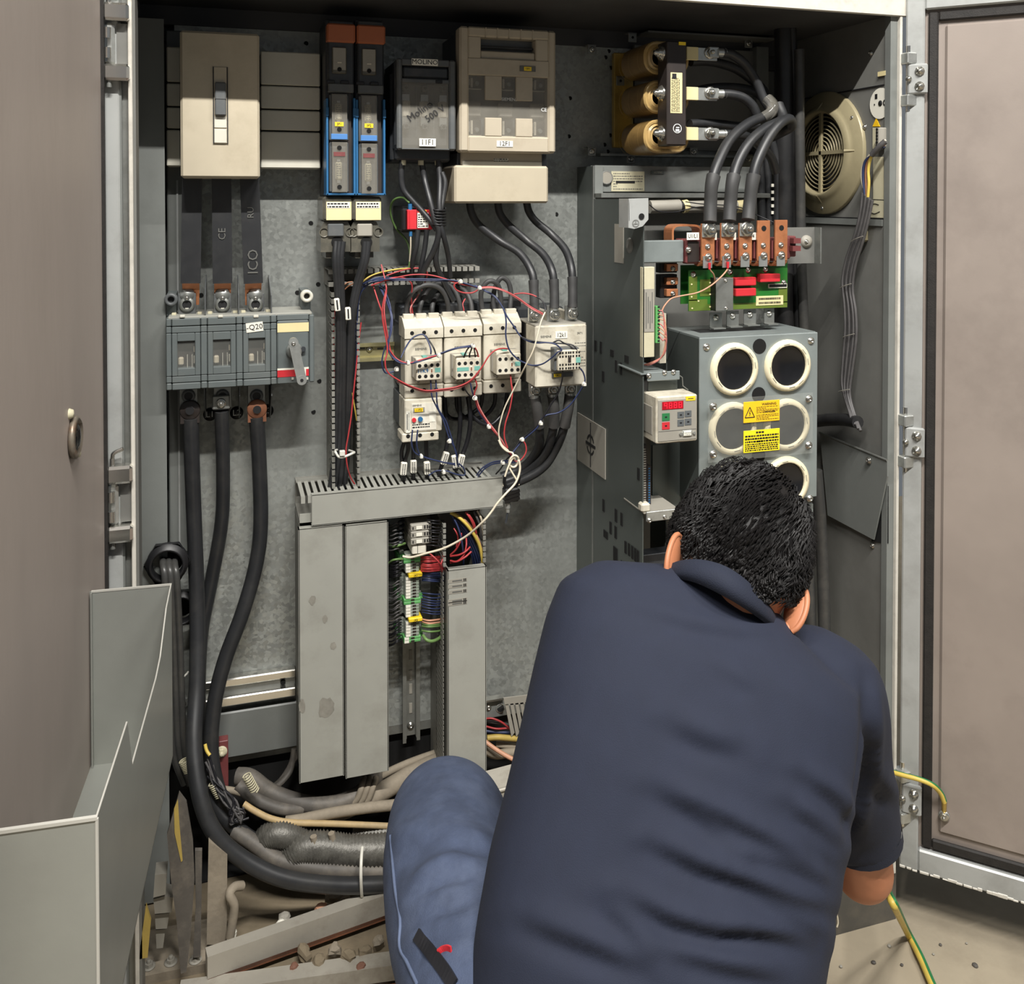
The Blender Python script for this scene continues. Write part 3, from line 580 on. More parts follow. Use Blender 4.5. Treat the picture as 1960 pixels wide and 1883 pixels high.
# ================================================================ blue busbar fuse switch, two poles side by side
YF = .19
for col, (dx, l) in enumerate(((0, 'left'), (56.6, 'right'))):
    x0, x1 = 622 + dx, 679 + dx
    a, b, c, d = rect(x0, 38, x1, 374, YF + .02)
    Zp = lambda py, y=YF: U(x0 + 28, py + dx * .05, y).z; Xp = lambda px, y=YF: U(px + dx, 240, y).x
    t = T('fuse_strip', 'tall black fuse switch with blue edges and an orange cap, %s one of the pair' % l, 'fuse switch', ((a + b) / 2, PL, c), 'blue edged fuse switches')
    mb = MB('dark_plastic').box(a + .001, b - .001, YF + .02, PL - .01, c, d, None, .002)
    mb.box(a + .004, b - .003, YF + .004, YF + .03, Zp(177), d - .004, 'dark_plastic', .003); mb.box(a + .008, b - .008, YF + .010, YF + .03, Zp(372), Zp(176), 'core_black')
    part('body', mb, t)
    mb = MB('blue'); 
    for x in (a + .0005, b - .0045): mb.box(x, x + .004, YF + .004, YF + .05, c, Zp(186 if x > a + .01 else 188), 'blue', .001); mb.box(x - .0005, x + .0045, YF + .002, YF + .008, Zp(222), Zp(206), 'blue')
    mb.box(a, b, YF + .004, YF + .05, c, c + .004, 'blue', .001)
    part('blue_frame', mb, t)
    part('orange_cap', MB('orange').box(a + .002, b - .001, YF - .002, YF + .03, Zp(81), Zp(45), None, .003), t)
    mb = MB('mid_plastic').box(a + .004, b - .004, YF, YF + .02, Zp(177), Zp(159), None, .002)
    for k in (633, 660): mb.box(Xp(k - 8), Xp(k + 8), YF - .002, YF + .002, Zp(160), Zp(154), 'black', .001)
    part('catch_bar', mb, t)
    def fuse_window(py0, py1, pf0, pf1, pk, holes, nm):
        mb = MB('mid_plastic').box(Xp(631), Xp(668), YF + .006, YF + .014, Zp(py1), Zp(py0), None, .002)
        o = part('fuse_carrier', mb, t)
        f_ = MB('label_old').box(Xp(642), Xp(654.5), YF - .001, YF + .008, Zp(pf1), Zp(pf0), None, .003); f_.box(Xp(645), Xp(651), YF - .001, YF + .008, Zp(pf1 + 5), Zp(pf1), 'steel').box(Xp(645), Xp(651), YF - .001, YF + .008, Zp(pf0), Zp(pf0 - 4), 'steel')
        lines(f_, Xp(643), Xp(653), Zp(pf1 - 3), Zp(pf0 + 3), YF - .0014, 7, 'ink_soft', .4, 3 + col)
        part('fuse_link', f_, o)
        for py in holes: part('hole', MB('void').cyl((Xp(649), YF + .007, Zp(py)), (Xp(649), YF - .0045, Zp(py)), .0042, None, 12), o)
        part('clear_window', MB('smoky_clear').box(Xp(635), Xp(664), YF - .004, YF - .002, Zp(py1), Zp(py0), None, .001).box(Xp(635), Xp(636.5), YF - .004, YF + .006, Zp(py1), Zp(py0)).box(Xp(662.5), Xp(664), YF - .004, YF + .006, Zp(py1), Zp(py0)), o)
    fuse_window(180, 269, 197, 231, 0, (248,), 'u'); fuse_window(272, 368, 309, 345, 0, (283, 358), 'l')
    mb = MB('smoked').box(Xp(636), Xp(664), YF - .001, YF + .006, Zp(141), Zp(90), None, .002).box(Xp(638), Xp(662), YF - .002, YF, Zp(134), Zp(92), 'label_grey').cyl((Xp(650), YF, Zp(133)), (Xp(650), YF - .003, Zp(133)), .004, None, 12, 'void').box(Xp(646), Xp(654), YF - .003, YF, Zp(121), Zp(119), 'ivory')
    part('sight_glass', mb, t)
    o = part('yellow_tag', MB('yellow').box(Xp(640.5), Xp(657), YF - .0052, YF - .003, Zp(242), Zp(234)), t); text('print', '3F%d' % (col + 1), (Xp(648.7), YF - .0056, Zp(238)), .006, 'ink', o)
    part('blue_label', MB('blue_label').box(Xp(633), Xp(664.5), YF - .006, YF - .003, Zp(267.5), Zp(256.5), None, .0008), t)
    part('red_indicator', MB('maroon').box(Xp(638), Xp(660), YF - .0045, YF, Zp(299), Zp(291)), t)
    # terminal shroud below
    g = rect(618 + dx * 1.0, 376, 675.5 + dx * .97, 423, YF + .012)
    s_ = part('terminal_cover', MB('smoked').box(g[0], g[1], YF + .012, PL - .02, g[2], g[3], None, .004), t)
    g2 = rect(624.5 + dx, 386, 672.5 + dx, 421, YF + .011); part('cream_label', MB('label_cream').box(*g2[:2], YF + .0105, YF + .013, *g2[2:]), s_)
    mb = MB('label_white').box(g2[0] + .001, g2[1] - .003, YF + .0098, YF + .0108, g2[3] - .012, g2[3] - .001); lines(mb, g2[0] + .002, g2[1] - .005, g2[3] - .012, g2[3] - .001, YF + .0095, 2, 'ink', .5, 5 + col, False); part('paper_label', mb, s_)
    g = rect(614 + dx * 1.0, 424, 672 + dx * .96, 482, YF + .02)
    mb = MB('smoked').prism([(g[0], g[2]), (g[1], g[2]), (g[1], g[3] - .012), (g[1] - .006, g[3]), (g[0] + .006, g[3]), (g[0], g[3] - .012)], YF + .02, PL - .03)
    mb.box(g[0] + .012, g[1] - .014, YF + .014, YF + .021, g[3] - .028, g[3] - .004, 'mid_plastic' if col == 0 else 'label_grey', .002)
    for x in (g[0] + .006, g[1] - .002): mb.lathe([(.009, .001), (.0075, .0015), (.007, -.004), (0, -.006)], (x, YF + .019, g[3] - .02), n=14, m='smoked')
    mb.cyl((Xp(647), YF + .021, g[2] + .018), (Xp(647), YF + .0185, g[2] + .018), .011, None, 14, 'void').box(g[0] + .01, g[0] + .02, YF + .03, PL - .02, g[2] - .012, g[2], 'smoked').box(g[1] - .02, g[1] - .01, YF + .03, PL - .02, g[2] - .012, g[2], 'smoked')
    part('terminal_shroud', mb, t)
# cables leaving the shrouds
def multi(name, label, seqs, r, m, cat, group=None):
    mb = MB(m); 
    for s in seqs: mb.tube(pts_of(s), r, 8, m, 6)
    return top(name, mb, label, cat, group)
multi('sheathed_cable', 'black sheathed cable bundle leaving the left blue fuse switch', [[(643 + k * 7, 462, .205 - .002 * k), (641 + k * 6, 500, .20), (645 + k * 5, 560, .21), (648 + k * 5, 640, .22), (645 + k * 6, 760, .24), (640 + k * 8, 870, .25), (628 + k * 9, 960, .25)] for k in range(3)], .0052, 'rubber', 'cable')
multi('sheathed_cable', 'black sheathed cable bundle leaving the right blue fuse switch', [[(699 + k * 6, 462, .205), (695 + k * 5, 500, .205), (682 + k * 5, 545, .215), (672 + k * 4, 600, .22), (668 + k * 4, 660, .23), (664 + k * 5, 780, .25), (655 + k * 8, 880, .26), (648 + k * 8, 960, .26)] for k in range(2)], .0062, 'rubber', 'cable')
# ================================================================ fuse switch 11F1
YF = .17
a, b, c, d = rect(760, 113, 872.5, 287, YF); Xp = lambda px: U(px, 200, YF).x; Zp = lambda py: U(815, py, YF).z
t = T('fuse_switch', 'dark grey fuse switch labelled 11F1 and MOLINO with a scribbled clear lid', 'fuse switch', ((a + b) / 2, PL, c))
mb = MB('dark_plastic').box(a, b, YF + .026, PL - .02, c, d, None, .004).box(a, b, YF + .012, YF + .03, c, c + .01).box(a - .004, b + .001, YF + .05, PL, c - .02, d - .02, 'dark_plastic', .004)
mb.box(a + .002, b - .004, YF + .03, PL - .02, c - .018, c + .004, 'dark_plastic', .003); part('body', mb, t)
mb = MB('mid_plastic').box(a, Xp(770), YF, YF + .02, c, d, None, .003).box(Xp(860), b, YF, YF + .02, c, d, None, .003).box(Xp(769), Xp(861), YF + .001, YF + .02, Zp(126), d, None, .002).box(Xp(769), Xp(861), YF + .001, YF + .02, c, Zp(284), None, .002).box(Xp(769), Xp(861), YF + .001, YF + .02, Zp(160), Zp(150.5), None, .002)
ld = part('lid', mb, t)
part('handle', MB('dark_plastic').box(Xp(771), Xp(860), YF + .004, YF + .016, Zp(150), Zp(127), None, .004).box(Xp(834), Xp(847), YF - .0005, YF + .004, Zp(159), Zp(152), 'black', .001), ld)
mb = MB('mid_plastic').box(Xp(770), Xp(860), YF + .022, YF + .026, Zp(284), Zp(160), 'mid_plastic')
for k in range(3):
    x = (779, 815, 851)[k]; mb.box(Xp(x - 9), Xp(x + 9), YF + .010, YF + .022, Zp(226), Zp(190), 'ivory', .004).box(Xp(x - 7), Xp(x + 7), YF + .012, YF + .024, Zp(240), Zp(180), 'steel')
    for py in (168, 241): mb.box(Xp(x - 5), Xp(x + 5), YF + .006, YF + .02, Zp(py + 6), Zp(py - 5), 'mid_plastic', .001).cyl((Xp(x), YF + .007, Zp(py)), (Xp(x), YF + .005, Zp(py)), .003, None, 8, 'void')
part('fuse_link', mb, ld)
mb = MB('smoky_clear').box(Xp(770), Xp(859), YF + .002, YF + .004, Zp(284), Zp(160))
for x in (797, 830): mb.box(Xp(x), Xp(x + 1), YF + .001, YF + .005, Zp(262), Zp(161), 'clear')
part('clear_window', mb, ld)
h = Matrix.Rotation(-.62, 3, 'Y') @ FACE
text('handwriting', 'Molino', (Xp(804), YF + .0005, Zp(213)), .0195, 'ink', ld, h); text('handwriting', '500 V', (Xp(833), YF + .0005, Zp(217)), .018, 'ink', ld, h)
def label(parent, px, s, y, size, m='label_white', sx=1, rot=0, lab=None):
    g = rect(*px, y); o = part('label_plate', MB(m).box(g[0], g[1], y - .0008, y + .0006, g[2], g[3]), parent, lab)
    if s: text('print', s, ((g[0] + g[1]) / 2, y - .0011, (g[2] + g[3]) / 2), size, 'ink', o, sx=sx)
    return o
label(t, (788, 113, 838, 125.5), 'MOLINO', YF - .0012, .0125, lab='white label reading MOLINO')
label(t, (802.5, 265, 834, 280), '11F1', YF - .0004, .0145, sx=.9, lab='white label reading 11F1')
# ================================================================ fuse switch 12F1
YF = .165
a, b, c, d = rect(880, 54, 1064, 292, YF); Xp = lambda px: U(px, 180, YF).x; Zp = lambda py: U(972, py, YF).z
t = T('fuse_switch', 'large taupe fuse switch labelled 12F1 with a recessed handle and window grid', 'fuse switch', ((a + b) / 2, PL, c))
mb = MB('taupe').box(a + .004, b - .002, YF + .03, PL, c + .004, d - .004, 'dark_plastic', .004); part('body', mb, t)
mb = MB('taupe')
mb.box(a, Xp(898), YF, YF + .035, c, d, None, .004).box(Xp(1049), b, YF, YF + .035, c, d, None, .004).box(Xp(896), Xp(1051), YF, YF + .035, Zp(146), Zp(113), None, .002).box(Xp(896), Xp(1051), YF, YF + .035, c, Zp(261), None, .003)
mb.box(Xp(896), Xp(1051), YF, YF + .03, Zp(73), d, None, .003).box(Xp(897), Xp(921), YF + .001, YF + .03, Zp(114), Zp(72), None, .002).box(Xp(1026), Xp(1050), YF + .001, YF + .03, Zp(114), Zp(72), None, .002)
for k in range(5): x = Xp(930 + k * 22.5); mb.box(x - .001, x + .001, YF - .0012, YF + .01, Zp(73), d - .001)
for k in (929, 988):
    for p, q in ((192, 146), (261, 226)): mb.box(Xp(k), Xp(k + 32), YF + .001, YF + .01, Zp(q), Zp(p), None, .001)
ld = part('lid', mb, t)
part('handle_recess', MB('taupe').box(Xp(921), Xp(1026), YF + .026, YF + .03, Zp(113), Zp(73), 'mid_plastic').box(Xp(921), Xp(1026), YF + .006, YF + .028, Zp(114), Zp(98), 'taupe', .002).box(Xp(922), Xp(1025), YF + .012, YF + .02, Zp(92), Zp(87), 'dark_plastic', .002), ld)
mb = MB('mid_plastic').box(Xp(898), Xp(1050), YF + .024, YF + .028, Zp(261), Zp(146), 'mid_plastic')
for x in (912, 973, 1034):
    mb.box(Xp(x - 14), Xp(x + 14), YF + .016, YF + .026, Zp(224), Zp(194), 'label_grey', .003)
    for p, q in ((170, 148), (259, 229)): mb.box(Xp(x - 13), Xp(x + 13), YF + .016, YF + .026, Zp(p), Zp(q), 'core_black').box(Xp(x - 13), Xp(x + 13), YF + .013, YF + .02, Zp(p + 2), Zp(p), 'ivory').cyl((Xp(x + 4), YF + .018, Zp(p - 10)), (Xp(x + 4), YF + .01, Zp(p - 10)), .006, .004, 10, 'steel_dull').box(Xp(x - 8), Xp(x - 4), YF + .012, YF + .02, Zp(p - 2), Zp(q + 2), 'ivory').box(Xp(x - 12), Xp(x - 9), YF + .013, YF + .02, Zp(p - 6), Zp(q + 4), 'label_grey')
part('fuse_link', mb, ld)
part('clear_window', MB('smoky_clear').box(Xp(898), Xp(1050), YF + .004, YF + .006, Zp(261), Zp(146)), ld)
text('brand_print', 'SIEMENS', (Xp(976), YF + .003, Zp(190)), .0085, 'ink_light', ld); text('ce_mark', 'CE', (Xp(1042), YF + .003, Zp(208)), .010, 'ink_light', ld)
o = label(t, (995, 126.5, 1025, 137), '', YF - .0008, .007, 'ink_soft'); label(o, (1003, 128, 1017, 135.5), '12F1', YF - .0022, .005, 'yellow')
label(t, (950.5, 269.5, 981.5, 281), '12F1', YF - .0006, .0125, sx=.95, lab='white label reading 12F1')
g = rect(883, 294, 1038, 318, YF + .03); mb = MB('taupe').box(g[0], g[1], YF + .03, PL, g[2], g[3] + .004, None, .003).box(g[0] - .006, g[0], YF + .04, PL, g[2] - .004, g[3], 'dark_plastic').box(g[1], g[1] + .012, YF + .04, PL, g[2] - .01, g[3], 'dark_plastic')
mb.box(g[0] + .002, g[1] - .002, YF + .026, YF + .032, g[2], g[2] + .009, 'beige_light', .001); part('neck', mb, t)
g2 = rect(945, 303, 973, 310, YF + .028); mb = MB('label_white').box(g2[0], g2[1], YF + .0285, YF + .03, g2[2], g2[3]); lines(mb, g2[0], g2[1], g2[2], g2[3], YF + .028, 2, 'ink', .5, 8); part('paper_label', mb, t)
g = rect(870, 317, 1050, 389, YF + .022); part('terminal_cover', MB('beige').box(g[0], g[1], YF + .022, PL - .03, g[2], g[3], 'beige', .004), t)
# three curved cables 12F1 -> contactor
G = 'curved cables from fuse switch 12F1'
for i, (l, s) in enumerate((('leftmost', [(1023, 592, .155), (1022, 560, .16), (1018, 522, .17), (995, 485, .20), (955, 460, .23), (918, 432, .24), (903, 408, .24), (898, 380, .24)]),
                            ('middle', [(1061, 590, .155), (1061, 560, .16), (1057, 520, .17), (1040, 487, .20), (1008, 460, .23), (975, 432, .24), (957, 408, .24), (952, 380, .24)]),
                            ('rightmost', [(1096, 588, .155), (1096, 555, .16), (1094, 515, .17), (1082, 478, .20), (1055, 448, .23), (1026, 424, .24), (1012, 404, .24), (1007, 380, .24)]))):
    cable('thick black cable curving down from fuse switch 12F1, %s of three' % l, s, .0078, G, lug=.0075, sleeve=.055)
# 11F1 cables with ferrules
G = 'cables below fuse switch 11F1'
for l, s in (('leftmost', [(771, 300, .21), (768, 330, .21), (772, 362, .21), (790, 385, .205), (806, 402, .20), (826, 425, .19), (836, 440, .185)]),
             ('middle', [(806, 300, .21), (812, 340, .21), (822, 380, .19), (832, 420, .18), (840, 445, .18), (830, 480, .19), (810, 520, .21), (800, 560, .23)]),
             ('rightmost', [(838, 300, .21), (842, 345, .20), (841, 390, .185), (842, 430, .18), (836, 470, .19), (835, 505, .20), (850, 540, .22), (868, 575, .23)])):
    P = pts_of(s); t = T('power_cable', 'black cable leaving the bottom of fuse switch 11F1, %s of three' % l, 'cable', P[0], G)
    part('insulation', MB('rubber').tube(P, .0056, 10, 'rubber', 6), t); part('ferrule', MB('steel').cyl(P[0] + Vector((0, 0, .004)), P[0] - Vector((0, 0, .016)), .0062, .006, 12, 'label_old'), t)
for l, s in (('nearest the red transformer', [(800, 440, .20), (797, 470, .20), (790, 500, .21), (788, 530, .23)]), ('in front of the comb duct, second from the transformer', [(817, 440, .20), (813, 475, .205), (806, 510, .21), (800, 540, .23)]),
             ('bending right past the comb duct', [(846, 330, .20), (852, 350, .195), (848, 380, .19), (842, 420, .18), (850, 455, .18), (858, 490, .20), (862, 530, .22)])):
    wire('power_cable', 'black cable hanging below 11F1, ' + l, s, .005, 'rubber', 'cable', G, 8)
mb = MB('black').tube([U(840 + 13 * math.cos(q * .9), 398 + q * .8, .186 + .013 * math.sin(q * .9)) for q in range(46)], .0016, 6, 'black', 2)
top('tie_wrap', mb, 'black tie wraps around the cables beside the red transformer', 'cable tie')
# ================================================================ red current transformer
YF = .20
a, b, c, d = rect(771, 399, 829, 442, YF)
t = T('current_transformer', 'small red faced current transformer with a black housing', 'transformer', ((a + b) / 2, PL, c))
part('housing', MB('black').box(a, b, YF + .01, PL - .03, c, d, None, .003).box(a + .004, b - .004, YF + .03, PL, c - .004, d + .004, 'black', .002), t)
Xp = lambda px: U(px, 420, YF).x
part('face', MB('red').box(Xp(779), Xp(829), YF, YF + .012, c + .002, d - .002, None, .002).box(Xp(797.5), Xp(798.5), YF - .0006, YF + .01, c + .002, d - .002, 'ink').box(Xp(779), Xp(783), YF - .004, YF + .01, c + .003, d - .003, 'red', .001), t)
mb = MB('label_white').box(Xp(799), Xp(820), YF - .001, YF + .002, c + .006, d - .008); lines(mb, Xp(800), Xp(819), c + .007, d - .010, YF - .0014, 6, 'ink', .45, 9); part('rating_label', mb, t)
part('yellow_tag', MB('yellow').box(Xp(802), Xp(816), YF - .0015, YF + .002, d - .008, d - .003), t)
p = U(785, 390, YF + .005); part('ferrule', MB('blue').cyl(p, p + Vector((0, 0, -.012)), .004, .004, 10, 'blue'), t, 'blue crimp ferrule'); part('ferrule', MB('blue').cyl(U(786, 443, YF + .006), U(786, 452, YF + .006), .0032, None, 10, 'blue'), t, 'blue crimp ferrule')
wire('earth_wire', 'green and yellow wire looping left of the red current transformer', [(784, 388, .205), (770, 378, .22), (753, 384, .24), (747, 405, .26), (757, 435, .27), (778, 460, .26), (785, 485, .25), (783, 515, .25)], .0022, 'w_green')
wire('thin_wire', 'thin pale wire hanging under the red current transformer', [(786, 452, .205), (786, 475, .21), (784, 500, .22)], .0015, 'w_white')
# ================================================================ slotted wiring ducts
def share(o, dx):                                                     # another piece with the same mesh, beside the first
    c = o.copy(); COL.objects.link(c); c.parent = o.parent; c.location = Vector(o.location) + Vector(dx); return c
def vduct(name, label, xa, xb, z0, z1, yf, pitch=.0125, left=True, right=True, m='duct_comb', bent=0.0):
    t = T(name, label, 'wiring duct', ((xa + xb) / 2, PL, z0)); yb = PL
    mb = MB(m).box(xa, xb, yb - .003, yb, z0, z1)
    for x, on in ((xa, left), (xb - .0016, right)):
        if on: mb.box(x, x + .0016, yf + .045, yb, z0, z1)
    part('base', mb, t); n = int((z1 - z0) / pitch)
    for x, on, s in ((xa, left, 1), (xb - .0016, right, -1)):
        if not on: continue
        o = None
        for k in range(n):
            if o is None:
                f = MB(m).box(x, x + .0016, yf + .004, yf + .05, z0 + .001, z0 + pitch - .0035).box(x if s > 0 else x - .004, x + .0056 if s > 0 else x + .0016, yf, yf + .004, z0 + .001, z0 + pitch - .0025)
                o = part('finger', f, t)
            else: share(o, (0, 0, pitch * k))
    return t
def hduct(name, label, x0, x1, za, zb, yf, pitch=.0125, top_=True, bot=True, m='duct_comb'):
    t = T(name, label, 'wiring duct', ((x0 + x1) / 2, PL, za)); yb = PL
    mb = MB(m).box(x0, x1, yb - .003, yb, za, zb)
    for z, on in ((za, bot), (zb - .0016, top_)):
        if on: mb.box(x0, x1, yf + .045, yb, z, z + .0016)
    part('base', mb, t); n = int((x1 - x0) / pitch)
    for z, on, s in ((za, bot, 1), (zb - .0016, top_, -1)):
        if not on: continue
        o = None
        for k in range(n):
            if o is None:
                f = MB(m).box(x0 + .001, x0 + pitch - .0025, yf + .004, yf + .05, z, z + .0016).box(x0 + .001, x0 + pitch - .0025, yf, yf + .005, z if s > 0 else z - .007, z + .0086 if s > 0 else z + .0016)
                o = part('finger', f, t)
            else: share(o, (pitch * k, 0, 0))
    return t
vduct('wiring_duct', 'upright slotted grey wiring duct left of the contactors, lid off and packed with cables', U(635, 740, .235).x, U(689, 740, .235).x, U(660, 934, .235).z, U(660, 545, .235).z, .235)
hduct('wiring_duct', 'slotted grey wiring duct above the contactors, lid off', U(628, 530, .25).x, U(921, 530, .25).x, U(770, 545, .25).z, U(770, 513, .25).z, .25)
# lower horizontal duct with its lid on
g = rect(596.5, 930, 963, 988.5, .20)
t = T('wiring_duct', 'covered grey wiring duct running across below the contactors', 'wiring duct', ((g[0] + g[1]) / 2, PL, g[2]))
mb = MB('duct_grey').box(g[0], g[1], .20, .202, g[2], g[3], None, .0008).box(g[0], g[1], .20, .212, g[2], g[2] + .002).box(g[0], g[1], .20, .212, g[3] - .002, g[3]); part('lid', mb, t, 'flat lid')
xa = U(572, 960, .23).x; mb = MB('duct_comb').box(xa, g[1] - .01, PL - .003, PL, g[2] + .004, g[3] - .003).box(xa, g[1] - .01, .215, PL, g[2] + .003, g[2] + .005).box(xa, xa + .04, .212, .216, g[2] + .004, g[2] + .02, 'duct_grey').box(xa, g[1] - .01, PL - .03, PL, g[3] - .006, g[3] - .004); part('base', mb, t)
o = None; n = int((g[1] - .01 - xa) / .0125)
for k in range(n):
    if o is None: o = part('finger', MB('duct_grey').box(xa + .002, xa + .0095, .206, PL - .03, g[3] - .0055, g[3] - .0035).box(xa + .002, xa + .0095, .204, .207, g[3] - .016, g[3] - .0035), t)
    else: share(o, (.0125 * k, 0, 0))
# covered upright ducts
def covered(px, label, lab2=None, yf=.20):
    g = rect(*px, yf); t = T('wiring_duct', label, 'wiring duct', ((g[0] + g[1]) / 2, PL, g[2]))
    part('lid', MB('duct_grey').box(g[0], g[1], yf, yf + .002, g[2], g[3], None, .0008).box(g[0], g[0] + .002, yf, yf + .014, g[2], g[3]).box(g[1] - .002, g[1], yf, yf + .014, g[2], g[3]).box(g[0], g[1], yf, yf + .014, g[3] - .002, g[3]), t, 'long smudged lid')
    part('base', MB('duct_comb').box(g[0] + .004, g[1] - .004, PL - .003, PL, g[2] + .002, g[3] - .002).box(g[0] + .003, g[0] + .005, yf + .008, PL, g[2] + .002, g[3] - .002).box(g[1] - .005, g[1] - .003, yf + .008, PL, g[2] + .002, g[3] - .002), t)
    return t, g
ta, ga = covered((572, 1008, 658, 1492), 'tall covered grey wiring duct with finger smudges, left of a pair')
mb = MB('ink_soft')
for px, py, rx, rz in ((598, 1149, .007, .009), (624, 1355, .016, .022), (638, 1236, .006, .008), (578, 1352, .007, .014), (622, 1185, .005, .008)):
    c = U(px, py, .1996)
    n = 18; mb.add([c + Vector((rx * math.cos(q * 2 * PI / n) * R.uniform(.75, 1.1), 0, rz * math.sin(q * 2 * PI / n) * R.uniform(.75, 1.1))) for q in range(n)], [tuple(range(n))], 'smudge')
part('smudges', mb, ta, 'dark oily finger smudges', 'stuff')
covered((661, 1001, 743.5, 1483), 'tall covered grey wiring duct beside the terminal row, right of a pair')
tc, gc = covered((857, 1087, 931, 1510), 'grey covered wiring duct right of the terminal row with printed marker strips')
for py, k in ((1111, 2), (1121, 2), (1132, 2), (1149, 3), (1154.5, 3)):
    g = rect(858, py - 3.5, 894, py + 3.5, .1994); mb = MB('label_grey').box(g[0], g[1], .1994, .2002, g[2], g[3]).box(g[0] + .008, g[1] - .010, .1990, .1995, (g[2] + g[3]) / 2 - .0012, (g[2] + g[3]) / 2 + .0012, 'ink_soft')
    for q in range(2): mb.box(g[1] - .007 + q * .003, g[1] - .005 + q * .003, .1990, .1995, g[2] + .001, g[3] - .001, 'ink')
    part('marker_strip', mb, tc)
# open upper half of that duct and its long slotted left wall
xa = U(852, 1030, .21).x; xb = U(930, 1030, .21).x
vduct('wiring_duct', 'open slotted stretch of wiring duct stuffed with coloured wires, right of the terminal row', xa - .004, xb, gc[3] + .002, U(890, 985, .21).z, .21, .011)
t = T('wiring_duct', 'slotted side wall of the wiring duct beside the terminal row, seen end on', 'wiring duct', (xa, PL, gc[2])); x = xa - .0035; o = None
part('base', MB('duct_comb').box(x, x + .0016, .27, PL, gc[2], gc[3]), t)
for k in range(int((gc[3] - gc[2]) / .0105)):
    if o is None: o = part('finger', MB('duct_comb').box(x, x + .0016, .215, .275, gc[2], gc[2] + .0066), t)
    else: share(o, (0, 0, .0105 * k))
# ================================================================ rails
a, b, c, d = rect(688, 655, 770, 690, PL - .012)
mb = MB('rail_yellow').box(a, b, PL - .008, PL, c + .008, d - .008).box(a, b, PL - .016, PL - .013, c, c + .007).box(a, b, PL - .016, PL - .013, d - .007, d).box(a, b, PL - .015, PL, c + .006, c + .008).box(a, b, PL - .015, PL, d - .008, d - .006)
rl = top('din_rail', mb, 'yellow chromated mounting rail left of the contactors', 'rail', at=Vector(((a + b) / 2, PL, c)))
part('screw', MB().screw(U(707, 667, PL - .009), .0055), rl)
for px in (693, 728): p = U(px, 667, PL - .0085); part('slot', MB('ink_soft').box(p.x - .006, p.x + .006, p.y - .0004, p.y + .001, p.z - .002, p.z + .002), rl)
a, b, c, d = rect(770, 1000, 803, 1411, PL - .02)
mb = MB('steel_dull').box(a + .006, b - .006, PL - .012, PL - .01, c, d).box(a, a + .007, PL - .024, PL - .022, c - .008, d).box(b - .007, b, PL - .024, PL - .022, c - .006, d).box(a + .006, a + .008, PL - .023, PL - .01, c, d).box(b - .008, b - .006, PL - .023, PL - .01, c, d)
rl = top('din_rail', mb, 'upright slotted steel mounting rail below the terminal row', 'rail', at=Vector(((a + b) / 2, PL, c)))
for py in (1253, 1292, 1318, 1355): p = U(786, py, PL - .013); part('slot', MB('label_grey').box(p.x - .003, p.x + .003, p.y - .0004, p.y + .001, p.z - .010, p.z + .010), rl)
part('screw', MB().screw(U(786, 1388, PL - .013), .006), rl)
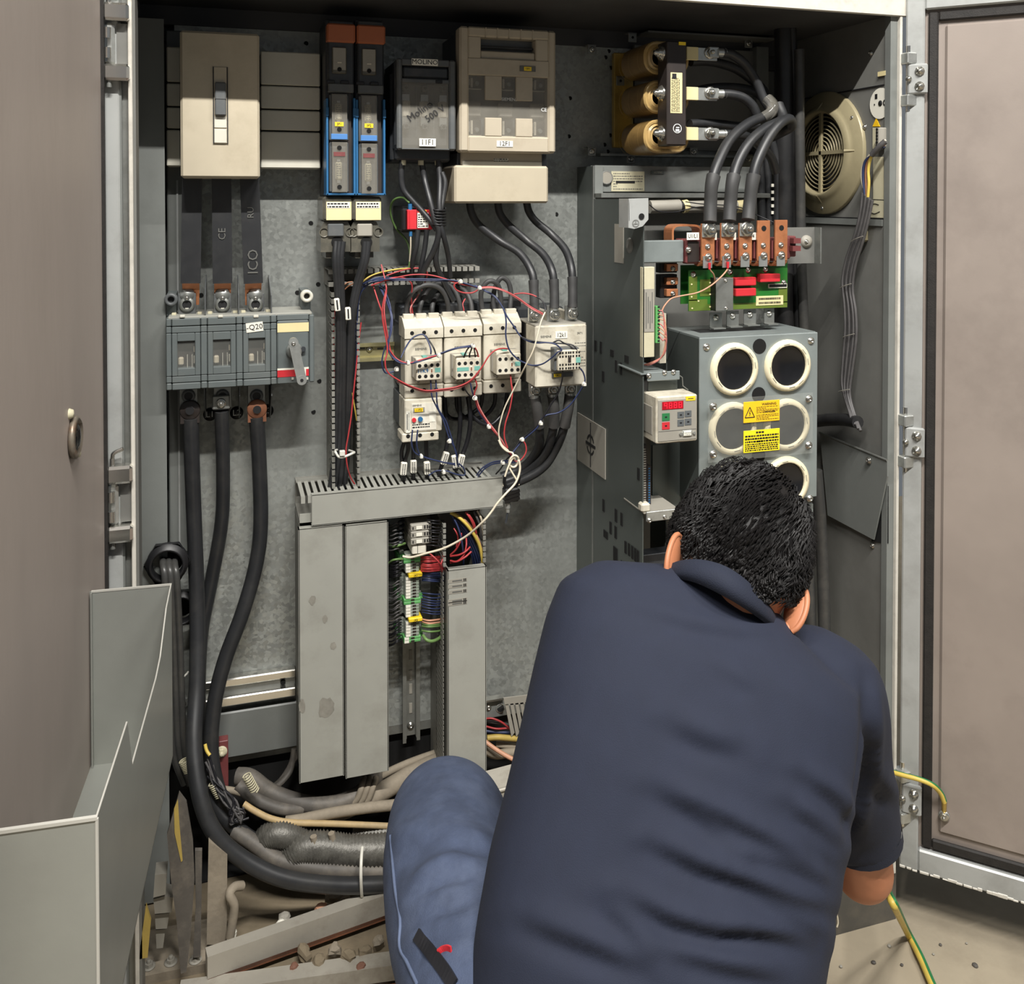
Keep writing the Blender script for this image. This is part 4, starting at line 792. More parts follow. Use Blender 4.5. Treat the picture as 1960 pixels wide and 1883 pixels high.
# ================================================================ contactors
def contactor(px, label, aux, teal, handwritten=None, yf=.20, group='small contactors'):
    g = rect(*px, yf); a, b, c, d = g; w_ = b - a; h = d - c
    t = T('contactor', label, 'contactor', ((a + b) / 2, PL, c))
    part('base', MB('dark_plastic').box(a + .0005, b - .0005, yf + .045, PL - .004, c + .012, d - .002, 'dark_plastic', .002).box(a + .004, b - .004, yf + .06, PL - .002, d - .01, d + .03, 'dark_plastic', .003), t)
    mb = MB('ivory').box(a + .001, b - .001, yf + .002, yf + .05, c + h * .185, d - h * .185, None, .002)
    part('body', mb, t)
    for s, z0_, z1_ in ((1, d - h * .18, d), (-1, c, c + h * .18)):
        mb = MB('ivory')
        if s > 0: mb.M = None; mb.prism([(yf, z0_), (yf, z1_ - .006), (yf + .028, z1_ + .012), (yf + .06, z1_ + .012), (yf + .06, z0_)], a, b, axis='x')
        else: mb.box(a, b, yf, yf + .06, z0_, z1_, None, .002)
        o = part('terminal_block', mb, t)
        for k in (.19, .5, .81): part('screw_hole', MB('void').cyl((a + w_ * k, yf + .001, (z0_ + z1_) / 2 - .002 * s), (a + w_ * k, yf - .0006, (z0_ + z1_) / 2 - .002 * s), .0038, None, 12), o)
        if s > 0:
            for k in (.0, .333, .667): part('wire_guard', MB('ivory').box(a + w_ * (k + .03), a + w_ * (k + .30), yf + .024, yf + .034, z1_ + .008, z1_ + .019, None, .001), o)
    text('brand_print', 'SIEMENS', (a + w_ * .42, yf + .0015, d - h * .33), .006, 'ink_soft', t)
    ax = rect(*aux, yf - .038); A, B, Cc, D = ax
    u = MB('ivory').box(A, B, yf - .038, yf - .008, Cc, D, None, .0015).box(A - .002, B + .001, yf - .012, yf + .004, Cc + .002, D + .004, 'label_grey', .001).box(A, B, yf - .034, yf - .008, D - .001, D + .004, 'ivory', .001)
    o = part('auxiliary_block', u, t, 'small auxiliary contact block')
    for r_ in (.76, .22):
        for k in range(4): part('screw_hole', MB('void').cyl((A + (B - A) * (.13 + .247 * k), yf - .037, Cc + (D - Cc) * r_), (A + (B - A) * (.13 + .247 * k), yf - .0386, Cc + (D - Cc) * r_), .0034, None, 10), o)
    zc = Cc + (D - Cc) * .49
    if teal[0]: part('teal_strip', MB('teal').box(A + .002, A + (B - A) * .52, yf - .0386, yf - .037, zc - .0035, zc + .0035), o)
    if teal[1]: part('teal_strip', MB('teal').box(B - (B - A) * .25, B - .001, yf - .0386, yf - .037, zc - .0035, zc + .0045), o)
    part('indicator', MB('core_black').box(A + (B - A) * .57, A + (B - A) * .66, yf - .0388, yf - .037, zc - .005, zc + .005, 'ivory_clean').box(A + (B - A) * .59, A + (B - A) * .65, yf - .0392, yf - .0385, zc - .0035, zc + .003, 'rust'), o)
    if handwritten: text('handwriting', handwritten, (A + (B - A) * .26, yf - .0388, zc), .010, 'blue', o)
    if teal[2]: part('teal_tab', MB('teal').box(A + (B - A) * .3, A + (B - A) * .48, yf - .03, yf - .015, D + .002, D + .007), o)
    part('latch_screw', MB().screw((a + w_ * .33, yf + .002, c + h * .235), .0035), t)
    return t
k1 = contactor((774.6, 622, 848.6, 761), 'ivory contactor over the overload relay, handwritten 11K2 on its auxiliary block', (797, 690, 844, 728), (0, 1, 1), '11K9')
k1['label'] = 'ivory contactor above the overload relay, handwritten mark on its auxiliary block'
k2 = contactor((850.5, 618, 923, 759), 'ivory contactor in the middle of the three small ones, teal strip on its auxiliary block', (873, 685, 919.5, 726), (1, 1, 1))
k3 = contactor((926, 613, 998, 752), 'ivory contactor beside the big one, orange sleeved cables entering its top', (951, 677, 997, 717), (0, 1, 1))
# overload relay
YF = .195
g = rect(774.6, 762.5, 846, 827, YF); a, b, c, d = g; Xp = lambda px: U(px, 800, YF).x; Zp = lambda py: U(810, py, YF).z
t = T('overload_relay', 'ivory overload relay under the left contactor with red and blue buttons', 'relay', ((a + b) / 2, PL, c))
part('body', MB('ivory').box(a, b, YF, YF + .06, c, d, None, .002).box(a + .001, b - .004, YF + .05, PL - .004, c, d - .002, 'dark_plastic', .002), t)
part('dial_panel', MB('ivory_clean').box(Xp(788), Xp(835), YF - .001, YF + .002, Zp(823), Zp(771)), t)
g2 = rect(769.5, 828, 840, 845, YF); o = part('terminal_block', MB('ivory').box(g2[0], g2[1], YF, YF + .05, g2[2], g2[3], None, .002), t)
for px in (781, 804, 827): part('screw_hole', MB('void').cyl((Xp(px), YF + .001, Zp(832.5)), (Xp(px), YF - .0006, Zp(832.5)), .0038, None, 12), o)
part('reset_button', MB('red').cyl((Xp(792), YF, Zp(802)), (Xp(792), YF - .004, Zp(802)), .0042, None, 14), t, 'red button')
part('test_button', MB('blue').cyl((Xp(804), YF, Zp(801)), (Xp(804), YF - .005, Zp(801)), .0046, None, 14), t, 'blue button')
o = part('yellow_tag', MB('label_grey').box(Xp(791), Xp(812.5), YF - .002, YF, Zp(788), Zp(779)).box(Xp(793), Xp(809), YF - .0028, YF - .0018, Zp(787), Zp(780), 'yellow'), t); text('print', '11F2', (Xp(801), YF - .003, Zp(783.5)), .006, 'ink', o)
part('sticker', MB('label_white').box(Xp(821), Xp(833), YF - .0018, YF, Zp(808), Zp(787)), t); text('brand_print', 'SIEMENS', (Xp(798), YF - .0014, Zp(775)), .0046, 'ink_soft', t)
mb = MB('ink'); lines(mb, Xp(789), Xp(822), Zp(819), Zp(809), YF - .0014, 2, 'ink', .5, 4, False); part('print', mb, t, None, 'stuff')
part('side_label', MB('label_white').box(Xp(777), Xp(785), YF - .0008, YF, Zp(826), Zp(785)).box(Xp(778.5), Xp(780), YF - .0012, YF, Zp(820), Zp(790), 'ink').box(Xp(782), Xp(783), YF - .0012, YF, Zp(822), Zp(788), 'ink'), t)
# big contactor
YF = .125
g = rect(1025, 622, 1123.5, 740, YF); a, b, c, d = g; Xp = lambda px: U(px, 680, YF).x; Zp = lambda py: U(1075, py, YF).z
t = T('contactor', 'big ivory contactor labelled 12k1 at the right of the row', 'contactor', ((a + b) / 2, PL, c))
part('body', MB('ivory').box(a, b, YF, YF + .06, c, d, None, .003).box(a, b, YF + .004, YF + .11, d - .002, d + .002, 'label_grey', .001), t)
part('base', MB('black').box(a + .001, b - .001, YF + .058, YF + .13, c - .002, d + .001, 'black', .003).box(a + .004, b - .004, YF + .12, PL - .002, c - .012, d + .02, 'dark_plastic', .003).box(a - .03, a + .02, YF + .15, PL, d - .02, d + .035, 'black', .003), t)
label(t, (1063, 634.5, 1086, 647.5), '12k1', YF - .0004, .0115, sx=.85, lab='white handwritten label')
text('brand_print', 'SIEMENS', (Xp(1045), YF - .0004, Zp(643)), .0058, 'ink_soft', t); text('print', '3RT1', (Xp(1110), YF - .0004, Zp(639)), .0055, 'ink_soft', t)
mb = MB('ink_soft'); lines(mb, Xp(1100), Xp(1121), Zp(705), Zp(655), YF - .0004, 9, 'ink_soft', .22, 12); part('print', mb, t, None, 'stuff')
ax = rect(1068, 670, 1111, 709, YF - .03); A, B, Cc, D = ax
o = part('auxiliary_block', MB('ivory').box(A, B, YF - .03, YF + .002, Cc, D, None, .0015).box(A - .004, B, YF - .022, YF + .002, Cc - .001, D + .003, 'mid_plastic', .001), t, 'auxiliary block with paired holes')
for r_ in (.88, .70, .30, .12):
    for k in range(8): part('wire_hole', MB('void').box(A + (B - A) * (.06 + .117 * k + .03 * (k // 2 % 2)) , A + (B - A) * (.06 + .117 * k + .03 * (k // 2 % 2)) + .0030, YF - .0306, YF - .029, Cc + (D - Cc) * r_ - .0018, Cc + (D - Cc) * r_ + .0018), o)
part('teal_strip', MB('teal').box(B - .009, B, YF - .0306, YF - .029, Cc + .014, Cc + .024), o)
part('indicator', MB('core_black').box(A + .020, A + .026, YF - .0306, YF - .029, Cc + .015, Cc + .025), o)
o = part('yellow_tag', MB('dark_plastic').box(Xp(1056), Xp(1096), YF - .003, YF, Zp(721), Zp(713), 'mid_plastic').box(Xp(1059), Xp(1073), YF - .0038, YF - .0028, Zp(720), Zp(714), 'yellow'), t); text('print', '12K1', (Xp(1066), YF - .004, Zp(717)), .005, 'ink', o)
for (px, py, up) in ((1023, 600, 1), (1058.5, 600, 1), (1093, 599, 1), (1024, 744, 0), (1057, 743, 0), (1093, 740, 0)):
    p = U(px, py, YF + .045); part('terminal_pad', MB('steel').box(p.x - .011, p.x + .011, p.y, p.y + .008, p.z - .016, p.z + .016, None, .001), t)
mb = MB('label_grey')
for px in (1046, 1081): p = U(px, 612, YF + .07); part('terminal_barrier', MB('ivory').box(p.x - .004, p.x + .004, YF + .05, YF + .12, d - .002, d + .02, None, .002), t)
# cables leaving the big contactor downwards
G = 'thick cables under the big contactor'
for l, s in (('leftmost', [(1024, 760, .162), (1029, 790, .165), (1033, 830, .18), (1031, 855, .20), (1016, 880, .23), (995, 898, .25), (960, 912, .26)]),
             ('middle', [(1058, 758, .162), (1061, 790, .165), (1057, 830, .18), (1046, 862, .20), (1026, 890, .22), (998, 910, .235), (955, 926, .245)]),
             ('rightmost', [(1091, 756, .162), (1086, 790, .165), (1076, 830, .18), (1062, 862, .20), (1042, 892, .21), (1010, 914, .22), (960, 934, .235)])):
    cable('thick black cable leaving the bottom of the big contactor, %s of three' % l, s, .0088, G, lug=.0075, sleeve=.06)
# ================================================================ loop cables between contactors
c7 = lambda q: [(740 + x / 6.974, 500 + y / 6.974, d) for x, y, d in q]
c49 = lambda q: [(740 + x / 4.9, 740 + y / 4.9, d) for x, y, d in q]
c6 = lambda q: [(600 + x / 3.62, 440 + y / 3.62, d) for x, y, d in q]
G = 'black loop cables arching over the contactors'
def loop(l, s, r=.0049, sleeve=None):
    if not sleeve: return wire('loop_cable', l, s, r, 'rubber_grey', 'cable', G, 10)
    P = pts_of(s); t = T('loop_cable', l, 'cable', P[0], G); part('insulation', MB('rubber_grey').tube(P, r, 10, None, 6), t)
    for p in (P[0], ): part('sleeve', MB('orange').cyl(p - Vector((0, 0, .004)), p + Vector((0, 0, .010)), r * 1.15, r * 1.05, 12), t, 'orange sleeve')
    return t
loop('tall black loop cable arching from the first contactor to the second, frontmost', c7([(275, 830, .235), (268, 620, .235), (330, 430, .225), (470, 330, .22), (620, 320, .22), (740, 390, .225), (805, 520, .23), (825, 680, .235), (800, 810, .235)]))
loop('black loop cable arching from the first contactor, second in depth', c7([(440, 830, .235), (445, 620, .24), (520, 430, .25), (640, 310, .25), (790, 300, .245), (900, 380, .24), (965, 520, .235), (985, 680, .235), (965, 810, .235)]))
loop('black loop cable arching from the first contactor, rearmost', c7([(610, 830, .235), (610, 600, .245), (690, 430, .265), (830, 330, .27), (980, 350, .265), (1080, 440, .25), (1130, 580, .24), (1135, 720, .235), (1120, 810, .235)]))
loop('black loop cable leaving the left port of the third contactor', c7([(1300, 760, .235), (1265, 560, .235), (1265, 400, .23), (1340, 280, .225), (1430, 270, .225), (1500, 350, .23), (1525, 540, .235), (1500, 740, .24)]), sleeve=1)
loop('black loop cable leaving the middle port of the third contactor', c7([(1470, 760, .245), (1425, 560, .25), (1440, 380, .25), (1500, 250, .245), (1560, 225, .245), (1630, 290, .245), (1660, 440, .245), (1650, 600, .24), (1640, 735, .24)]), sleeve=1)
loop('short black cable curling behind the second contactor', c7([(790, 790, .26), (760, 650, .275), (690, 570, .29), (640, 600, .30)]), .0042)
loop('black cable dipping behind the second contactor', c7([(905, 800, .26), (900, 620, .28), (860, 480, .29), (800, 400, .30)]), .0042)
loop('black cable climbing behind the second contactor', c7([(1065, 800, .255), (1060, 640, .27), (1020, 520, .285), (940, 420, .295)]), .0042)
G = 'black cables below the small contactors'
for l, s, r in (('black cable looping low from the second contactor to the third, outer', c49([(545, 95, .25), (545, 220, .25), (600, 295, .25), (700, 300, .255), (800, 250, .26), (880, 180, .26), (900, 60, .25)]), .0042),
             ('black cable looping low from the second contactor to the third, middle', c49([(655, 95, .25), (670, 220, .25), (760, 300, .25), (880, 290, .255), (960, 240, .255), (1010, 160, .255), (1020, 60, .25)]), .0042),
             ('black cable looping low from the second contactor to the third, inner', c49([(760, 95, .25), (790, 240, .245), (870, 330, .24), (970, 360, .24), (1050, 300, .245), (1110, 200, .25), (1130, 60, .25)]), .0042),
             ('black cable running straight down below the second contactor, left of two', c49([(680, 95, .235), (690, 300, .235), (680, 480, .24), (655, 640, .245), (640, 780, .25)]), .0046),
             ('black cable running straight down below the second contactor, right of two', c49([(770, 95, .23), (785, 320, .23), (760, 500, .235), (710, 640, .24), (650, 780, .25)]), .0046),
             ('black cable beside the overload relay running down to a white tag', c49([(540, 60, .25), (555, 250, .245), (575, 450, .24), (550, 620, .24), (490, 830, .25)]), .0044),
             ('black cable under the overload relay, leftmost of four', c49([(165, 520, .23), (140, 610, .235), (145, 720, .24), (155, 900, .25)]), .0040),
             ('black cable under the overload relay, second from the left', c49([(200, 520, .225), (200, 600, .23), (170, 720, .235), (160, 900, .245)]), .0040),
             ('black cable under the overload relay, third from the left', c49([(250, 520, .23), (252, 620, .235), (250, 720, .24), (250, 890, .25)]), .0042),
             ('black cable under the overload relay, rightmost of four', c49([(370, 510, .23), (372, 620, .235), (380, 720, .24), (380, 880, .25)]), .0044)):
    wire('power_cable', l, s, r, 'w_black', 'cable', G, 8)
for i, (x, y, r_) in enumerate(((158, 765, .1), (250, 745, 0), (378, 760, -.05), (545, 670, .3), (640, 700, -.15), (695, 695, .25))):
    p = U(740 + x / 4.9, 740 + y / 4.9, .232); mb = MB('label_white'); mb.M = Matrix.Translation(p) @ Matrix.Rotation(r_, 4, 'Y')
    mb.box(-.0058, .0058, -.006, .004, -.0125, .0125, None, .0015)
    for q in range(2):
        for z in range(7): mb.box(-.0035 + q * .004, -.0012 + q * .004, -.0063, -.0058, -.0105 + z * .003, -.0088 + z * .003, 'ink')
    top('cable_tag', mb, 'white printed cable tag above the covered duct, %s from the left' % ('first', 'second', 'third', 'fourth', 'fifth', 'sixth')[i], 'cable tag', 'white cable tags above the covered duct')
for px, py, r_, l in ((645, 583, -.1, 'left'), (666, 600, -.05, 'right')):
    p = U(px, py, .198); mb = MB('label_white'); mb.M = Matrix.Translation(p) @ Matrix.Rotation(r_, 4, 'Y')
    mb.box(-.005, .005, -.005, .003, -.012, .012, None, .0015).box(-.0015, .0015, -.0053, -.0048, -.009, .009, 'ink')
    top('cable_tag', mb, 'white cable tag on the sheathed bundles in the upright duct, %s of two' % l, 'cable tag', 'cable tags in the upright duct')
# ================================================================ thin control wires around the contactors
def ws(rows, r=.0015, d=.10):
    for nm, l, s, m in rows: wire(nm, l, s, r, m)
c39 = lambda q: [(600 + x / 3.92, 480 + y / 3.92, d) for x, y, d in q]
ws([
 ('red_wire', 'long red wire sweeping in a low arc across the fronts of the small contactors', c7([(0, 350, .17), (-60, 700, .16), (10, 1150, .155), (-20, 1340, .15), (15, 1480, .15), (150, 1580, .15), (330, 1670, .15), (520, 1725, .15), (720, 1710, .15), (940, 1675, .15), (1120, 1590, .145), (1260, 1430, .14), (1360, 1270, .14), (1440, 1195, .145), (1530, 1165, .155), (1640, 1170, .16)]), 'w_red'),
 ('red_wire', 'red wire doubling the low arc across the small contactors', c7([(140, 1600, .153), (340, 1690, .152), (520, 1742, .152), (720, 1728, .152), (930, 1700, .152), (1110, 1615, .15), (1240, 1480, .148)]), 'w_pink'),
 ('red_wire', 'red wire leaving the top duct and dropping beside the upper rail', c6([(470, 240, .22), (505, 400, .20), (490, 540, .18), (500, 650, .17), (525, 800, .165), (550, 900, .16)]), 'w_red'),
 ('red_wire', 'second red wire dropping from the top duct beside the upper rail', c6([(415, 390, .22), (450, 500, .20), (485, 600, .18), (500, 720, .17), (515, 840, .165)]), 'w_red'),
 ('blue_wire', 'dark blue wire dropping from the top duct in a wide bow, leftmost', c6([(455, 390, .22), (500, 480, .20), (530, 560, .18), (540, 640, .17), (520, 760, .165), (485, 850, .165), (475, 930, .165), (500, 990, .17), (560, 980, .17)]), 'w_blue'),
 ('blue_wire', 'blue wire dropping from the top duct in a wide bow, middle', c6([(470, 400, .22), (520, 520, .19), (545, 600, .175), (540, 700, .165), (515, 800, .16), (540, 870, .158), (600, 910, .155), (660, 925, .15), (720, 915, .145), (800, 890, .145), (860, 868, .148), (960, 830, .15), (1050, 812, .15), (1105, 812, .152)]), 'w_blue'),
 ('blue_wire', 'blue wire dropping from the top duct in a wide bow, rightmost', c6([(480, 380, .22), (535, 540, .19), (530, 700, .17), (520, 830, .16), (570, 905, .155), (650, 928, .150), (730, 905, .145), (860, 862, .147), (980, 820, .15), (1095, 800, .152)]), 'w_blue'),
 ('red_wire', 'thin red wire lying along the blue wires in front of the left contactor', c6([(520, 820, .163), (580, 895, .157), (660, 922, .149), (760, 895, .144), (850, 870, .146)]), 'w_red'),
 ('blue_wire', 'dark blue wire arching up from the bundle over the left contactor front', c7([(190, 1290, .155), (250, 1160, .165), (330, 1040, .18), (420, 985, .185), (500, 985, .185), (560, 1080, .175), (590, 1180, .168), (590, 1240, .17)]), 'w_blue'),
 ('black_wire', 'thin black wire dropping into the left auxiliary block', c7([(520, 990, .184), (570, 1060, .18), (620, 1140, .172), (645, 1200, .17), (655, 1245, .17)]), 'w_black'),
 ('black_wire', 'thin black wire dropping into the middle auxiliary block, left of three', c7([(1130, 1130, .152), (1090, 1160, .155), (1050, 1230, .165), (1030, 1290, .166)]), 'w_black'),
 ('black_wire', 'thin black wire dropping into the middle auxiliary block, centre of three', c7([(1145, 1125, .151), (1130, 1180, .155), (1110, 1230, .165), (1105, 1290, .166)]), 'w_black'),
 ('black_wire', 'thin black wire dropping into the middle auxiliary block, right of three', c7([(1165, 1120, .151), (1170, 1180, .155), (1180, 1240, .165), (1185, 1290, .166)]), 'w_black'),
 ('red_wire', 'short red wire entering the right port of the middle auxiliary block', c7([(1150, 1115, .151), (1195, 1180, .155), (1215, 1230, .163), (1225, 1280, .166)]), 'w_red'),
 ('blue_wire', 'blue wire coming down over the front of the third contactor', c7([(1180, 320, .19), (1300, 390, .18), (1450, 480, .165), (1560, 640, .155), (1595, 800, .15), (1590, 980, .15), (1620, 1140, .15), (1680, 1240, .15), (1760, 1310, .15), (1830, 1350, .14), (1950, 1390, .13), (2080, 1370, .115), (2200, 1290, .10), (2290, 1210, .09), (2340, 1190, .092)]), 'w_blue'),
 ('blue_wire', 'second blue wire coming down over the third contactor towards the big one', c7([(1290, 380, .182), (1440, 460, .167), (1540, 600, .157), (1610, 740, .15), (1700, 870, .145), (1780, 990, .14), (1880, 1060, .13), (2000, 1090, .115), (2140, 1085, .105), (2260, 1110, .10), (2340, 1180, .10)]), 'w_blue'),
 ('black_wire', 'black wire running across the front of the big contactor to its block', c6([(1440, 740, .13), (1500, 765, .12), (1590, 778, .112), (1690, 785, .11), (1750, 790, .105), (1800, 820, .10), (1835, 850, .096)]), 'w_black'),
 ('black_wire', 'black wire hopping in a little peak on the big contactor', c6([(1660, 780, .112), (1700, 765, .108), (1740, 785, .106), (1800, 800, .10), (1830, 840, .096)]), 'w_black'),
 ('red_wire', 'red wire arching from the top duct to the white cable tie over the contactors', c6([(400, 385, .21), (500, 350, .20), (600, 325, .19), (690, 310, .185), (800, 312, .18), (900, 335, .175), (1000, 370, .17), (1150, 400, .165)]), 'w_red'),
 ('blue_wire', 'blue wire running level from the top duct to the white cable tie', c6([(330, 380, .22), (420, 345, .205), (560, 340, .19), (760, 340, .18), (920, 345, .172), (1010, 358, .168), (1140, 400, .165), (1200, 430, .19)]), 'w_blue'),
 ('blue_wire', 'second blue wire running level over the contactors, just below the first', c6([(330, 400, .225), (430, 358, .21), (580, 350, .195), (780, 352, .185), (930, 355, .176), (1010, 362, .17), (1100, 390, .168), (1150, 405, .166)]), 'w_blue'),
 ('red_wire', 'slack red wire sagging between the two white ties over the contactors', c6([(1010, 358, .168), (975, 380, .17), (990, 415, .17), (1040, 435, .17), (1100, 435, .168), (1140, 415, .166), (1155, 400, .165)]), 'w_red'),
 ('red_wire', 'red wire running from the tie over the third contactor to the big one', c6([(1150, 400, .165), (1230, 395, .16), (1310, 415, .15), (1400, 460, .135), (1500, 530, .115), (1590, 580, .10)]), 'w_red'),
 ('pink_wire', 'pink wire running beside the red one from the tie to the big contactor', c6([(1150, 405, .163), (1240, 402, .158), (1330, 428, .147), (1420, 480, .132), (1510, 545, .113), (1595, 590, .10)]), 'w_pink'),
 ('red_wire', 'bright red wire lying over the lugs of the big contactor', c6([(1390, 445, .14), (1450, 438, .135), (1510, 448, .13), (1550, 465, .125)]), 'w_red'),
 ('black_wire', 'black wire bent over the middle lug of the big contactor', c6([(1545, 462, .125), (1585, 490, .12), (1605, 540, .11), (1602, 580, .105)]), 'w_black'),
 ('white_wire', 'white wire crossing down in front of the big contactor to the spliced bundle', c6([(1605, 570, .10), (1575, 640, .095), (1550, 740, .09), (1520, 840, .09), (1470, 940, .10), (1430, 1020, .12), (1390, 1100, .13), (1330, 1220, .14), (1300, 1310, .145), (1283, 1400, .15), (1300, 1480, .15), (1350, 1530, .15)]), 'w_white'),
 ('red_wire', 'red wire hanging from the third contactor to the spliced bundle', c6([(1365, 1000, .17), (1370, 1060, .165), (1378, 1130, .16), (1360, 1240, .155), (1330, 1340, .15), (1322, 1430, .15), (1345, 1510, .15)]), 'w_red'),
 ('blue_wire', 'blue wire hanging from the left auxiliary block to the covered duct', c6([(812, 1040, .17), (820, 1150, .17), (850, 1220, .175), (900, 1320, .18), (940, 1440, .185), (985, 1530, .19), (1000, 1630, .20)]), 'w_blue'),
 ('blue_wire', 'second blue wire hanging from the left auxiliary block to the covered duct', c6([(848, 1040, .17), (852, 1120, .17), (862, 1230, .175), (915, 1320, .18), (950, 1420, .185), (990, 1560, .19), (1005, 1640, .20)]), 'w_blue'),
 ('blue_wire', 'pale blue wire hooked under the overload relay, outer', c6([(686, 1385, .19), (680, 1480, .19), (700, 1540, .195), (745, 1565, .20), (820, 1590, .205), (900, 1610, .21), (980, 1620, .215)]), 'w_blue'),
 ('blue_wire', 'pale blue wire hooked under the overload relay, inner', c6([(722, 1385, .19), (715, 1470, .19), (725, 1530, .195), (755, 1568, .20), (840, 1595, .205), (980, 1628, .215)]), 'w_blue'),
 ('black_wire', 'black wire hanging from the middle auxiliary block, left', c6([(1042, 1030, .17), (1045, 1090, .17), (1075, 1140, .175), (1110, 1170, .18)]), 'w_black'),
 ('red_wire', 'red wire hanging from the middle auxiliary block, thick and tied', c6([(1120, 1030, .168), (1132, 1080, .168), (1115, 1130, .17), (1120, 1170, .172), (1145, 1240, .172), (1190, 1310, .17), (1230, 1370, .165), (1290, 1440, .16), (1330, 1510, .155), (1370, 1560, .15), (1395, 1600, .15)]), 'w_red'),
 ('pink_wire', 'pink wire twisted along the red one below the middle contactor', c6([(1128, 1170, .170), (1155, 1240, .170), (1200, 1315, .168), (1250, 1380, .163), (1300, 1450, .158), (1350, 1530, .153), (1385, 1580, .15)]), 'w_pink'),
 ('blue_wire', 'dark blue wire twisted along the red one below the middle contactor', c6([(1085, 1050, .17), (1100, 1120, .175), (1125, 1190, .178), (1150, 1270, .178), (1210, 1350, .172), (1280, 1430, .166), (1340, 1530, .156), (1400, 1610, .15)]), 'w_blue'),
 ('black_wire', 'black wire running from the bundle up to the right cables', c6([(1375, 1540, .155), (1440, 1450, .155), (1500, 1400, .15), (1560, 1350, .14), (1590, 1300, .135), (1640, 1220, .13), (1700, 1120, .12), (1725, 1020, .105), (1725, 960, .098)]), 'w_black'),
 ('blue_wire', 'blue wire running from the bundle up to the right edge of the big contactor', c6([(1370, 1555, .153), (1450, 1460, .153), (1550, 1370, .14), (1600, 1290, .135), (1700, 1265, .13), (1780, 1210, .12), (1850, 1110, .11), (1880, 1050, .105), (1870, 990, .10), (1840, 950, .097)]), 'w_blue'),
 ('red_wire', 'red wire bowing out right of the spliced bundle', c6([(1445, 1450, .15), (1470, 1490, .148), (1472, 1540, .147), (1440, 1590, .147), (1400, 1605, .148)]), 'w_red'),
 ('blue_wire', 'blue wire arching from the bundle down into the covered duct', c6([(1400, 1600, .15), (1320, 1600, .17), (1240, 1610, .19), (1170, 1650, .20), (1130, 1700, .21)]), 'w_blue'),
 ('blue_wire', 'second blue wire arching from the bundle down into the covered duct', c6([(1395, 1612, .15), (1310, 1612, .17), (1235, 1625, .19), (1180, 1660, .20), (1140, 1710, .21)]), 'w_blue'),
 ('black_wire', 'short black wire slanting down behind the bundle to the plate', c6([(1370, 1560, .16), (1330, 1600, .18), (1300, 1650, .20), (1265, 1690, .23)]), 'w_black'),
 ('blue_wire', 'blue wire coiling just above the covered duct slots', c6([(800, 1700, .215), (850, 1670, .21), (920, 1670, .205), (980, 1690, .205), (1030, 1700, .21), (1050, 1690, .21), (1040, 1650, .205), (1010, 1620, .20)]), 'w_blue'),
 ('pink_wire', 'thin pink wire at the first contactor top left port', c7([(470, 380, .25), (390, 500, .235), (325, 610, .225), (320, 680, .225), (340, 730, .23)]), 'w_pink'),
 ('red_wire', 'red wire curving down into the first contactor top', c7([(0, 245, .2), (120, 215, .2), (230, 225, .205), (310, 270, .21), (340, 340, .215), (330, 470, .225), (335, 600, .23), (350, 710, .232)]), 'w_red'),
 ('red_wire', 'thin red wire hooking over the duct edge above the loop cables', c7([(0, 190, .22), (180, 130, .22), (330, 95, .215), (480, 100, .21), (540, 150, .21), (530, 230, .22), (505, 300, .23)]), 'w_red'),
 ('red_wire', 'short red wire behind the loop cables of the second contactor', c7([(1050, 500, .25), (1015, 570, .245), (1030, 650, .24), (1015, 720, .24)]), 'w_red'),
 ('yellow_wire', 'yellow wire running along the top duct into the upright duct', c6([(700, 262, .235), (560, 275, .23), (430, 305, .225), (350, 350, .22), (300, 420, .225), (270, 520, .23), (255, 650, .235), (245, 800, .24), (240, 920, .24), (255, 1060, .24), (280, 1200, .245), (300, 1320, .25)]), 'w_yellow'),
 ('brown_wire', 'brown wire running along the top duct', c6([(780, 268, .24), (640, 272, .235), (500, 290, .23), (400, 325, .228), (330, 380, .23), (300, 460, .235)]), 'w_brown'),
 ('blue_wire', 'blue wire curving from the top duct down into the upright duct, outer', c6([(560, 330, .225), (430, 335, .22), (350, 380, .22), (305, 450, .225), (290, 560, .23), (285, 700, .235), (275, 860, .24), (265, 1000, .25)]), 'w_blue'),
 ('blue_wire', 'blue wire curving from the top duct down into the upright duct, inner', c6([(560, 345, .225), (440, 350, .222), (365, 390, .222), (320, 460, .228), (305, 600, .235), (300, 760, .24), (295, 900, .245), (285, 1040, .25)]), 'w_blue'),
 ('grey_wire', 'grey wire curving from the top duct down the upright duct', c6([(520, 320, .23), (400, 335, .228), (320, 390, .228), (275, 480, .232), (262, 600, .24), (262, 760, .245), (280, 860, .25)]), 'w_grey'),
 ('red_wire', 'red wire running the length of the upright duct', c6([(330, 640, .24), (315, 760, .238), (295, 960, .235), (275, 1150, .232), (260, 1300, .23), (240, 1430, .228), (225, 1530, .228), (235, 1640, .23), (260, 1720, .235), (285, 1760, .24)]), 'w_red'),
 ('red_wire', 'red wire peeking out at the left of the upright duct', c6([(205, 440, .27), (150, 560, .28), (140, 700, .29), (145, 1000, .29), (150, 1250, .29), (170, 1420, .285)]), 'w_red'),
])
for l, a, b, m in (('orange brown wire crossing under the sheathed bundles', (200, 430), (280, 370), 'w_brown'), ('flesh coloured wire crossing under the sheathed bundles', (205, 385), (270, 360), 'w_flesh')):
    wire('short_wire', l, c6([(a[0], a[1], .25), ((a[0] + b[0]) / 2, (a[1] + b[1]) / 2 - 8, .245), (b[0], b[1], .24)]), .0014, m)
